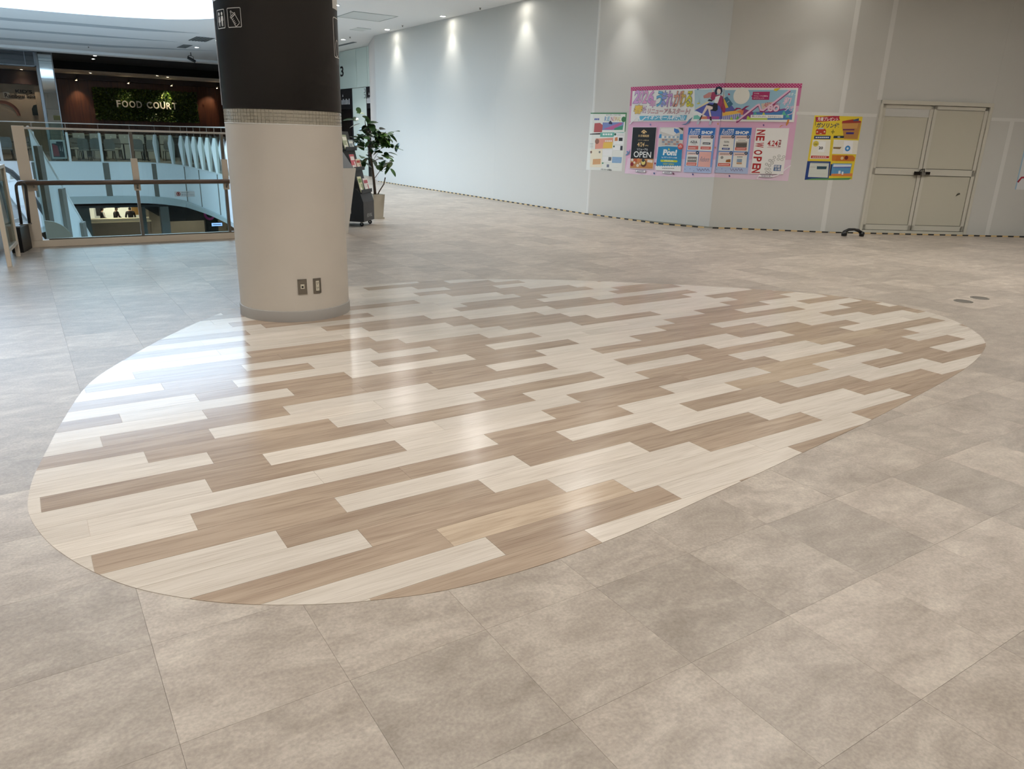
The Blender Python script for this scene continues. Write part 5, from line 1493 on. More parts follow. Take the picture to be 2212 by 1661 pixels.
('p','#7a5a9a',[(3.525,1.847),(3.544,1.862),(3.56,1.833),(3.541,1.822)]),
('p','#e0a070',[(2.723,1.85),(2.743,1.865),(2.761,1.836),(2.74,1.825)]),
('p','#9a2f4e',[(1.504,1.107),(1.528,1.124),(1.547,1.093),(1.523,1.08)]),
('p','#c99a6a',[(2.723,1.435),(2.743,1.451),(2.761,1.422),(2.74,1.41)]),
('p','#6a9ac4',[(0.859,1.301),(0.884,1.318),(0.904,1.286),(0.878,1.274)]),
('p','#55586a',[(1.099,0.919),(1.327,0.919),(1.327,0.962),(1.099,0.962)]),
('p','#f0edf0',[(1.104,0.923),(1.322,0.923),(1.322,0.959),(1.104,0.959)]),
('p','#55586a',[(1.139,0.93),(1.158,0.93),(1.158,0.945),(1.139,0.945)]),
('p','#55586a',[(1.164,0.931),(1.183,0.931),(1.183,0.946),(1.164,0.946)]),
('p','#55586a',[(1.188,0.933),(1.207,0.933),(1.207,0.947),(1.188,0.947)]),
('p','#55586a',[(1.213,0.934),(1.232,0.934),(1.232,0.948),(1.213,0.948)]),
('p','#55586a',[(1.237,0.935),(1.256,0.935),(1.256,0.949),(1.237,0.949)]),
('p','#55586a',[(1.261,0.936),(1.28,0.936),(1.28,0.951),(1.261,0.951)]),
('p','#55586a',[(1.702,0.922),(1.908,0.922),(1.908,0.965),(1.702,0.965)]),
('p','#f0edf0',[(1.707,0.926),(1.903,0.926),(1.903,0.961),(1.707,0.961)]),
('p','#55586a',[(1.74,0.934),(1.76,0.934),(1.76,0.948),(1.74,0.948)]),
('p','#55586a',[(1.766,0.935),(1.786,0.935),(1.786,0.949),(1.766,0.949)]),
('p','#55586a',[(1.792,0.937),(1.812,0.937),(1.812,0.951),(1.792,0.951)]),
('p','#55586a',[(1.817,0.938),(1.837,0.938),(1.837,0.952),(1.817,0.952)]),
('p','#55586a',[(1.843,0.939),(1.863,0.939),(1.863,0.953),(1.843,0.953)]),
('p','#55586a',[(3.586,0.938),(3.816,0.938),(3.816,0.982),(3.586,0.982)]),
('p','#f0edf0',[(3.59,0.941),(3.811,0.941),(3.811,0.978),(3.59,0.978)]),
('t', '#55586a', '眼鏡市場', 3.62, 0.949, 3.782, 0.971, 0, 0.012),
('p','#f4eef4',[(3.556,0.905),(3.604,0.974),(3.586,0.987),(3.538,0.918)]),
('p','#f4eef4',[(3.816,0.941),(3.918,0.977),(3.911,0.998),(3.809,0.962)]),
('p','#f4eef4',[(3.91,0.972),(4.123,1.154),(4.109,1.171),(3.896,0.989)]),
('p','#f4eef4',[(3.57,0.914),(3.567,0.923),(3.559,0.929),(3.549,0.929),(3.541,0.923),(3.538,0.914),(3.541,0.905),(3.549,0.899),(3.559,0.899),(3.567,0.905)]),
],
'black_poster': [
('p','#e9dfe6',[(0.956,1.765),(1.49,1.772),(1.491,0.99),(0.96,0.979)]),
('p','#17181b',[(0.965,1.759),(1.485,1.765),(1.483,1.185),(0.966,1.171)]),
('p','#c48a55',[(0.966,1.171),(1.483,1.185),(1.484,0.997),(0.967,0.989)]),
('p','#8a2028',[(1.043,1.065),(1.038,1.084),(1.024,1.098),(1.005,1.103),(0.986,1.098),(0.972,1.084),(0.967,1.065),(0.972,1.046),(0.986,1.032),(1.005,1.027),(1.024,1.032),(1.038,1.046)]),
('p','#c05a35',[(1.124,1.138),(1.118,1.159),(1.103,1.174),(1.082,1.18),(1.061,1.174),(1.046,1.159),(1.04,1.138),(1.046,1.117),(1.061,1.102),(1.082,1.096),(1.103,1.102),(1.118,1.117)]),
('p','#d88a50',[(1.187,1.147),(1.182,1.166),(1.168,1.179),(1.15,1.184),(1.132,1.179),(1.118,1.166),(1.113,1.147),(1.118,1.128),(1.131,1.115),(1.15,1.11),(1.168,1.115),(1.182,1.128)]),
('p','#e8dccb',[(1.167,1.045),(1.163,1.06),(1.152,1.071),(1.137,1.075),(1.122,1.071),(1.111,1.06),(1.107,1.045),(1.111,1.03),(1.122,1.019),(1.137,1.015),(1.152,1.019),(1.163,1.03)]),
('p','#e9d9c6',[(1.082,1.099),(1.079,1.11),(1.07,1.119),(1.059,1.122),(1.047,1.119),(1.039,1.11),(1.036,1.099),(1.039,1.088),(1.047,1.079),(1.059,1.076),(1.07,1.079),(1.079,1.088)]),
('p','#e9d9c6',[(1.211,1.079),(1.208,1.09),(1.201,1.097),(1.19,1.1),(1.18,1.097),(1.172,1.09),(1.169,1.079),(1.172,1.068),(1.179,1.061),(1.19,1.058),(1.201,1.061),(1.208,1.068)]),
('p','#5a2f1d',[(1.336,1.088),(1.327,1.122),(1.302,1.146),(1.269,1.155),(1.235,1.146),(1.211,1.122),(1.202,1.088),(1.211,1.054),(1.235,1.03),(1.269,1.021),(1.302,1.03),(1.327,1.054)]),
('p','#e0d07a',[(1.306,1.107),(1.3,1.13),(1.282,1.148),(1.259,1.154),(1.235,1.148),(1.218,1.13),(1.212,1.107),(1.218,1.084),(1.235,1.066),(1.259,1.06),(1.282,1.066),(1.3,1.084)]),
('p','#3b3a3a',[(1.289,1.151),(1.284,1.168),(1.272,1.18),(1.255,1.185),(1.238,1.18),(1.226,1.168),(1.221,1.151),(1.226,1.134),(1.238,1.122),(1.255,1.117),(1.272,1.122),(1.284,1.134)]),
('p','#d2924a',[(1.475,1.076),(1.468,1.104),(1.448,1.124),(1.42,1.131),(1.392,1.124),(1.372,1.104),(1.365,1.076),(1.372,1.048),(1.392,1.028),(1.42,1.021),(1.448,1.028),(1.468,1.048)]),
('p','#e8e2da',[(1.032,1.148),(1.028,1.162),(1.018,1.171),(1.005,1.175),(0.991,1.171),(0.982,1.162),(0.978,1.148),(0.982,1.134),(0.991,1.125),(1.005,1.121),(1.018,1.125),(1.028,1.134)]),
('p','#e8ded2',[(1.351,1.168),(1.467,1.16),(1.465,1.109),(1.348,1.117)]),
('p','#e6c48a',[(1.215,1.722),(1.286,1.68),(1.276,1.665),(1.217,1.7),(1.169,1.662),(1.156,1.678)]),
('p','#e6c48a',[(1.193,1.648),(1.248,1.648),(1.248,1.684),(1.193,1.684)]),
('t', '#e6c48a', '久世福商店', 1.098, 1.583, 1.341, 1.629, 0, 0.02),
('t', '#cdb48a', 'イオンモール和歌山店', 1.098, 1.513, 1.342, 1.536, 0, 0.012),
('t', '#e6c48a', '4/24', 1.09, 1.404, 1.257, 1.485, 0.1, 0.012),
('t', '#e6c48a', '(FRI)', 1.27, 1.41, 1.341, 1.438, 0, 0.012),
('t', '#f2f2ee', 'リニューアル', 1.099, 1.333, 1.34, 1.373, 0, 0.02),
('t', '#f2f2ee', 'OPEN', 1.03, 1.201, 1.42, 1.314, 0, 0.012),
],
'blue_poster': [
('p','#efecea',[(1.562,1.77),(2.057,1.772),(2.089,0.976),(1.55,0.975)]),
('p','#d6d2cc',[(1.574,1.764),(2.054,1.768),(2.074,1.426),(1.561,1.424)]),
('p','#eeebe6',[(1.586,1.752),(1.926,1.76),(1.974,1.701),(1.871,1.621),(1.584,1.694)]),
('p','#4a3a34',[(1.953,1.769),(2.054,1.768),(2.057,1.708)]),
('p','#4a86d0',[(1.863,1.756),(1.956,1.736),(1.99,1.683),(1.923,1.661),(1.869,1.699)]),
('p','#3f96d0',[(1.565,1.639),(1.611,1.646),(1.611,1.573),(1.557,1.571)]),
('p','#3f96d0',[(2.0,1.653),(2.063,1.657),(2.068,1.547),(1.998,1.551)]),
('p','#b58a7c',[(1.628,1.525),(1.685,1.525),(1.685,1.555),(1.628,1.555)]),
('p','#8a96a8',[(1.632,1.488),(1.689,1.488),(1.689,1.517),(1.632,1.517)]),
('p','#c9c4bc',[(1.636,1.45),(1.693,1.45),(1.693,1.479),(1.636,1.479)]),
('p','#8a96a8',[(1.689,1.527),(1.746,1.527),(1.746,1.556),(1.689,1.556)]),
('p','#c9c4bc',[(1.693,1.489),(1.75,1.489),(1.75,1.518),(1.693,1.518)]),
('p','#b58a7c',[(1.697,1.451),(1.754,1.451),(1.754,1.48),(1.697,1.48)]),
('p','#c9c4bc',[(1.75,1.528),(1.806,1.528),(1.806,1.557),(1.75,1.557)]),
('p','#b58a7c',[(1.753,1.491),(1.81,1.491),(1.81,1.52),(1.753,1.52)]),
('p','#8a96a8',[(1.757,1.453),(1.814,1.453),(1.814,1.482),(1.757,1.482)]),
('p','#b58a7c',[(1.81,1.53),(1.866,1.53),(1.866,1.559),(1.81,1.559)]),
('p','#8a96a8',[(1.814,1.492),(1.87,1.492),(1.87,1.521),(1.814,1.521)]),
('p','#c9c4bc',[(1.818,1.455),(1.874,1.455),(1.874,1.484),(1.818,1.484)]),
('p','#8a96a8',[(1.87,1.531),(1.926,1.531),(1.926,1.56),(1.87,1.56)]),
('p','#c9c4bc',[(1.874,1.494),(1.93,1.494),(1.93,1.523),(1.874,1.523)]),
('p','#b58a7c',[(1.878,1.456),(1.934,1.456),(1.934,1.485),(1.878,1.485)]),
('p','#c9c4bc',[(1.93,1.533),(1.986,1.533),(1.986,1.562),(1.93,1.562)]),
('p','#b58a7c',[(1.934,1.495),(1.99,1.495),(1.99,1.524),(1.934,1.524)]),
('p','#8a96a8',[(1.938,1.458),(1.994,1.458),(1.994,1.487),(1.938,1.487)]),
('p','#f2f2ee',[(1.629,1.574),(1.673,1.574),(1.673,1.61),(1.629,1.61)]),
('p','#9fb6c8',[(1.674,1.575),(1.717,1.575),(1.717,1.611),(1.674,1.611)]),
('p','#f2f2ee',[(1.718,1.576),(1.761,1.576),(1.761,1.611),(1.718,1.611)]),
('p','#9fb6c8',[(1.762,1.577),(1.805,1.577),(1.805,1.612),(1.762,1.612)]),
('p','#f2f2ee',[(1.806,1.578),(1.849,1.578),(1.849,1.613),(1.806,1.613)]),
('p','#9fb6c8',[(1.85,1.579),(1.893,1.579),(1.893,1.614),(1.85,1.614)]),
('p','#f2f2ee',[(1.894,1.58),(1.936,1.58),(1.936,1.615),(1.894,1.615)]),
('p','#9fb6c8',[(1.937,1.581),(1.98,1.581),(1.98,1.616),(1.937,1.616)]),
('p','#2f8ec0',[(1.566,1.412),(1.749,1.426),(2.072,1.42),(2.088,1.055),(1.549,1.044)]),
('p','#f0f0ee',[(1.587,1.034),(1.582,1.049),(1.569,1.059),(1.553,1.059),(1.54,1.049),(1.535,1.034),(1.54,1.019),(1.553,1.009),(1.569,1.009),(1.582,1.019)]),
('p','#f0f0ee',[(1.638,1.037),(1.633,1.052),(1.62,1.062),(1.604,1.062),(1.591,1.052),(1.586,1.037),(1.591,1.022),(1.604,1.012),(1.62,1.012),(1.633,1.022)]),
('p','#f0f0ee',[(1.689,1.039),(1.684,1.054),(1.671,1.064),(1.655,1.064),(1.642,1.054),(1.637,1.039),(1.642,1.024),(1.655,1.014),(1.671,1.014),(1.684,1.024)]),
('p','#f0f0ee',[(1.74,1.041),(1.735,1.056),(1.722,1.066),(1.706,1.066),(1.693,1.056),(1.688,1.041),(1.693,1.026),(1.706,1.016),(1.722,1.016),(1.735,1.026)]),
('p','#f0f0ee',[(1.79,1.043),(1.785,1.058),(1.772,1.068),(1.756,1.068),(1.743,1.058),(1.738,1.043),(1.743,1.028),(1.756,1.018),(1.772,1.018),(1.785,1.028)]),
('p','#f0f0ee',[(1.84,1.046),(1.835,1.061),(1.822,1.071),(1.806,1.071),(1.793,1.061),(1.788,1.046),(1.793,1.031),(1.806,1.021),(1.822,1.021),(1.835,1.031)]),
('p','#f0f0ee',[(1.89,1.048),(1.885,1.063),(1.872,1.073),(1.856,1.073),(1.843,1.063),(1.838,1.048),(1.843,1.033),(1.856,1.023),(1.872,1.023),(1.885,1.033)]),
('p','#f0f0ee',[(1.94,1.05),(1.935,1.065),(1.922,1.075),(1.906,1.075),(1.893,1.065),(1.888,1.05),(1.893,1.035),(1.906,1.025),(1.922,1.025),(1.935,1.035)]),
('p','#f0f0ee',[(1.989,1.052),(1.984,1.067),(1.972,1.076),(1.956,1.076),(1.944,1.067),(1.939,1.052),(1.944,1.037),(1.956,1.028),(1.972,1.028),(1.984,1.037)]),
('p','#f0f0ee',[(2.039,1.055),(2.034,1.07),(2.021,1.08),(2.005,1.08),(1.992,1.07),(1.987,1.055),(1.992,1.04),(2.005,1.03),(2.021,1.03),(2.034,1.04)]),
('p','#f0f0ee',[(2.088,1.057),(2.083,1.072),(2.071,1.081),(2.055,1.081),(2.043,1.072),(2.038,1.057),(2.043,1.042),(2.055,1.033),(2.071,1.033),(2.083,1.042)]),
('p','#f0f0ee',[(1.548,1.031),(2.087,1.049),(2.089,0.976),(1.55,0.975)]),
('t', '#f4f6f6', 'Pon!', 1.675, 1.26, 1.977, 1.371, 0.08, 0.05),
('p','#e6cf4a',[(1.793,1.4),(1.821,1.358),(1.776,1.356)]),
('t', '#f4f6f6', 'by ガチャガチャの森', 1.656, 1.204, 1.984, 1.238, 0, 0.012),
('p','#c6cf3a',[(1.645,1.176),(1.982,1.18),(2.009,1.159),(1.986,1.14),(1.649,1.136),(1.632,1.157)]),
('t', '#f4f2d8', '4月24日(金)', 1.716, 1.142, 1.913, 1.176, 0, 0.012),
('t', '#c6cf3a', 'NEW OPEN!', 1.701, 1.084, 1.933, 1.118, 0, 0.02),
('p','#d8615a',[(2.089,1.431),(2.086,1.449),(2.078,1.465),(2.066,1.477),(2.05,1.485),(2.032,1.488),(2.014,1.485),(1.998,1.477),(1.986,1.465),(1.978,1.449),(1.975,1.431),(1.978,1.413),(1.986,1.397),(1.998,1.385),(2.014,1.377),(2.032,1.374),(2.05,1.377),(2.066,1.385),(2.078,1.397),(2.086,1.413)]),
('p','#f4e6e0',[(2.012,1.443),(2.023,1.443),(2.023,1.458),(2.012,1.458)]),
('p','#f4e6e0',[(2.025,1.444),(2.037,1.444),(2.037,1.458),(2.025,1.458)]),
('p','#f4e6e0',[(2.039,1.444),(2.051,1.444),(2.051,1.458),(2.039,1.458)]),
('p','#f4e6e0',[(1.994,1.416),(2.014,1.416),(2.014,1.43),(1.994,1.43)]),
('p','#f4e6e0',[(2.019,1.416),(2.039,1.416),(2.039,1.431),(2.019,1.431)]),
('p','#f4e6e0',[(2.045,1.417),(2.065,1.417),(2.065,1.431),(2.045,1.431)]),
('p','#7a7a7a',[(1.69,1.011),(1.719,1.011),(1.719,1.022),(1.69,1.022)]),
('p','#7a7a7a',[(1.728,1.012),(1.757,1.012),(1.757,1.024),(1.728,1.024)]),
('p','#7a7a7a',[(1.766,1.014),(1.795,1.014),(1.795,1.026),(1.766,1.026)]),
('p','#7a7a7a',[(1.804,1.016),(1.833,1.016),(1.833,1.027),(1.804,1.027)]),
('p','#7a7a7a',[(1.842,1.018),(1.871,1.018),(1.871,1.029),(1.842,1.029)]),
('p','#7a7a7a',[(1.88,1.019),(1.909,1.019),(1.909,1.031),(1.88,1.031)]),
('p','#7a7a7a',[(1.918,1.021),(1.946,1.021),(1.946,1.033),(1.918,1.033)]),
],
'shop_poster_one': [
('p','#b7c8ea',[(2.16,1.776),(2.709,1.778),(2.708,0.976),(2.147,0.967)]),
('p','#2f72c4',[(2.168,1.77),(2.703,1.774),(2.699,1.652),(2.165,1.648)]),
('p','#7fa2dc',[(2.165,1.648),(2.699,1.652),(2.715,1.084),(2.156,1.077)]),
('t', '#f4f6f8', 'Reborn', 2.193, 1.651, 2.417, 1.745, 0.3, 0),
('p','#f4f6f8',[(2.31,1.724),(2.336,1.724),(2.336,1.749),(2.31,1.749)]),
('p','#f4f6f8',[(2.343,1.725),(2.369,1.725),(2.369,1.749),(2.343,1.749)]),
('p','#f4f6f8',[(2.375,1.725),(2.402,1.725),(2.402,1.75),(2.375,1.75)]),
('t', '#f4f6f8', 'SHOP', 2.434, 1.661, 2.664, 1.718, 0.03, 0.05),
('p','#f0efea',[(2.186,1.639),(2.424,1.641),(2.432,1.369),(2.179,1.367)]),
('p','#ecd3cc',[(2.186,1.639),(2.424,1.641),(2.426,1.579),(2.188,1.577)]),
('p','#6a5a58',[(2.217,1.597),(2.234,1.597),(2.234,1.61),(2.217,1.61)]),
('p','#6a5a58',[(2.238,1.597),(2.255,1.597),(2.255,1.611),(2.238,1.611)]),
('p','#6a5a58',[(2.26,1.598),(2.277,1.598),(2.277,1.611),(2.26,1.611)]),
('p','#6a5a58',[(2.281,1.598),(2.298,1.598),(2.298,1.612),(2.281,1.612)]),
('p','#6a5a58',[(2.303,1.599),(2.32,1.599),(2.32,1.612),(2.303,1.612)]),
('p','#6a5a58',[(2.324,1.599),(2.341,1.599),(2.341,1.613),(2.324,1.613)]),
('p','#6a5a58',[(2.345,1.6),(2.362,1.6),(2.362,1.613),(2.345,1.613)]),
('p','#f0efea',[(2.441,1.64),(2.677,1.643),(2.681,1.368),(2.429,1.367)]),
('p','#ecd3cc',[(2.441,1.64),(2.677,1.643),(2.679,1.582),(2.443,1.578)]),
('p','#6a5a58',[(2.471,1.598),(2.488,1.598),(2.488,1.611),(2.471,1.611)]),
('p','#6a5a58',[(2.493,1.598),(2.51,1.598),(2.51,1.611),(2.493,1.611)]),
('p','#6a5a58',[(2.514,1.599),(2.531,1.599),(2.531,1.612),(2.514,1.612)]),
('p','#6a5a58',[(2.536,1.599),(2.553,1.599),(2.553,1.612),(2.536,1.612)]),
('p','#6a5a58',[(2.557,1.6),(2.574,1.6),(2.574,1.613),(2.557,1.613)]),
('p','#6a5a58',[(2.578,1.6),(2.595,1.6),(2.595,1.613),(2.578,1.613)]),
('p','#6a5a58',[(2.6,1.6),(2.616,1.6),(2.616,1.614),(2.6,1.614)]),
('p','#f0efea',[(2.181,1.346),(2.415,1.347),(2.417,1.089),(2.18,1.084)]),
('p','#ecd3cc',[(2.181,1.346),(2.415,1.347),(2.416,1.284),(2.183,1.282)]),
('p','#6a5a58',[(2.212,1.303),(2.229,1.303),(2.229,1.316),(2.212,1.316)]),
('p','#6a5a58',[(2.233,1.304),(2.25,1.304),(2.25,1.317),(2.233,1.317)]),
('p','#6a5a58',[(2.254,1.304),(2.27,1.304),(2.27,1.318),(2.254,1.318)]),
('p','#6a5a58',[(2.274,1.305),(2.291,1.305),(2.291,1.319),(2.274,1.319)]),
('p','#6a5a58',[(2.295,1.306),(2.311,1.306),(2.311,1.319),(2.295,1.319)]),
('p','#6a5a58',[(2.315,1.307),(2.332,1.307),(2.332,1.32),(2.315,1.32)]),
('p','#6a5a58',[(2.336,1.307),(2.352,1.307),(2.352,1.321),(2.336,1.321)]),
('p','#edb6ac',[(2.434,1.351),(2.672,1.354),(2.679,1.082),(2.432,1.083)]),
('p','#22304e',[(2.436,1.614),(2.433,1.628),(2.424,1.639),(2.411,1.645),(2.397,1.645),(2.384,1.639),(2.375,1.628),(2.372,1.614),(2.375,1.6),(2.384,1.589),(2.397,1.583),(2.411,1.583),(2.424,1.589),(2.433,1.6)]),
('t', '#e8ecf4', '3F', 2.39, 1.602, 2.417, 1.627, 0, 0.012),
('p','#22304e',[(2.687,1.617),(2.684,1.63),(2.675,1.641),(2.663,1.647),(2.649,1.647),(2.637,1.641),(2.628,1.63),(2.625,1.617),(2.628,1.604),(2.637,1.593),(2.649,1.587),(2.663,1.587),(2.675,1.593),(2.684,1.604)]),
('t', '#e8ecf4', '3F', 2.642, 1.605, 2.669, 1.629, 0, 0.012),
('p','#22304e',[(2.427,1.329),(2.424,1.343),(2.415,1.355),(2.401,1.361),(2.387,1.361),(2.373,1.355),(2.364,1.343),(2.361,1.329),(2.364,1.315),(2.373,1.303),(2.387,1.297),(2.401,1.297),(2.415,1.303),(2.424,1.315)]),
('t', '#e8ecf4', '3F', 2.381, 1.317, 2.408, 1.342, 0, 0.012),
('t', '#33363c', 'AZUL', 2.227, 1.499, 2.377, 1.541, 0, 0.02),
('t', '#6a6a6a', 'by moussy', 2.249, 1.476, 2.351, 1.49, 0, 0.012),
('p','#222222',[(2.483,1.481),(2.634,1.481),(2.634,1.516),(2.483,1.516)]),
('p','#e8e8e8',[(2.497,1.491),(2.514,1.491),(2.514,1.503),(2.497,1.503)]),
('p','#e8e8e8',[(2.518,1.491),(2.534,1.491),(2.534,1.503),(2.518,1.503)]),
('p','#e8e8e8',[(2.538,1.492),(2.554,1.492),(2.554,1.504),(2.538,1.504)]),
('p','#e8e8e8',[(2.558,1.492),(2.574,1.492),(2.574,1.504),(2.558,1.504)]),
('p','#e8e8e8',[(2.578,1.493),(2.594,1.493),(2.594,1.505),(2.578,1.505)]),
('p','#e8e8e8',[(2.599,1.493),(2.615,1.493),(2.615,1.505),(2.599,1.505)]),
('p','#de776c',[(2.194,1.448),(2.401,1.451),(2.403,1.386),(2.195,1.382)]),
('p','#de776c',[(2.449,1.444),(2.655,1.445),(2.656,1.393),(2.448,1.393)]),
('p','#8f8a86',[(2.206,1.253),(2.394,1.257),(2.395,1.16),(2.206,1.156)]),
('p','#e4e0da',[(2.214,1.195),(2.241,1.195),(2.241,1.215),(2.214,1.215)]),
('p','#e4e0da',[(2.248,1.196),(2.275,1.196),(2.275,1.216),(2.248,1.216)]),
('p','#e4e0da',[(2.282,1.198),(2.309,1.198),(2.309,1.218),(2.282,1.218)]),
('p','#e4e0da',[(2.317,1.199),(2.344,1.199),(2.344,1.219),(2.317,1.219)]),
('p','#e4e0da',[(2.351,1.2),(2.378,1.2),(2.378,1.22),(2.351,1.22)]),
('p','#de776c',[(2.195,1.149),(2.4,1.153),(2.399,1.097),(2.194,1.094)]),
('t', '#8a8a9c', 'Reborn', 2.457, 1.176, 2.662, 1.262, 0.3, 0),
('p','#7a6a9a',[(2.411,1.048),(2.448,1.005),(2.453,1.01),(2.416,1.053)]),
('p','#7a6a9a',[(2.451,1.005),(2.477,1.046),(2.471,1.05),(2.445,1.009)]),
('p','#7a6a9a',[(2.469,1.045),(2.506,0.999),(2.511,1.004),(2.474,1.05)]),
('p','#7a6a9a',[(2.509,1.0),(2.534,1.049),(2.528,1.052),(2.503,1.003)]),
('p','#7a6a9a',[(2.526,1.048),(2.561,1.01),(2.566,1.015),(2.531,1.053)]),
('p','#7a6a9a',[(2.564,1.01),(2.59,1.057),(2.584,1.061),(2.558,1.014)]),
('p','#7a6a9a',[(2.582,1.056),(2.618,1.013),(2.623,1.018),(2.587,1.061)]),
('p','#7a6a9a',[(2.621,1.013),(2.646,1.054),(2.64,1.058),(2.615,1.017)]),
('p','#7a6a9a',[(2.638,1.053),(2.675,1.007),(2.68,1.012),(2.643,1.058)]),
('p','#f6dcd6',[(2.211,1.402),(2.233,1.402),(2.233,1.418),(2.211,1.418)]),
('p','#f6dcd6',[(2.239,1.403),(2.262,1.403),(2.262,1.419),(2.239,1.419)]),
('p','#f6dcd6',[(2.267,1.404),(2.29,1.404),(2.29,1.42),(2.267,1.42)]),
('p','#f6dcd6',[(2.296,1.405),(2.318,1.405),(2.318,1.421),(2.296,1.421)]),
('p','#f6dcd6',[(2.323,1.405),(2.345,1.405),(2.345,1.421),(2.323,1.421)]),
('p','#f6dcd6',[(2.48,1.409),(2.497,1.409),(2.497,1.421),(2.48,1.421)]),
('p','#f6dcd6',[(2.501,1.41),(2.517,1.41),(2.517,1.422),(2.501,1.422)]),
('p','#f6dcd6',[(2.521,1.41),(2.538,1.41),(2.538,1.422),(2.521,1.422)]),
('p','#f6dcd6',[(2.542,1.411),(2.558,1.411),(2.558,1.423),(2.542,1.423)]),
('p','#f6dcd6',[(2.562,1.411),(2.579,1.411),(2.579,1.423),(2.562,1.423)]),
('p','#f6dcd6',[(2.583,1.412),(2.599,1.412),(2.599,1.424),(2.583,1.424)]),
('p','#f6dcd6',[(2.603,1.413),(2.62,1.413),(2.62,1.425),(2.603,1.425)]),
('p','#f6dcd6',[(2.213,1.111),(2.232,1.111),(2.232,1.124),(2.213,1.124)]),
('p','#f6dcd6',[(2.238,1.112),(2.257,1.112),(2.257,1.125),(2.238,1.125)]),
('p','#f6dcd6',[(2.262,1.113),(2.281,1.113),(2.281,1.126),(2.262,1.126)]),
('p','#f6dcd6',[(2.286,1.114),(2.305,1.114),(2.305,1.127),(2.286,1.127)]),
('p','#f6dcd6',[(2.31,1.115),(2.329,1.115),(2.329,1.128),(2.31,1.128)]),
('p','#f6dcd6',[(2.334,1.116),(2.353,1.116),(2.353,1.129),(2.334,1.129)]),
('p','#f6dcd6',[(2.358,1.117),(2.377,1.117),(2.377,1.13),(2.358,1.13)]),
('p','#4a5a8a',[(2.168,1.023),(2.175,1.03),(2.186,1.02),(2.177,1.016)]),
('p','#4a5a8a',[(2.271,1.037),(2.278,1.044),(2.289,1.034),(2.28,1.03)]),
('p','#4a5a8a',[(2.351,1.001),(2.358,1.009),(2.369,0.998),(2.36,0.994)]),
],
'shop_poster_two': [
('p','#b7c8ea',[(2.777,1.784),(3.346,1.796),(3.371,0.987),(2.77,0.988)]),
('p','#2f72c4',[(2.784,1.778),(3.343,1.789),(3.342,1.664),(2.78,1.654)]),
('p','#7fa2dc',[(2.78,1.654),(3.342,1.664),(3.354,1.097),(2.786,1.093)]),
('t', '#f4f6f8', 'Reborn', 2.813, 1.662, 3.045, 1.753, 0.3, 0),
('p','#f4f6f8',[(2.932,1.734),(2.961,1.734),(2.961,1.757),(2.932,1.757)]),
('p','#f4f6f8',[(2.968,1.735),(2.997,1.735),(2.997,1.758),(2.968,1.758)]),
('p','#f4f6f8',[(3.004,1.735),(3.032,1.735),(3.032,1.759),(3.004,1.759)]),
('t', '#f4f6f8', 'SHOP', 3.063, 1.675, 3.301, 1.731, 0.03, 0.05),
('p','#f0efea',[(2.802,1.649),(3.049,1.654),(3.061,1.382),(2.799,1.38)]),
('p','#ecd3cc',[(2.802,1.649),(3.049,1.654),(3.052,1.593),(2.804,1.588)]),
('p','#6a5a58',[(2.829,1.608),(2.848,1.608),(2.848,1.621),(2.829,1.621)]),
('p','#6a5a58',[(2.853,1.608),(2.872,1.608),(2.872,1.621),(2.853,1.621)]),
('p','#6a5a58',[(2.877,1.609),(2.897,1.609),(2.897,1.622),(2.877,1.622)]),
('p','#6a5a58',[(2.902,1.61),(2.921,1.61),(2.921,1.623),(2.902,1.623)]),
('p','#6a5a58',[(2.926,1.61),(2.945,1.61),(2.945,1.623),(2.926,1.623)]),
('p','#6a5a58',[(2.95,1.611),(2.969,1.611),(2.969,1.624),(2.95,1.624)]),
('p','#6a5a58',[(2.975,1.612),(2.994,1.612),(2.994,1.625),(2.975,1.625)]),
('p','#f0efea',[(3.07,1.653),(3.316,1.657),(3.328,1.378),(3.073,1.38)]),
('p','#ecd3cc',[(3.07,1.653),(3.316,1.657),(3.319,1.597),(3.072,1.593)]),
('p','#6a5a58',[(3.097,1.612),(3.116,1.612),(3.116,1.625),(3.097,1.625)]),
('p','#6a5a58',[(3.121,1.613),(3.14,1.613),(3.14,1.626),(3.121,1.626)]),
('p','#6a5a58',[(3.146,1.614),(3.165,1.614),(3.165,1.626),(3.146,1.626)]),
('p','#6a5a58',[(3.17,1.614),(3.189,1.614),(3.189,1.627),(3.17,1.627)]),
('p','#6a5a58',[(3.194,1.615),(3.213,1.615),(3.213,1.628),(3.194,1.628)]),
('p','#6a5a58',[(3.218,1.616),(3.237,1.616),(3.237,1.628),(3.218,1.628)]),
('p','#6a5a58',[(3.242,1.616),(3.261,1.616),(3.261,1.629),(3.242,1.629)]),
('p','#f0efea',[(2.805,1.357),(3.048,1.358),(3.053,1.096),(2.804,1.097)]),
('p','#ecd3cc',[(2.805,1.357),(3.048,1.358),(3.051,1.297),(2.807,1.295)]),
('p','#6a5a58',[(2.832,1.315),(2.851,1.315),(2.851,1.328),(2.832,1.328)]),
('p','#6a5a58',[(2.856,1.316),(2.875,1.316),(2.875,1.329),(2.856,1.329)]),
('p','#6a5a58',[(2.88,1.317),(2.898,1.317),(2.898,1.33),(2.88,1.33)]),
('p','#6a5a58',[(2.903,1.317),(2.922,1.317),(2.922,1.331),(2.903,1.331)]),
('p','#6a5a58',[(2.927,1.318),(2.945,1.318),(2.945,1.331),(2.927,1.331)]),
('p','#6a5a58',[(2.95,1.319),(2.969,1.319),(2.969,1.332),(2.95,1.332)]),
('p','#6a5a58',[(2.974,1.32),(2.992,1.32),(2.992,1.333),(2.974,1.333)]),
('p','#f0efea',[(3.072,1.359),(3.318,1.362),(3.324,1.096),(3.076,1.099)]),
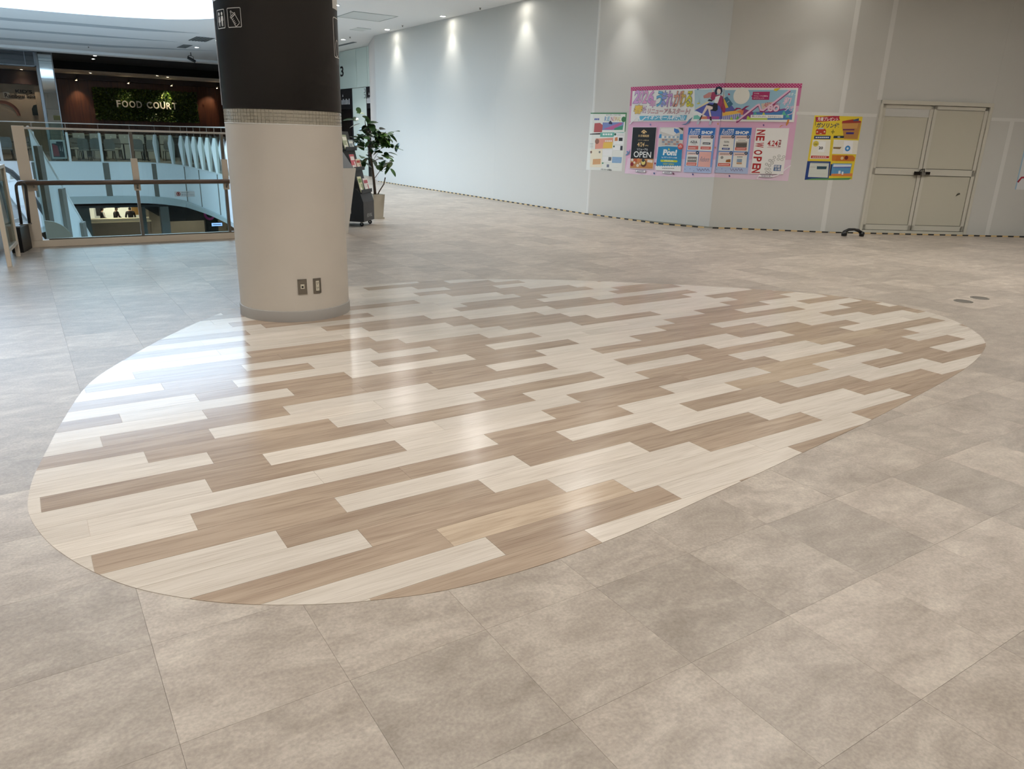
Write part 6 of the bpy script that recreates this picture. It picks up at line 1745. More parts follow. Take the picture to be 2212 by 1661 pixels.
('p','#ecd3cc',[(3.072,1.359),(3.318,1.362),(3.321,1.301),(3.075,1.297)]),
('p','#6a5a58',[(3.1,1.318),(3.119,1.318),(3.119,1.331),(3.1,1.331)]),
('p','#6a5a58',[(3.124,1.318),(3.143,1.318),(3.143,1.331),(3.124,1.331)]),
('p','#6a5a58',[(3.148,1.319),(3.167,1.319),(3.167,1.332),(3.148,1.332)]),
('p','#6a5a58',[(3.172,1.32),(3.19,1.32),(3.19,1.333),(3.172,1.333)]),
('p','#6a5a58',[(3.195,1.321),(3.214,1.321),(3.214,1.333),(3.195,1.333)]),
('p','#6a5a58',[(3.219,1.321),(3.238,1.321),(3.238,1.334),(3.219,1.334)]),
('p','#6a5a58',[(3.243,1.322),(3.262,1.322),(3.262,1.335),(3.243,1.335)]),
('p','#22304e',[(3.057,1.629),(3.054,1.642),(3.046,1.652),(3.034,1.657),(3.022,1.657),(3.01,1.652),(3.002,1.642),(2.999,1.629),(3.002,1.616),(3.01,1.606),(3.022,1.601),(3.034,1.601),(3.046,1.606),(3.054,1.616)]),
('t', '#e8ecf4', '3F', 3.016, 1.617, 3.04, 1.642, 0, 0.012),
('p','#22304e',[(3.326,1.632),(3.323,1.644),(3.315,1.654),(3.304,1.659),(3.292,1.659),(3.281,1.654),(3.273,1.644),(3.27,1.632),(3.273,1.62),(3.281,1.61),(3.292,1.605),(3.304,1.605),(3.315,1.61),(3.323,1.62)]),
('t', '#e8ecf4', '3F', 3.286, 1.62, 3.309, 1.645, 0, 0.012),
('p','#22304e',[(3.056,1.343),(3.053,1.356),(3.045,1.366),(3.033,1.371),(3.021,1.371),(3.009,1.366),(3.001,1.356),(2.998,1.343),(3.001,1.33),(3.009,1.32),(3.021,1.315),(3.033,1.315),(3.045,1.32),(3.053,1.33)]),
('t', '#e8ecf4', '3F', 3.015, 1.331, 3.039, 1.356, 0, 0.012),
('p','#22304e',[(3.324,1.348),(3.321,1.361),(3.313,1.371),(3.301,1.376),(3.289,1.376),(3.277,1.371),(3.269,1.361),(3.266,1.348),(3.269,1.335),(3.277,1.325),(3.289,1.32),(3.301,1.32),(3.313,1.325),(3.321,1.335)]),
('t', '#e8ecf4', '3F', 3.283, 1.337, 3.307, 1.361, 0, 0.012),
('t', '#44484e', 'GLOBAL', 2.877, 1.538, 2.972, 1.553, 0, 0.012),
('t', '#44484e', 'WORK', 2.879, 1.519, 2.974, 1.533, 0, 0.012),
('p','#7a7a7a',[(2.874,1.462),(2.9,1.462),(2.9,1.486),(2.874,1.486)]),
('p','#7a7a7a',[(2.906,1.463),(2.932,1.463),(2.932,1.486),(2.906,1.486)]),
('p','#7a7a7a',[(2.938,1.464),(2.964,1.464),(2.964,1.487),(2.938,1.487)]),
('p','#2a4a94',[(2.856,1.4),(2.993,1.4),(2.993,1.433),(2.856,1.433)]),
('p','#dfe6f4',[(2.876,1.409),(2.889,1.409),(2.889,1.421),(2.876,1.421)]),
('p','#dfe6f4',[(2.892,1.41),(2.906,1.41),(2.906,1.421),(2.892,1.421)]),
('p','#dfe6f4',[(2.909,1.41),(2.922,1.41),(2.922,1.422),(2.909,1.422)]),
('p','#dfe6f4',[(2.925,1.411),(2.939,1.411),(2.939,1.422),(2.925,1.422)]),
('p','#dfe6f4',[(2.942,1.411),(2.955,1.411),(2.955,1.423),(2.942,1.423)]),
('p','#dfe6f4',[(2.958,1.411),(2.972,1.411),(2.972,1.423),(2.958,1.423)]),
('p','#7a6a66',[(3.127,1.57),(3.142,1.57),(3.142,1.578),(3.127,1.578)]),
('p','#7a6a66',[(3.146,1.571),(3.161,1.571),(3.161,1.578),(3.146,1.578)]),
('p','#7a6a66',[(3.165,1.571),(3.18,1.571),(3.18,1.579),(3.165,1.579)]),
('p','#7a6a66',[(3.184,1.572),(3.199,1.572),(3.199,1.579),(3.184,1.579)]),
('p','#7a6a66',[(3.203,1.572),(3.218,1.572),(3.218,1.58),(3.203,1.58)]),
('p','#7a6a66',[(3.222,1.573),(3.237,1.573),(3.237,1.58),(3.222,1.58)]),
('p','#7a6a66',[(3.241,1.573),(3.256,1.573),(3.256,1.581),(3.241,1.581)]),
('p','#6a655f',[(3.095,1.547),(3.291,1.552),(3.294,1.453),(3.098,1.448)]),
('p','#b0aaa2',[(3.096,1.547),(3.291,1.552),(3.293,1.526),(3.098,1.521)]),
('p','#de776c',[(3.089,1.446),(3.295,1.449),(3.298,1.398),(3.09,1.397)]),
('p','#f6dcd6',[(3.115,1.414),(3.133,1.414),(3.133,1.428),(3.115,1.428)]),
('p','#f6dcd6',[(3.138,1.414),(3.156,1.414),(3.156,1.428),(3.138,1.428)]),
('p','#f6dcd6',[(3.161,1.415),(3.179,1.415),(3.179,1.429),(3.161,1.429)]),
('p','#f6dcd6',[(3.184,1.416),(3.202,1.416),(3.202,1.43),(3.184,1.43)]),
('p','#f6dcd6',[(3.207,1.417),(3.225,1.417),(3.225,1.43),(3.207,1.43)]),
('p','#f6dcd6',[(3.23,1.417),(3.248,1.417),(3.248,1.431),(3.23,1.431)]),
('p','#f6dcd6',[(3.253,1.418),(3.271,1.418),(3.271,1.432),(3.253,1.432)]),
('p','#a8672e',[(2.953,1.223),(3.03,1.237),(3.035,1.181),(2.949,1.181)]),
('p','#9a9a98',[(2.9,1.262),(2.892,1.281),(2.873,1.289),(2.854,1.281),(2.846,1.262),(2.854,1.243),(2.873,1.235),(2.892,1.243)]),
('p','#d8695e',[(2.815,1.162),(3.036,1.163),(3.037,1.112),(2.815,1.109)]),
('p','#f6dcd6',[(2.836,1.125),(2.856,1.125),(2.856,1.14),(2.836,1.14)]),
('p','#f6dcd6',[(2.862,1.126),(2.882,1.126),(2.882,1.141),(2.862,1.141)]),
('p','#f6dcd6',[(2.887,1.127),(2.908,1.127),(2.908,1.142),(2.887,1.142)]),
('p','#f6dcd6',[(2.913,1.128),(2.934,1.128),(2.934,1.143),(2.913,1.143)]),
('p','#f6dcd6',[(2.939,1.129),(2.959,1.129),(2.959,1.143),(2.939,1.143)]),
('p','#f6dcd6',[(2.965,1.13),(2.985,1.13),(2.985,1.144),(2.965,1.144)]),
('p','#f6dcd6',[(2.991,1.13),(3.011,1.13),(3.011,1.145),(2.991,1.145)]),
('p','#8fa6bc',[(3.146,1.191),(3.237,1.191),(3.237,1.247),(3.146,1.247)]),
('p','#c49a76',[(3.147,1.155),(3.241,1.155),(3.241,1.185),(3.147,1.185)]),
('p','#5a5a5a',[(3.144,1.274),(3.16,1.274),(3.16,1.288),(3.144,1.288)]),
('p','#5a5a5a',[(3.164,1.274),(3.18,1.274),(3.18,1.288),(3.164,1.288)]),
('p','#5a5a5a',[(3.184,1.275),(3.199,1.275),(3.199,1.289),(3.184,1.289)]),
('p','#5a5a5a',[(3.203,1.276),(3.219,1.276),(3.219,1.289),(3.203,1.289)]),
('p','#5a5a5a',[(3.223,1.276),(3.239,1.276),(3.239,1.29),(3.223,1.29)]),
('p','#7a6a9a',[(3.039,1.075),(3.071,1.03),(3.077,1.034),(3.045,1.079)]),
('p','#7a6a9a',[(3.075,1.03),(3.098,1.07),(3.092,1.074),(3.069,1.034)]),
('p','#7a6a9a',[(3.09,1.07),(3.123,1.023),(3.129,1.027),(3.096,1.074)]),
('p','#7a6a9a',[(3.127,1.024),(3.149,1.072),(3.143,1.075),(3.121,1.027)]),
('p','#7a6a9a',[(3.141,1.071),(3.173,1.033),(3.178,1.038),(3.146,1.076)]),
('p','#7a6a9a',[(3.176,1.034),(3.199,1.08),(3.193,1.083),(3.17,1.037)]),
('p','#7a6a9a',[(3.191,1.08),(3.223,1.035),(3.229,1.039),(3.197,1.084)]),
('p','#7a6a9a',[(3.227,1.035),(3.25,1.075),(3.244,1.079),(3.221,1.039)]),
('p','#7a6a9a',[(3.242,1.075),(3.274,1.028),(3.28,1.032),(3.248,1.079)]),
('p','#4a5a8a',[(2.796,1.052),(2.802,1.059),(2.812,1.049),(2.804,1.045)]),
('p','#4a5a8a',[(2.886,1.064),(2.892,1.071),(2.902,1.061),(2.894,1.057)]),
('p','#4a5a8a',[(2.957,1.027),(2.963,1.035),(2.973,1.024),(2.965,1.02)]),
],
'white_poster': [
('p','#f4f3f0',[(3.42,1.791),(4.001,1.803),(4.004,1.0),(3.419,0.992)]),
('r', '#b5262b', 'N', 3.514, 1.72, 0.15, 0.085),
('r', '#b5262b', 'E', 3.514, 1.615, 0.15, 0.085),
('r', '#b5262b', 'W', 3.514, 1.499, 0.15, 0.085),
('r', '#b5262b', 'O', 3.508, 1.37, 0.15, 0.085),
('r', '#b5262b', 'P', 3.512, 1.252, 0.15, 0.085),
('r', '#b5262b', 'E', 3.513, 1.134, 0.15, 0.085),
('r', '#b5262b', 'N', 3.509, 1.052, 0.15, 0.085),
('t', '#b5262b', '4.24', 3.652, 1.483, 3.835, 1.583, 0.02, 0.02),
('r', '#8a3438', 'FRI', 3.867, 1.537, 0.045, 0.12),
('p','#c98a8a',[(3.659,1.46),(3.889,1.46),(3.889,1.466),(3.659,1.466)]),
('p','#2f5f94',[(3.822,1.057),(3.95,1.057),(3.95,1.161),(3.822,1.161)]),
('t', '#f4f3f0', '眼鏡', 3.831, 1.11, 3.934, 1.157, 0, 0.012),
('t', '#f4f3f0', '市場', 3.838, 1.06, 3.941, 1.105, 0, 0.012),
('p','#8a847c',[(3.817,1.243),(3.811,1.226),(3.816,1.224),(3.822,1.241)]),
('p','#8a847c',[(3.815,1.23),(3.794,1.222),(3.796,1.217),(3.817,1.225)]),
('p','#8a847c',[(3.8,1.222),(3.778,1.228),(3.776,1.223),(3.798,1.217)]),
('p','#8a847c',[(3.782,1.225),(3.77,1.242),(3.766,1.239),(3.778,1.222)]),
('p','#8a847c',[(3.771,1.236),(3.778,1.252),(3.773,1.255),(3.766,1.239)]),
('p','#8a847c',[(3.774,1.249),(3.795,1.257),(3.793,1.262),(3.772,1.254)]),
('p','#8a847c',[(3.789,1.257),(3.811,1.251),(3.813,1.256),(3.791,1.262)]),
('p','#8a847c',[(3.807,1.254),(3.817,1.237),(3.822,1.24),(3.812,1.257)]),
('p','#8a847c',[(3.831,1.298),(3.825,1.28),(3.83,1.278),(3.836,1.296)]),
('p','#8a847c',[(3.829,1.284),(3.808,1.277),(3.81,1.272),(3.831,1.279)]),
('p','#8a847c',[(3.814,1.277),(3.792,1.283),(3.79,1.278),(3.812,1.272)]),
('p','#8a847c',[(3.796,1.28),(3.786,1.297),(3.781,1.294),(3.791,1.277)]),
('p','#8a847c',[(3.786,1.291),(3.792,1.308),(3.787,1.31),(3.781,1.293)]),
('p','#8a847c',[(3.788,1.304),(3.809,1.311),(3.807,1.316),(3.786,1.309)]),
('p','#8a847c',[(3.803,1.311),(3.825,1.305),(3.827,1.31),(3.805,1.316)]),
('p','#8a847c',[(3.821,1.308),(3.832,1.292),(3.836,1.295),(3.825,1.311)]),
('p','#7a7a78',[(3.904,1.267),(3.897,1.251),(3.902,1.248),(3.909,1.264)]),
('p','#7a7a78',[(3.9,1.254),(3.881,1.246),(3.884,1.241),(3.903,1.249)]),
('p','#7a7a78',[(3.887,1.246),(3.864,1.252),(3.862,1.247),(3.885,1.241)]),
('p','#7a7a78',[(3.868,1.249),(3.858,1.266),(3.853,1.263),(3.863,1.246)]),
('p','#7a7a78',[(3.858,1.26),(3.864,1.277),(3.859,1.279),(3.853,1.262)]),
('p','#7a7a78',[(3.86,1.273),(3.881,1.28),(3.879,1.285),(3.858,1.278)]),
('p','#7a7a78',[(3.875,1.28),(3.898,1.274),(3.9,1.279),(3.877,1.285)]),
('p','#7a7a78',[(3.894,1.277),(3.905,1.261),(3.909,1.264),(3.898,1.28)]),
('p','#7a7a78',[(3.909,1.324),(3.902,1.308),(3.907,1.305),(3.914,1.321)]),
('p','#7a7a78',[(3.905,1.311),(3.886,1.303),(3.889,1.298),(3.908,1.306)]),
('p','#7a7a78',[(3.892,1.303),(3.869,1.309),(3.867,1.304),(3.89,1.298)]),
('p','#7a7a78',[(3.873,1.306),(3.863,1.323),(3.858,1.32),(3.868,1.303)]),
('p','#7a7a78',[(3.863,1.317),(3.87,1.333),(3.865,1.336),(3.858,1.32)]),
('p','#7a7a78',[(3.866,1.33),(3.886,1.337),(3.884,1.342),(3.864,1.335)]),
('p','#7a7a78',[(3.88,1.337),(3.903,1.331),(3.905,1.336),(3.882,1.342)]),
('p','#7a7a78',[(3.899,1.334),(3.91,1.318),(3.914,1.321),(3.903,1.337)]),
('p','#8a847c',[(3.969,1.262),(3.963,1.244),(3.968,1.242),(3.974,1.26)]),
('p','#8a847c',[(3.967,1.248),(3.946,1.241),(3.948,1.236),(3.969,1.243)]),
('p','#8a847c',[(3.952,1.241),(3.929,1.247),(3.927,1.242),(3.95,1.236)]),
('p','#8a847c',[(3.933,1.244),(3.922,1.26),(3.918,1.257),(3.929,1.241)]),
('p','#8a847c',[(3.923,1.254),(3.93,1.271),(3.925,1.274),(3.918,1.257)]),
('p','#8a847c',[(3.926,1.268),(3.946,1.275),(3.944,1.28),(3.924,1.273)]),
('p','#8a847c',[(3.94,1.275),(3.963,1.269),(3.965,1.274),(3.942,1.28)]),
('p','#8a847c',[(3.959,1.272),(3.97,1.256),(3.974,1.259),(3.963,1.275)]),
('p','#8a847c',[(3.994,1.312),(3.988,1.294),(3.993,1.292),(3.999,1.31)]),
('p','#8a847c',[(3.992,1.298),(3.971,1.291),(3.973,1.286),(3.994,1.293)]),
('p','#8a847c',[(3.977,1.291),(3.954,1.297),(3.952,1.292),(3.975,1.286)]),
('p','#8a847c',[(3.958,1.294),(3.947,1.31),(3.943,1.307),(3.954,1.291)]),
('p','#8a847c',[(3.948,1.304),(3.955,1.321),(3.95,1.324),(3.943,1.307)]),
('p','#8a847c',[(3.951,1.318),(3.971,1.325),(3.969,1.33),(3.949,1.323)]),
('p','#8a847c',[(3.965,1.325),(3.988,1.319),(3.99,1.324),(3.967,1.33)]),
('p','#8a847c',[(3.984,1.322),(3.995,1.306),(3.999,1.309),(3.988,1.325)]),
('p','#4a4a4a',[(3.759,1.241),(3.752,1.224),(3.757,1.221),(3.764,1.238)]),
('p','#4a4a4a',[(3.756,1.227),(3.735,1.22),(3.737,1.215),(3.758,1.222)]),
('p','#4a4a4a',[(3.741,1.22),(3.719,1.226),(3.717,1.221),(3.739,1.215)]),
('p','#4a4a4a',[(3.723,1.223),(3.712,1.239),(3.708,1.236),(3.719,1.22)]),
('p','#4a4a4a',[(3.713,1.233),(3.719,1.251),(3.714,1.253),(3.708,1.235)]),
('p','#4a4a4a',[(3.715,1.247),(3.736,1.254),(3.734,1.259),(3.713,1.252)]),
('p','#4a4a4a',[(3.73,1.254),(3.753,1.248),(3.755,1.253),(3.732,1.259)]),
('p','#4a4a4a',[(3.749,1.251),(3.76,1.235),(3.764,1.238),(3.753,1.254)]),
('p','#4a4a4a',[(3.802,1.196),(3.795,1.18),(3.8,1.177),(3.807,1.193)]),
('p','#4a4a4a',[(3.799,1.183),(3.778,1.176),(3.78,1.171),(3.801,1.178)]),
('p','#4a4a4a',[(3.784,1.176),(3.762,1.182),(3.76,1.177),(3.782,1.171)]),
('p','#4a4a4a',[(3.766,1.179),(3.755,1.195),(3.751,1.192),(3.762,1.176)]),
('p','#4a4a4a',[(3.756,1.189),(3.762,1.207),(3.757,1.209),(3.751,1.191)]),
('p','#4a4a4a',[(3.758,1.203),(3.779,1.21),(3.777,1.215),(3.756,1.208)]),
('p','#4a4a4a',[(3.773,1.21),(3.796,1.204),(3.798,1.209),(3.775,1.215)]),
('p','#4a4a4a',[(3.792,1.207),(3.802,1.19),(3.807,1.193),(3.797,1.21)]),
('p','#6a6a68',[(3.708,1.171),(3.701,1.155),(3.706,1.152),(3.713,1.168)]),
('p','#6a6a68',[(3.705,1.158),(3.684,1.151),(3.686,1.146),(3.707,1.153)]),
('p','#6a6a68',[(3.69,1.151),(3.668,1.157),(3.666,1.152),(3.688,1.146)]),
('p','#6a6a68',[(3.672,1.154),(3.661,1.17),(3.657,1.167),(3.668,1.151)]),
('p','#6a6a68',[(3.662,1.164),(3.668,1.182),(3.663,1.184),(3.657,1.166)]),
('p','#6a6a68',[(3.664,1.178),(3.685,1.185),(3.683,1.19),(3.662,1.183)]),
('p','#6a6a68',[(3.679,1.185),(3.702,1.179),(3.704,1.184),(3.681,1.19)]),
('p','#6a6a68',[(3.698,1.182),(3.708,1.165),(3.713,1.168),(3.703,1.185)]),
('p','#6a6a68',[(3.765,1.15),(3.759,1.133),(3.764,1.131),(3.77,1.148)]),
('p','#6a6a68',[(3.763,1.137),(3.742,1.13),(3.744,1.125),(3.765,1.132)]),
('p','#6a6a68',[(3.748,1.13),(3.725,1.136),(3.723,1.131),(3.746,1.125)]),
('p','#6a6a68',[(3.729,1.133),(3.718,1.149),(3.714,1.146),(3.725,1.13)]),
('p','#6a6a68',[(3.719,1.143),(3.726,1.16),(3.721,1.163),(3.714,1.146)]),
('p','#6a6a68',[(3.722,1.157),(3.743,1.164),(3.741,1.169),(3.72,1.162)]),
('p','#6a6a68',[(3.737,1.164),(3.759,1.158),(3.761,1.163),(3.739,1.169)]),
('p','#6a6a68',[(3.755,1.161),(3.765,1.144),(3.77,1.147),(3.76,1.164)]),
('p','#8a8a88',[(3.711,1.087),(3.704,1.07),(3.709,1.067),(3.716,1.084)]),
('p','#8a8a88',[(3.708,1.073),(3.687,1.066),(3.689,1.061),(3.71,1.068)]),
('p','#8a8a88',[(3.693,1.066),(3.671,1.072),(3.669,1.067),(3.691,1.061)]),
('p','#8a8a88',[(3.675,1.069),(3.664,1.085),(3.66,1.082),(3.671,1.066)]),
('p','#8a8a88',[(3.665,1.079),(3.671,1.097),(3.666,1.099),(3.66,1.081)]),
('p','#8a8a88',[(3.667,1.093),(3.688,1.1),(3.686,1.105),(3.665,1.098)]),
('p','#8a8a88',[(3.682,1.1),(3.705,1.094),(3.707,1.099),(3.684,1.105)]),
('p','#8a8a88',[(3.701,1.097),(3.712,1.081),(3.716,1.084),(3.705,1.1)]),
('p','#8a8a88',[(3.77,1.089),(3.764,1.071),(3.769,1.069),(3.775,1.087)]),
('p','#8a8a88',[(3.768,1.075),(3.747,1.068),(3.749,1.063),(3.77,1.07)]),
('p','#8a8a88',[(3.753,1.068),(3.73,1.074),(3.728,1.069),(3.751,1.063)]),
('p','#8a8a88',[(3.734,1.071),(3.723,1.087),(3.719,1.084),(3.73,1.068)]),
('p','#8a8a88',[(3.724,1.081),(3.731,1.098),(3.726,1.101),(3.719,1.084)]),
('p','#8a8a88',[(3.727,1.095),(3.748,1.102),(3.746,1.107),(3.725,1.1)]),
('p','#8a8a88',[(3.742,1.102),(3.764,1.096),(3.766,1.101),(3.744,1.107)]),
('p','#8a8a88',[(3.76,1.099),(3.771,1.083),(3.775,1.086),(3.764,1.102)]),
('p','#6a645c',[(3.73,1.028),(3.724,1.01),(3.729,1.008),(3.735,1.026)]),
('p','#6a645c',[(3.728,1.014),(3.707,1.007),(3.709,1.002),(3.73,1.009)]),
('p','#6a645c',[(3.713,1.007),(3.69,1.013),(3.688,1.008),(3.711,1.002)]),
('p','#6a645c',[(3.694,1.01),(3.683,1.026),(3.679,1.023),(3.69,1.007)]),
('p','#6a645c',[(3.684,1.02),(3.691,1.037),(3.686,1.04),(3.679,1.023)]),
('p','#6a645c',[(3.687,1.034),(3.708,1.041),(3.706,1.046),(3.685,1.039)]),
('p','#6a645c',[(3.702,1.041),(3.724,1.035),(3.726,1.04),(3.704,1.046)]),
('p','#6a645c',[(3.72,1.038),(3.731,1.022),(3.735,1.025),(3.724,1.041)]),
('p','#6a645c',[(3.79,1.024),(3.784,1.006),(3.789,1.004),(3.795,1.022)]),
('p','#6a645c',[(3.788,1.01),(3.767,1.003),(3.769,0.998),(3.79,1.005)]),
('p','#6a645c',[(3.773,1.003),(3.75,1.009),(3.748,1.004),(3.771,0.998)]),
('p','#6a645c',[(3.754,1.006),(3.743,1.022),(3.739,1.019),(3.75,1.003)]),
('p','#6a645c',[(3.744,1.016),(3.751,1.033),(3.746,1.036),(3.739,1.019)]),
('p','#6a645c',[(3.747,1.03),(3.768,1.037),(3.766,1.042),(3.745,1.035)]),
('p','#6a645c',[(3.762,1.037),(3.784,1.031),(3.786,1.036),(3.764,1.042)]),
('p','#6a645c',[(3.78,1.034),(3.791,1.018),(3.795,1.021),(3.784,1.037)]),
],
'info_poster': [
('p','#e9ebe4',[(-0.086,2.028),(0.794,2.032),(0.772,0.919),(-0.126,0.906)]),
('p','#3f7f4e',[(-0.086,2.028),(0.794,2.032),(0.788,2.005),(-0.081,2.007)]),
('p','#4c8a58',[(0.765,2.03),(0.794,2.032),(0.79,1.673),(0.772,1.673)]),
('t', '#6a6f86', 'AEON MALL WAKAYAMA', 0.309, 1.977, 0.661, 1.996, 0, 0.012),
('t', '#7a9cc0', 'R', 0.277, 1.866, 0.343, 1.955, 0.1, 0.03),
('t', '#7ab0c8', 'E', 0.347, 1.867, 0.416, 1.955, 0.1, 0.03),
('t', '#c08aa0', 'N', 0.426, 1.867, 0.49, 1.956, 0.1, 0.03),
('t', '#e0a07a', 'E', 0.495, 1.868, 0.527, 1.956, 0.1, 0.03),
('t', '#d0a040', 'W', 0.528, 1.868, 0.581, 1.956, 0.1, 0.03),
('t', '#c8b040', 'A', 0.583, 1.869, 0.622, 1.957, 0.1, 0.03),
('t', '#d8c85a', 'L', 0.627, 1.869, 0.672, 1.957, 0.1, 0.03),
('p','#3f7f4e',[(0.783,1.906),(0.778,1.929),(0.763,1.947),(0.743,1.957),(0.719,1.957),(0.699,1.947),(0.684,1.929),(0.679,1.906),(0.684,1.883),(0.699,1.865),(0.719,1.855),(0.743,1.855),(0.763,1.865),(0.778,1.883)]),
('p','#7f8fc4',[(0.245,1.843),(0.74,1.852),(0.726,1.709),(0.238,1.697)]),
('p','#c26a9a',[(0.265,1.716),(0.669,1.847),(0.716,1.826),(0.48,1.705)]),
('p','#4a9a7a',[(0.532,1.735),(0.727,1.797),(0.726,1.709),(0.526,1.702)]),
('p','#2e3357',[(0.385,1.844),(0.428,1.882),(0.473,1.838),(0.471,1.808),(0.397,1.815)]),
('p','#b85a5a',[(0.049,1.826),(0.18,1.835),(0.25,1.791),(0.241,1.656),(0.043,1.652)]),
('p','#3a302c',[(-0.07,1.62),(0.214,1.64),(0.198,1.61),(-0.06,1.605)]),
('p','#4a5aa8',[(0.041,1.886),(0.074,1.886),(0.074,1.92),(0.041,1.92)]),
('p','#4a5aa8',[(0.082,1.887),(0.115,1.887),(0.115,1.92),(0.082,1.92)]),
('p','#4a5aa8',[(0.123,1.887),(0.155,1.887),(0.155,1.921),(0.123,1.921)]),
('p','#6ab6a6',[(0.204,1.648),(0.784,1.665),(0.526,1.586),(0.519,1.571),(0.201,1.565)]),
('p','#e9f2ee',[(0.262,1.597),(0.309,1.597),(0.309,1.633),(0.262,1.633)]),
('p','#e9f2ee',[(0.323,1.599),(0.37,1.599),(0.37,1.634),(0.323,1.634)]),
('p','#e9f2ee',[(0.383,1.6),(0.43,1.6),(0.43,1.636),(0.383,1.636)]),
('p','#e9f2ee',[(0.444,1.601),(0.49,1.601),(0.49,1.637),(0.444,1.637)]),
('p','#e7a08a',[(0.194,1.534),(0.52,1.556),(0.509,1.354),(0.096,1.326),(0.099,1.532)]),
('p','#ecc45a',[(0.295,1.461),(0.517,1.474),(0.509,1.354),(0.285,1.347)]),
('p','#f6eee0',[(0.329,1.476),(0.362,1.476),(0.362,1.501),(0.329,1.501)]),
('p','#f6eee0',[(0.372,1.477),(0.405,1.477),(0.405,1.502),(0.372,1.502)]),
('p','#f6eee0',[(0.415,1.478),(0.448,1.478),(0.448,1.504),(0.415,1.504)]),
('p','#f6eee0',[(0.458,1.479),(0.491,1.479),(0.491,1.505),(0.458,1.505)]),
('p','#9a6a58',[(0.189,1.476),(0.182,1.502),(0.163,1.521),(0.137,1.528),(0.111,1.521),(0.092,1.502),(0.085,1.476),(0.092,1.45),(0.111,1.431),(0.137,1.424),(0.163,1.431),(0.182,1.45)]),
('p','#f4f4f2',[(0.539,1.654),(0.767,1.65),(0.769,1.428),(0.54,1.43)]),
('p','#d88a5a',[(0.557,1.557),(0.619,1.573),(0.63,1.499),(0.557,1.494)]),
('p','#232323',[(0.653,1.559),(0.739,1.561),(0.74,1.498),(0.653,1.496)]),
('p','#2f5f48',[(0.586,1.621),(0.581,1.635),(0.569,1.644),(0.555,1.644),(0.543,1.635),(0.538,1.621),(0.543,1.607),(0.555,1.598),(0.569,1.598),(0.581,1.607)]),
('p','#f4f4f2',[(0.537,1.411),(0.761,1.413),(0.76,1.316),(0.535,1.313)]),
('p','#33303a',[(0.702,1.404),(0.754,1.406),(0.755,1.32),(0.7,1.322)]),
('p','#2f5f48',[(0.569,1.389),(0.565,1.4),(0.556,1.407),(0.544,1.407),(0.535,1.4),(0.531,1.389),(0.535,1.378),(0.544,1.371),(0.556,1.371),(0.565,1.378)]),
('p','#efe7cf',[(-0.009,1.315),(0.277,1.324),(0.286,0.972),(-0.003,0.966)]),
('p','#d8a878',[(0.063,1.125),(0.254,1.14),(0.253,1.032),(0.061,1.016)]),
('p','#8a6a5a',[(0.031,1.262),(0.026,1.278),(0.012,1.288),(-0.004,1.288),(-0.018,1.278),(-0.023,1.262),(-0.018,1.246),(-0.004,1.236),(0.012,1.236),(0.026,1.246)]),
('p','#7a7a74',[(0.238,1.269),(0.234,1.283),(0.222,1.291),(0.208,1.291),(0.196,1.283),(0.192,1.269),(0.196,1.255),(0.208,1.247),(0.222,1.247),(0.234,1.255)]),
('p','#f0f0ee',[(0.287,1.324),(0.52,1.328),(0.521,1.203),(0.291,1.202)]),
('p','#f0f0ee',[(0.288,1.187),(0.522,1.192),(0.526,1.089),(0.292,1.08)]),
('p','#6a6a6a',[(0.439,1.181),(0.509,1.181),(0.506,1.111),(0.436,1.108)]),
('p','#8fb4d8',[(0.527,1.188),(0.753,1.189),(0.749,1.076),(0.528,1.07)]),
('p','#4a9070',[(0.288,1.068),(0.326,1.07),(0.323,1.043),(0.288,1.041)]),
('p','#7a7f92',[(0.409,1.035),(0.465,1.037),(0.465,0.98),(0.407,0.981)]),
('p','#9a9a9a',[(0.596,1.629),(0.76,1.629),(0.76,1.632),(0.596,1.632)]),
('p','#9a9a9a',[(0.597,1.613),(0.761,1.613),(0.761,1.616),(0.597,1.616)]),
('p','#9a9a9a',[(0.599,1.596),(0.763,1.596),(0.763,1.6),(0.599,1.6)]),
('p','#a8a8a8',[(0.571,1.273),(0.746,1.273),(0.746,1.273),(0.571,1.273)]),
('p','#a8a8a8',[(0.573,1.255),(0.747,1.255),(0.747,1.255),(0.573,1.255)]),
('p','#a8a8a8',[(0.574,1.237),(0.749,1.237),(0.749,1.237),(0.574,1.237)]),
('p','#a8a8a8',[(0.576,1.219),(0.751,1.219),(0.751,1.219),(0.576,1.219)]),
('p','#e8eef4',[(0.543,1.173),(0.727,1.173),(0.727,1.174),(0.543,1.174)]),
('p','#e8eef4',[(0.544,1.154),(0.729,1.154),(0.729,1.155),(0.544,1.155)]),
('p','#e8eef4',[(0.546,1.134),(0.73,1.134),(0.73,1.135),(0.546,1.135)]),
('p','#e8eef4',[(0.547,1.114),(0.732,1.114),(0.732,1.116),(0.547,1.116)]),
('p','#e8eef4',[(0.549,1.095),(0.734,1.095),(0.734,1.096),(0.549,1.096)]),
('p','#a8a4a8',[(0.538,1.059),(0.682,1.059),(0.682,1.059),(0.538,1.059)]),
('p','#a8a4a8',[(0.54,1.041),(0.683,1.041),(0.683,1.041),(0.54,1.041)]),
('p','#a8a4a8',[(0.541,1.023),(0.685,1.023),(0.685,1.023),(0.541,1.023)]),
('p','#a8a4a8',[(0.543,1.005),(0.686,1.005),(0.686,1.005),(0.543,1.005)]),
('p','#a8a4a8',[(0.544,0.986),(0.688,0.986),(0.688,0.987),(0.544,0.987)]),
('p','#8a938a',[(-0.047,1.433),(0.049,1.433),(0.049,1.437),(-0.047,1.437)]),
('p','#8a938a',[(-0.046,1.412),(0.051,1.412),(0.051,1.416),(-0.046,1.416)]),
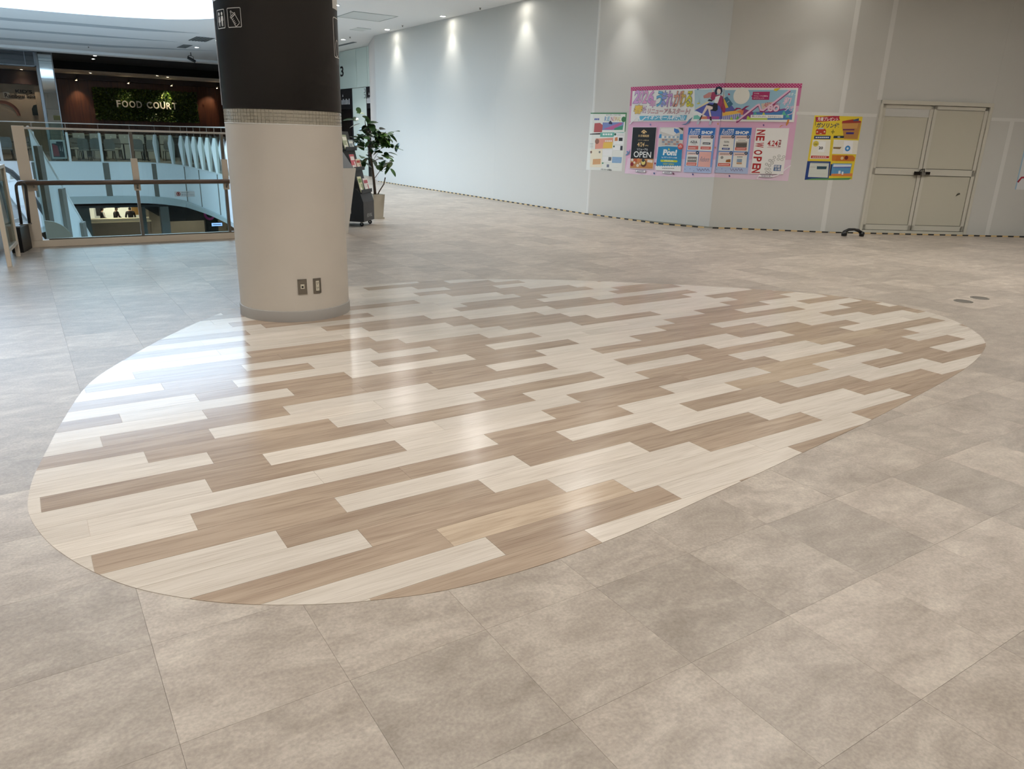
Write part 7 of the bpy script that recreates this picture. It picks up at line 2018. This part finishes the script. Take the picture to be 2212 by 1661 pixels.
('p','#8a938a',[(-0.044,1.391),(0.053,1.391),(0.053,1.394),(-0.044,1.394)]),
('p','#8a938a',[(-0.042,1.369),(0.054,1.369),(0.054,1.373),(-0.042,1.373)]),
('p','#8a938a',[(-0.041,1.348),(0.056,1.348),(0.056,1.351),(-0.041,1.351)]),
('t', '#33363a', 'イオンモール和歌山', 0.27, 0.915, 0.534, 0.95, 0, 0.012),
],
'yellow_poster': [
('p','#ecd23a',[(4.411,2.06),(5.26,2.072),(5.254,0.95),(4.401,0.915)]),
('p','#1f3f86',[(4.401,1.247),(4.81,1.252),(4.819,0.953),(4.401,0.915)]),
('p','#5f9a58',[(4.523,0.943),(5.248,0.98),(5.198,0.941),(4.401,0.915)]),
('p','#b3263e',[(4.437,2.001),(4.845,2.04),(4.836,2.003),(4.859,1.957),(4.452,1.919)]),
('p','#4a4420',[(4.429,2.01),(4.444,1.859),(4.452,1.86),(4.437,2.011)]),
('t', '#f6f0ea', '先着プレゼント', 4.472, 1.939, 4.826, 2.006, 0.02, 0.02),
('t', '#1f3560', 'ガソリン代', 4.463, 1.824, 4.861, 1.91, 0.08, 0.03),
('p','#c2452c',[(4.469,1.775),(4.484,1.801),(4.625,1.808),(4.648,1.779),(4.647,1.713),(4.479,1.708)]),
('p','#c9d2d8',[(4.499,1.797),(4.518,1.824),(4.585,1.825),(4.611,1.802)]),
('p','#f0ead0',[(4.51,1.753),(4.508,1.761),(4.501,1.765),(4.493,1.765),(4.486,1.761),(4.484,1.753),(4.486,1.745),(4.493,1.741),(4.501,1.741),(4.508,1.745)]),
('p','#f0ead0',[(4.635,1.758),(4.633,1.766),(4.626,1.77),(4.618,1.77),(4.611,1.766),(4.609,1.758),(4.611,1.75),(4.618,1.746),(4.626,1.746),(4.633,1.75)]),
('p','#f0ead0',[(4.543,1.722),(4.578,1.722),(4.578,1.731),(4.543,1.731)]),
('t', '#9a8a2c', '+', 4.737, 1.724, 4.797, 1.797, 0, 0.03),
('p','#c08a4a',[(4.897,1.932),(5.25,1.95),(5.233,1.648),(4.978,1.649)]),
('p','#a83a34',[(4.902,1.947),(5.086,1.981),(5.241,1.957),(5.239,1.928),(4.9,1.91)]),
('p','#d8a05a',[(4.909,1.903),(5.2,1.919),(5.192,1.831),(4.917,1.816)]),
('p','#6a2a5a',[(4.933,1.813),(5.147,1.819),(5.147,1.797),(4.933,1.791)]),
('p','#3a2a8a',[(5.002,1.76),(5.149,1.764),(5.147,1.731),(5.004,1.727)]),
('p','#4a5a7a',[(5.095,1.974),(5.197,2.003),(5.198,1.955),(5.104,1.949)]),
('p','#1f3f76',[(4.456,1.686),(4.741,1.692),(4.742,1.635),(4.457,1.63)]),
('p','#e8eef4',[(4.482,1.648),(4.509,1.648),(4.509,1.667),(4.482,1.667)]),
('p','#e8eef4',[(4.516,1.649),(4.543,1.649),(4.543,1.668),(4.516,1.668)]),
('p','#e8eef4',[(4.55,1.65),(4.578,1.65),(4.578,1.669),(4.55,1.669)]),
('p','#e8eef4',[(4.584,1.651),(4.612,1.651),(4.612,1.67),(4.584,1.67)]),
('p','#e8eef4',[(4.618,1.652),(4.646,1.652),(4.646,1.671),(4.618,1.671)]),
('p','#e8eef4',[(4.653,1.653),(4.68,1.653),(4.68,1.672),(4.653,1.672)]),
('p','#e8eef4',[(4.687,1.654),(4.714,1.654),(4.714,1.673),(4.687,1.673)]),
('p','#1f3046',[(4.793,1.694),(4.977,1.699),(4.976,1.66),(4.792,1.654)]),
('p','#e8eef4',[(4.862,1.667),(4.875,1.667),(4.875,1.683),(4.862,1.683)]),
('p','#e8eef4',[(4.877,1.668),(4.89,1.668),(4.89,1.683),(4.877,1.683)]),
('p','#e8eef4',[(4.892,1.668),(4.906,1.668),(4.906,1.683),(4.892,1.683)]),
('p','#f2efe0',[(4.44,1.619),(4.751,1.624),(4.773,1.293),(4.437,1.286)]),
('p','#dccb52',[(4.553,1.55),(4.548,1.572),(4.534,1.589),(4.514,1.599),(4.492,1.599),(4.472,1.589),(4.458,1.572),(4.453,1.55),(4.458,1.528),(4.472,1.511),(4.492,1.501),(4.514,1.501),(4.534,1.511),(4.548,1.528)]),
('t', '#4a4a32', 'OK!', 4.475, 1.528, 4.542, 1.554, 0, 0.012),
('p','#fafaf6',[(4.561,1.592),(4.674,1.592),(4.672,1.409),(4.558,1.414)]),
('t', '#2a2a2a', '20', 4.563, 1.456, 4.638, 1.504, 0, 0.04),
('p','#c2352e',[(4.454,1.343),(4.769,1.345),(4.768,1.306),(4.453,1.299)]),
('p','#f6e0d8',[(4.48,1.312),(4.508,1.312),(4.508,1.327),(4.48,1.327)]),
('p','#f6e0d8',[(4.516,1.313),(4.544,1.313),(4.544,1.328),(4.516,1.328)]),
('p','#f6e0d8',[(4.551,1.314),(4.58,1.314),(4.58,1.329),(4.551,1.329)]),
('p','#f6e0d8',[(4.587,1.315),(4.615,1.315),(4.615,1.33),(4.587,1.33)]),
('p','#f6e0d8',[(4.623,1.316),(4.651,1.316),(4.651,1.331),(4.623,1.331)]),
('p','#f6e0d8',[(4.658,1.317),(4.686,1.317),(4.686,1.332),(4.658,1.332)]),
('p','#f6e0d8',[(4.694,1.318),(4.722,1.318),(4.722,1.333),(4.694,1.333)]),
('p','#f2efe0',[(4.803,1.629),(5.253,1.627),(5.264,1.389),(4.812,1.384)]),
('p','#8a7452',[(4.816,1.503),(4.962,1.507),(4.937,1.469),(4.817,1.473)]),
('p','#fbfbfb',[(4.992,1.612),(5.16,1.613),(5.173,1.401),(5.005,1.4)]),
('p','#3f8fd0',[(5.128,1.485),(5.124,1.504),(5.113,1.52),(5.097,1.531),(5.078,1.535),(5.059,1.531),(5.043,1.52),(5.032,1.504),(5.028,1.485),(5.032,1.466),(5.043,1.45),(5.059,1.439),(5.078,1.435),(5.097,1.439),(5.113,1.45),(5.124,1.466)]),
('p','#dff0fa',[(5.099,1.485),(5.096,1.496),(5.089,1.503),(5.078,1.506),(5.068,1.503),(5.06,1.496),(5.057,1.485),(5.06,1.475),(5.068,1.467),(5.078,1.464),(5.089,1.467),(5.096,1.475)]),
('p','#d07a2c',[(4.815,1.365),(5.195,1.368),(5.243,1.328),(5.237,1.268),(4.827,1.264)]),
('p','#7a2c2c',[(5.118,1.324),(5.111,1.345),(5.093,1.358),(5.071,1.358),(5.053,1.345),(5.046,1.324),(5.053,1.303),(5.071,1.29),(5.093,1.29),(5.111,1.303)]),
('p','#e8cfa0',[(5.032,1.314),(5.027,1.33),(5.013,1.341),(4.995,1.341),(4.981,1.33),(4.976,1.314),(4.981,1.298),(4.995,1.287),(5.013,1.287),(5.027,1.298)]),
('p','#d6dad2',[(4.454,1.226),(4.784,1.229),(4.802,0.968),(4.45,0.968)]),
('p','#2f5060',[(4.581,1.162),(4.756,1.164),(4.752,1.115),(4.586,1.109)]),
('p','#8a8f8a',[(4.454,1.143),(4.561,1.143),(4.561,1.147),(4.454,1.147)]),
('p','#8a8f8a',[(4.472,1.028),(4.77,1.028),(4.77,1.029),(4.472,1.029)]),
('p','#8a949a',[(4.454,1.226),(4.784,1.229),(4.782,1.214),(4.452,1.211)]),
('p','#5f9ac8',[(4.849,1.22),(5.205,1.226),(5.194,1.009),(4.849,1.008)]),
('p','#dfe8f2',[(4.871,1.205),(5.195,1.21),(5.19,1.169),(4.866,1.16)]),
('p','#5a62b4',[(4.87,1.16),(5.19,1.172),(5.189,1.154),(4.869,1.145)]),
('p','#e0884a',[(4.859,1.039),(5.243,1.056),(5.244,1.003),(4.85,1.0)]),
('p','#e8f0f6',[(4.977,1.095),(5.017,1.096),(5.018,1.043),(4.978,1.042)]),
('p','#e8f0f6',[(5.04,1.081),(5.072,1.082),(5.073,1.029),(5.045,1.028)]),
('p','#1f3560',[(4.817,1.207),(4.848,1.206),(4.849,1.008),(4.824,0.996)]),
],
}
def poster(key, name, parent=None, base=0.0015):
    m_ = MB()
    items = POSTER_ART[key]
    # paper body behind the first shape
    art_faces(m_, items, lambda u, v, o_, c_: wall_pt(u, v, base + o_, c_), bends=(WL[1], WL[2], WL[3]))
    sheet_pts = items[0][2]
    for i in range(len(sheet_pts)):
        a, b = sheet_pts[i - 1], sheet_pts[i]
        m_.face([wall_pt(a[0], a[1], 0.0003), wall_pt(b[0], b[1], 0.0003), wall_pt(b[0], b[1], base + 0.00005), wall_pt(a[0], a[1], base + 0.00005)], 0, lin(items[0][1]))
    return m_.build(name, M_ART, parent)
# white dots on the magenta border strip of the banner
dots = []
for k in range(62):
    for j in range(3):
        L_ = 0.875 + k * 0.0525 + (0.026 if j == 1 else 0)
        z_ = 2.487 + 0.055 * (L_ - 0.844) / 3.275 - j * 0.0215
        dots.append(('p', '#f8e8f0', [(L_ - 0.008, z_), (L_, z_ - 0.008), (L_ + 0.008, z_), (L_, z_ + 0.008)]))
POSTER_ART['banner'] = POSTER_ART['banner'][:5] + dots + POSTER_ART['banner'][5:]
banner = tag(poster('banner', 'campaign_banner'), 'wide pink renewal campaign banner with cartoon shopper on the white wall', 'banner')
for key, nm, lb in (('black_poster', 'shop_poster', 'black poster with OPEN in white'), ('blue_poster', 'shop_poster', 'blue poster with Pon! in white'), ('shop_poster_one', 'shop_poster', 'left blue SHOP list poster'),
                    ('shop_poster_two', 'shop_poster', 'right blue SHOP list poster'), ('white_poster', 'shop_poster', 'white poster with red NEW OPEN')):
    tag(poster(key, nm, banner, 0.016), lb)
tag(poster('info_poster', 'information_poster'), 'busy pale poster with green frame left of the pink banner', 'poster')
tag(poster('yellow_poster', 'gift_poster'), 'yellow and blue gift campaign poster between the banner and the double door', 'poster')
POSTER_ART['edge'] = [('p', '#e4e6e6', [(WL[3] + 3.49, 0.85), (WL[3] + 4.28, 0.85), (WL[3] + 4.28, 1.95), (WL[3] + 3.49, 1.95)]),
                      ('p', '#a8c8dc', [(WL[3] + 3.49, 0.85), (WL[3] + 3.515, 0.85), (WL[3] + 3.515, 1.95), (WL[3] + 3.49, 1.95)]),
                      ('p', '#b03040', [(WL[3] + 3.50, 0.99), (WL[3] + 3.53, 0.97), (WL[3] + 3.58, 1.05), (WL[3] + 3.7, 1.06), (WL[3] + 3.9, 0.98), (WL[3] + 3.7, 1.09), (WL[3] + 3.56, 1.08)])]
tag(poster('edge', 'edge_poster'), 'pale poster with red curve cut off at the right edge', 'poster')

# ------------------------------------------------------------------ ceiling fittings and lamps
def spot(parent, loc, watts, color, size=110, blend=0.7, radius=0.05, aim=None):
    d = bpy.data.lights.new('lamp_light', 'SPOT')
    d.energy, d.color, d.spot_size, d.spot_blend, d.shadow_soft_size = watts, color, math.radians(size), blend, radius
    o = bpy.data.objects.new('lamp_light', d)
    COL.objects.link(o)
    o.location = loc
    if aim is not None:
        o.rotation_euler = (Vector(aim) - Vector(loc)).to_track_quat('-Z', 'Y').to_euler()
    if parent is not None: o.parent = parent
    return o
def downlight(x, y, z, watts, label, group, color=(1.0, 0.97, 0.93), lens=None, size=110, blend=0.7, r=0.075, radius=0.05):
    t = thing('downlight', label, 'downlight', (x, y, z), 0, group)
    m_ = MB(); m_.lathe([(r, 0.0), (r + 0.018, -0.004), (r + 0.020, -0.010), (r - 0.004, -0.012), (r - 0.006, -0.004)], (0, 0, 0), 20); m_.build('trim_ring', M_WHITE, t, smooth=True)
    m_ = MB(); m_.lathe([(0.0005, -0.006), (r - 0.005, -0.006)], (0, 0, 0), 20); m_.build('lens', lens or M_LAMP, t)
    if watts: spot(t, (0, 0, -0.03), watts, color, size, blend, radius)
    return t
for (x, y), LBW in zip(((9.74, 25.42), (9.80, 22.04), (9.82, 18.60), (9.80, 15.17)), ('round downlight in the white ceiling, the farthest along the long plain wall', 'round downlight in the white ceiling, second farthest along the long plain wall', 'round downlight in the white ceiling, nearest one in view along the plain wall', 'round downlight above the broadest light streak on the plain wall')):
    downlight(x, y, CEIL, WALL_LAMP_WATTS, LBW, 'wall washing downlights', (1.0, 0.97, 0.90), size=84, blend=1.0, radius=0.05)
LBG = 'unseen small round recessed downlight in the white ceiling over the walkway'
for x, y in ((10.0, 11.8), (11.75, 8.5)):
    downlight(x, y, CEIL, 45, LBG, 'walkway downlights', size=62, blend=0.9, radius=0.04)
for x, y, k_ in ((1.6, 3.4, 1.0), (-1.6, 4.2, 1.1), (4.4, 3.0, 0.7), (0.2, 7.6, 1.0), (7.1, 8.6, 1.1), (7.1, 12.1, 1.8), (7.1, 15.5, 1.8), (7.1, 18.9, 1.8), (0.0, 1.2, 0.5), (3.6, 0.6, 0.5), (7.1, 4.0, 0.8), (10.6, 4.0, 1.0), (9.6, 6.4, 1.2), (13.0, 4.6, 1.1),
                  (0.0, -2.4, 0.6), (3.6, -2.4, 0.6), (7.1, 0.4, 0.7), (10.6, 0.4, 1.0), (7.1, 22.0, 1.5), (-3.4, 2.4, 1.0), (-3.4, 6.0, 1.2), (14.0, 2.0, 1.2), (8.6, 27.0, 2.2)):
    downlight(x, y, CEIL, LAMP_WATTS * k_, LBG, 'walkway downlights', size=120, blend=0.8, lens=M_LAMPB)  # mostly unseen lamps, added to brighten the floor, column and walls
for x, y, w_d in ((6.52, 32.15, 'farther'), (6.60, 29.08, 'nearer')):
    downlight(x, y, CEIL, 40, '%s round downlight beside the air grilles in the white atrium ceiling' % w_d, 'atrium downlights')
for k_, (x, y) in enumerate(((0.51, 39.47), (1.08, 42.8), (3.84, 41.4), (3.75, 39.45), (5.57, 39.06), (7.11, 38.9))):
    downlight(x, y, CEIL - 0.02, 110, 'small round downlight in the black food court ceiling, %s from the left' % ORD[k_], 'food court ceiling downlights', (1, 0.9, 0.75))
for k_, (x, y) in enumerate(((1.1, 46.6), (4.05, 45.9), (6.97, 44.6), (7.6, 45.4))):
    downlight(x, y, 4.02, 35, 'small round downlight in the beige food court soffit, %s from the left' % ORD[k_], 'food court soffit downlights', (1, 0.85, 0.65), M_LAMPW)
for i, (x, aimx, w0, lb) in enumerate(((3.5, 3.5, 70, 'spotlight left of the green wall washing the wooden wall'), (5.95, 5.6, 35, 'spotlight above the letters FOOD of the green wall'), (8.1, 7.55, 190, 'bright spotlight above the letters COURT of the green wall'), (10.5, 9.95, 75, 'spotlight right of the green wall washing the wooden wall'))):
    t = thing('spotlight', lb, 'spotlight', (x, 47.35, 3.76), 0, 'green wall spotlights')
    m_ = MB(); m_.tube([(0, 0, 0), (0, 0, 0.30)], 0.012, 6); m_.build('stem', M_SOLIDBLACK, t)
    m_ = MB(); m_.tube([(0.06, -0.05, 0.06), (-0.05, 0.05, -0.06)], 0.05, 12); m_.build('lamp_head', M_SOLIDBLACK, t)
    m_ = MB(); m_.lathe([(0.0005, 0), (0.045, 0)], (0, 0, 0), 14); o = m_.build('lens', M_LAMPW, t); o.location = (-0.03, -0.02, -0.075)
    spot(t, (-0.03, 0.0, -0.10), w0, (1, 0.80, 0.55), 62, 0.8, 0.02, (aimx - x, 0.6, -1.3))
spot(None, (4.4, 46.9, -2.0), 150, (1, 0.88, 0.7), 150, 0.6, 0.1).name = 'shop_fill_light'  # fill light without a fixture, added to brighten the shop
spot(None, (4.5, 43.2, -2.0), 120, (1, 0.9, 0.78), 150, 0.6, 0.1).name = 'lower_hall_fill_light'  # unseen fill, added to lift the counter front
spot(None, (8.0, 43.8, -2.1), 200, (1, 0.9, 0.78), 150, 0.6, 0.1).name = 'lower_hall_fill_light'  # unseen fill, added to lift the brown wall right of the shop
for x, y, lb in ((3.4, 36.9, None), (5.4, 36.3, None), (4.4, 36.6, None)):
    pass

# access hatches, grilles and small ceiling fittings
h = thing('ceiling_hatch', 'large square access hatch outlined in the white ceiling near the column top', 'ceiling hatch', (8.38, 20.1, CEIL))
m_ = MB(); m_.box(-0.58, -0.58, -0.006, 0.58, 0.58, 0.0); m_.build('panel', mat('hatch_panel', '#dfe2e0', 0.35), h)
for b_ in ((-0.61, -0.61, -0.010, 0.61, -0.585, 0), (-0.61, 0.585, -0.010, 0.61, 0.61, 0), (-0.61, -0.585, -0.010, -0.585, 0.585, 0), (0.585, -0.585, -0.010, 0.61, 0.585, 0)):
    m_ = MB(); m_.box(*b_); m_.build('frame_bar', mat('hatch_frame', '#a9afae', 0.4), h)
h = thing('ceiling_hatch', 'small square access hatch outlined in the white ceiling near the lift lobby', 'ceiling hatch', (9.2, 22.6, CEIL))
m_ = MB(); m_.box(-0.2, -0.28, -0.005, 0.2, 0.28, 0.0); m_.build('panel', mat('hatch_panel', '#dfe2e0', 0.35), h)
for b_ in ((-0.215, -0.295, -0.008, 0.215, -0.282, 0), (-0.215, 0.282, -0.008, 0.215, 0.295, 0)):
    m_ = MB(); m_.box(*b_); m_.build('frame_bar', mat('hatch_frame', '#a9afae', 0.4), h)
for x, y, w0, d0, lb in ((6.1, 29.2, 0.30, 0.72, 'nearer grey slatted air grille in the white ceiling by the atrium'), (6.1, 32.2, 0.16, 0.70, 'farther grey slatted air grille in the white ceiling by the atrium'), (10.3, 26.7, 0.07, 0.9, 'narrow slot air grille in the white ceiling by the lift lobby')):
    g_ = thing('air_grille', lb, 'air grille', (x, y, CEIL), 0, 'ceiling air grilles')
    m_ = MB(); m_.box(-w0, -d0, -0.004, w0, d0, 0); m_.build('backing', mat('grille_dark', '#54585a', 0.6), g_)
    n_ = 6 if w0 > 0.1 else 2
    for k in range(n_):
        m_ = MB(); xx = -w0 + (k + 0.5) * 2 * w0 / n_; m_.box(xx - 0.012, -d0, -0.014, xx + 0.012, d0, -0.004); m_.build('slat', mat('grille_grey', '#8e9496', 0.5), g_)
for x, y, lb in ((9.67, 24.64, 'farthest tiny sprinkler head in the white ceiling by the plain wall'), (9.79, 20.96, 'middle tiny sprinkler head in the white ceiling by the plain wall'), (9.89, 16.84, 'nearest tiny sprinkler head in the white ceiling by the plain wall'), (3.2, 35.6, 'tiny sprinkler head in the white ceiling across the atrium')):
    s_ = thing('sprinkler', lb, 'sprinkler', (x, y, CEIL), 0, 'sprinkler heads')
    m_ = MB(); m_.lathe([(0.03, 0.0), (0.032, -0.004), (0.012, -0.006), (0.010, -0.03), (0.001, -0.03)], (0, 0, 0), 12); m_.build('body', M_STEEL, s_)
    m_ = MB(); m_.lathe([(0.0005, -0.032), (0.022, -0.032), (0.022, -0.036), (0.0005, -0.036)], (0, 0, 0), 12); m_.build('deflector', M_STEEL, s_)
tk = thing('ceiling_spotlight', 'dark bracket spotlight hanging from the white ceiling above the food court front', 'spotlight', (6.74, 34.5, CEIL))
m_ = MB(); m_.tube([(0, 0, 0), (0, 0, -0.12)], 0.015, 6); m_.build('stem', M_SOLIDBLACK, tk)
m_ = MB(); m_.tube([(-0.14, 0, -0.20), (-0.1, 0, -0.13), (0.0, 0, -0.12), (0.08, 0, -0.16), (0.1, 0, -0.24)], 0.012, 6); m_.build('bracket', M_SOLIDBLACK, tk)
m_ = MB(); m_.tube([(-0.12, 0.04, -0.20), (0.14, -0.05, -0.34)], 0.055, 12); m_.build('lamp_head', M_SOLIDBLACK, tk)
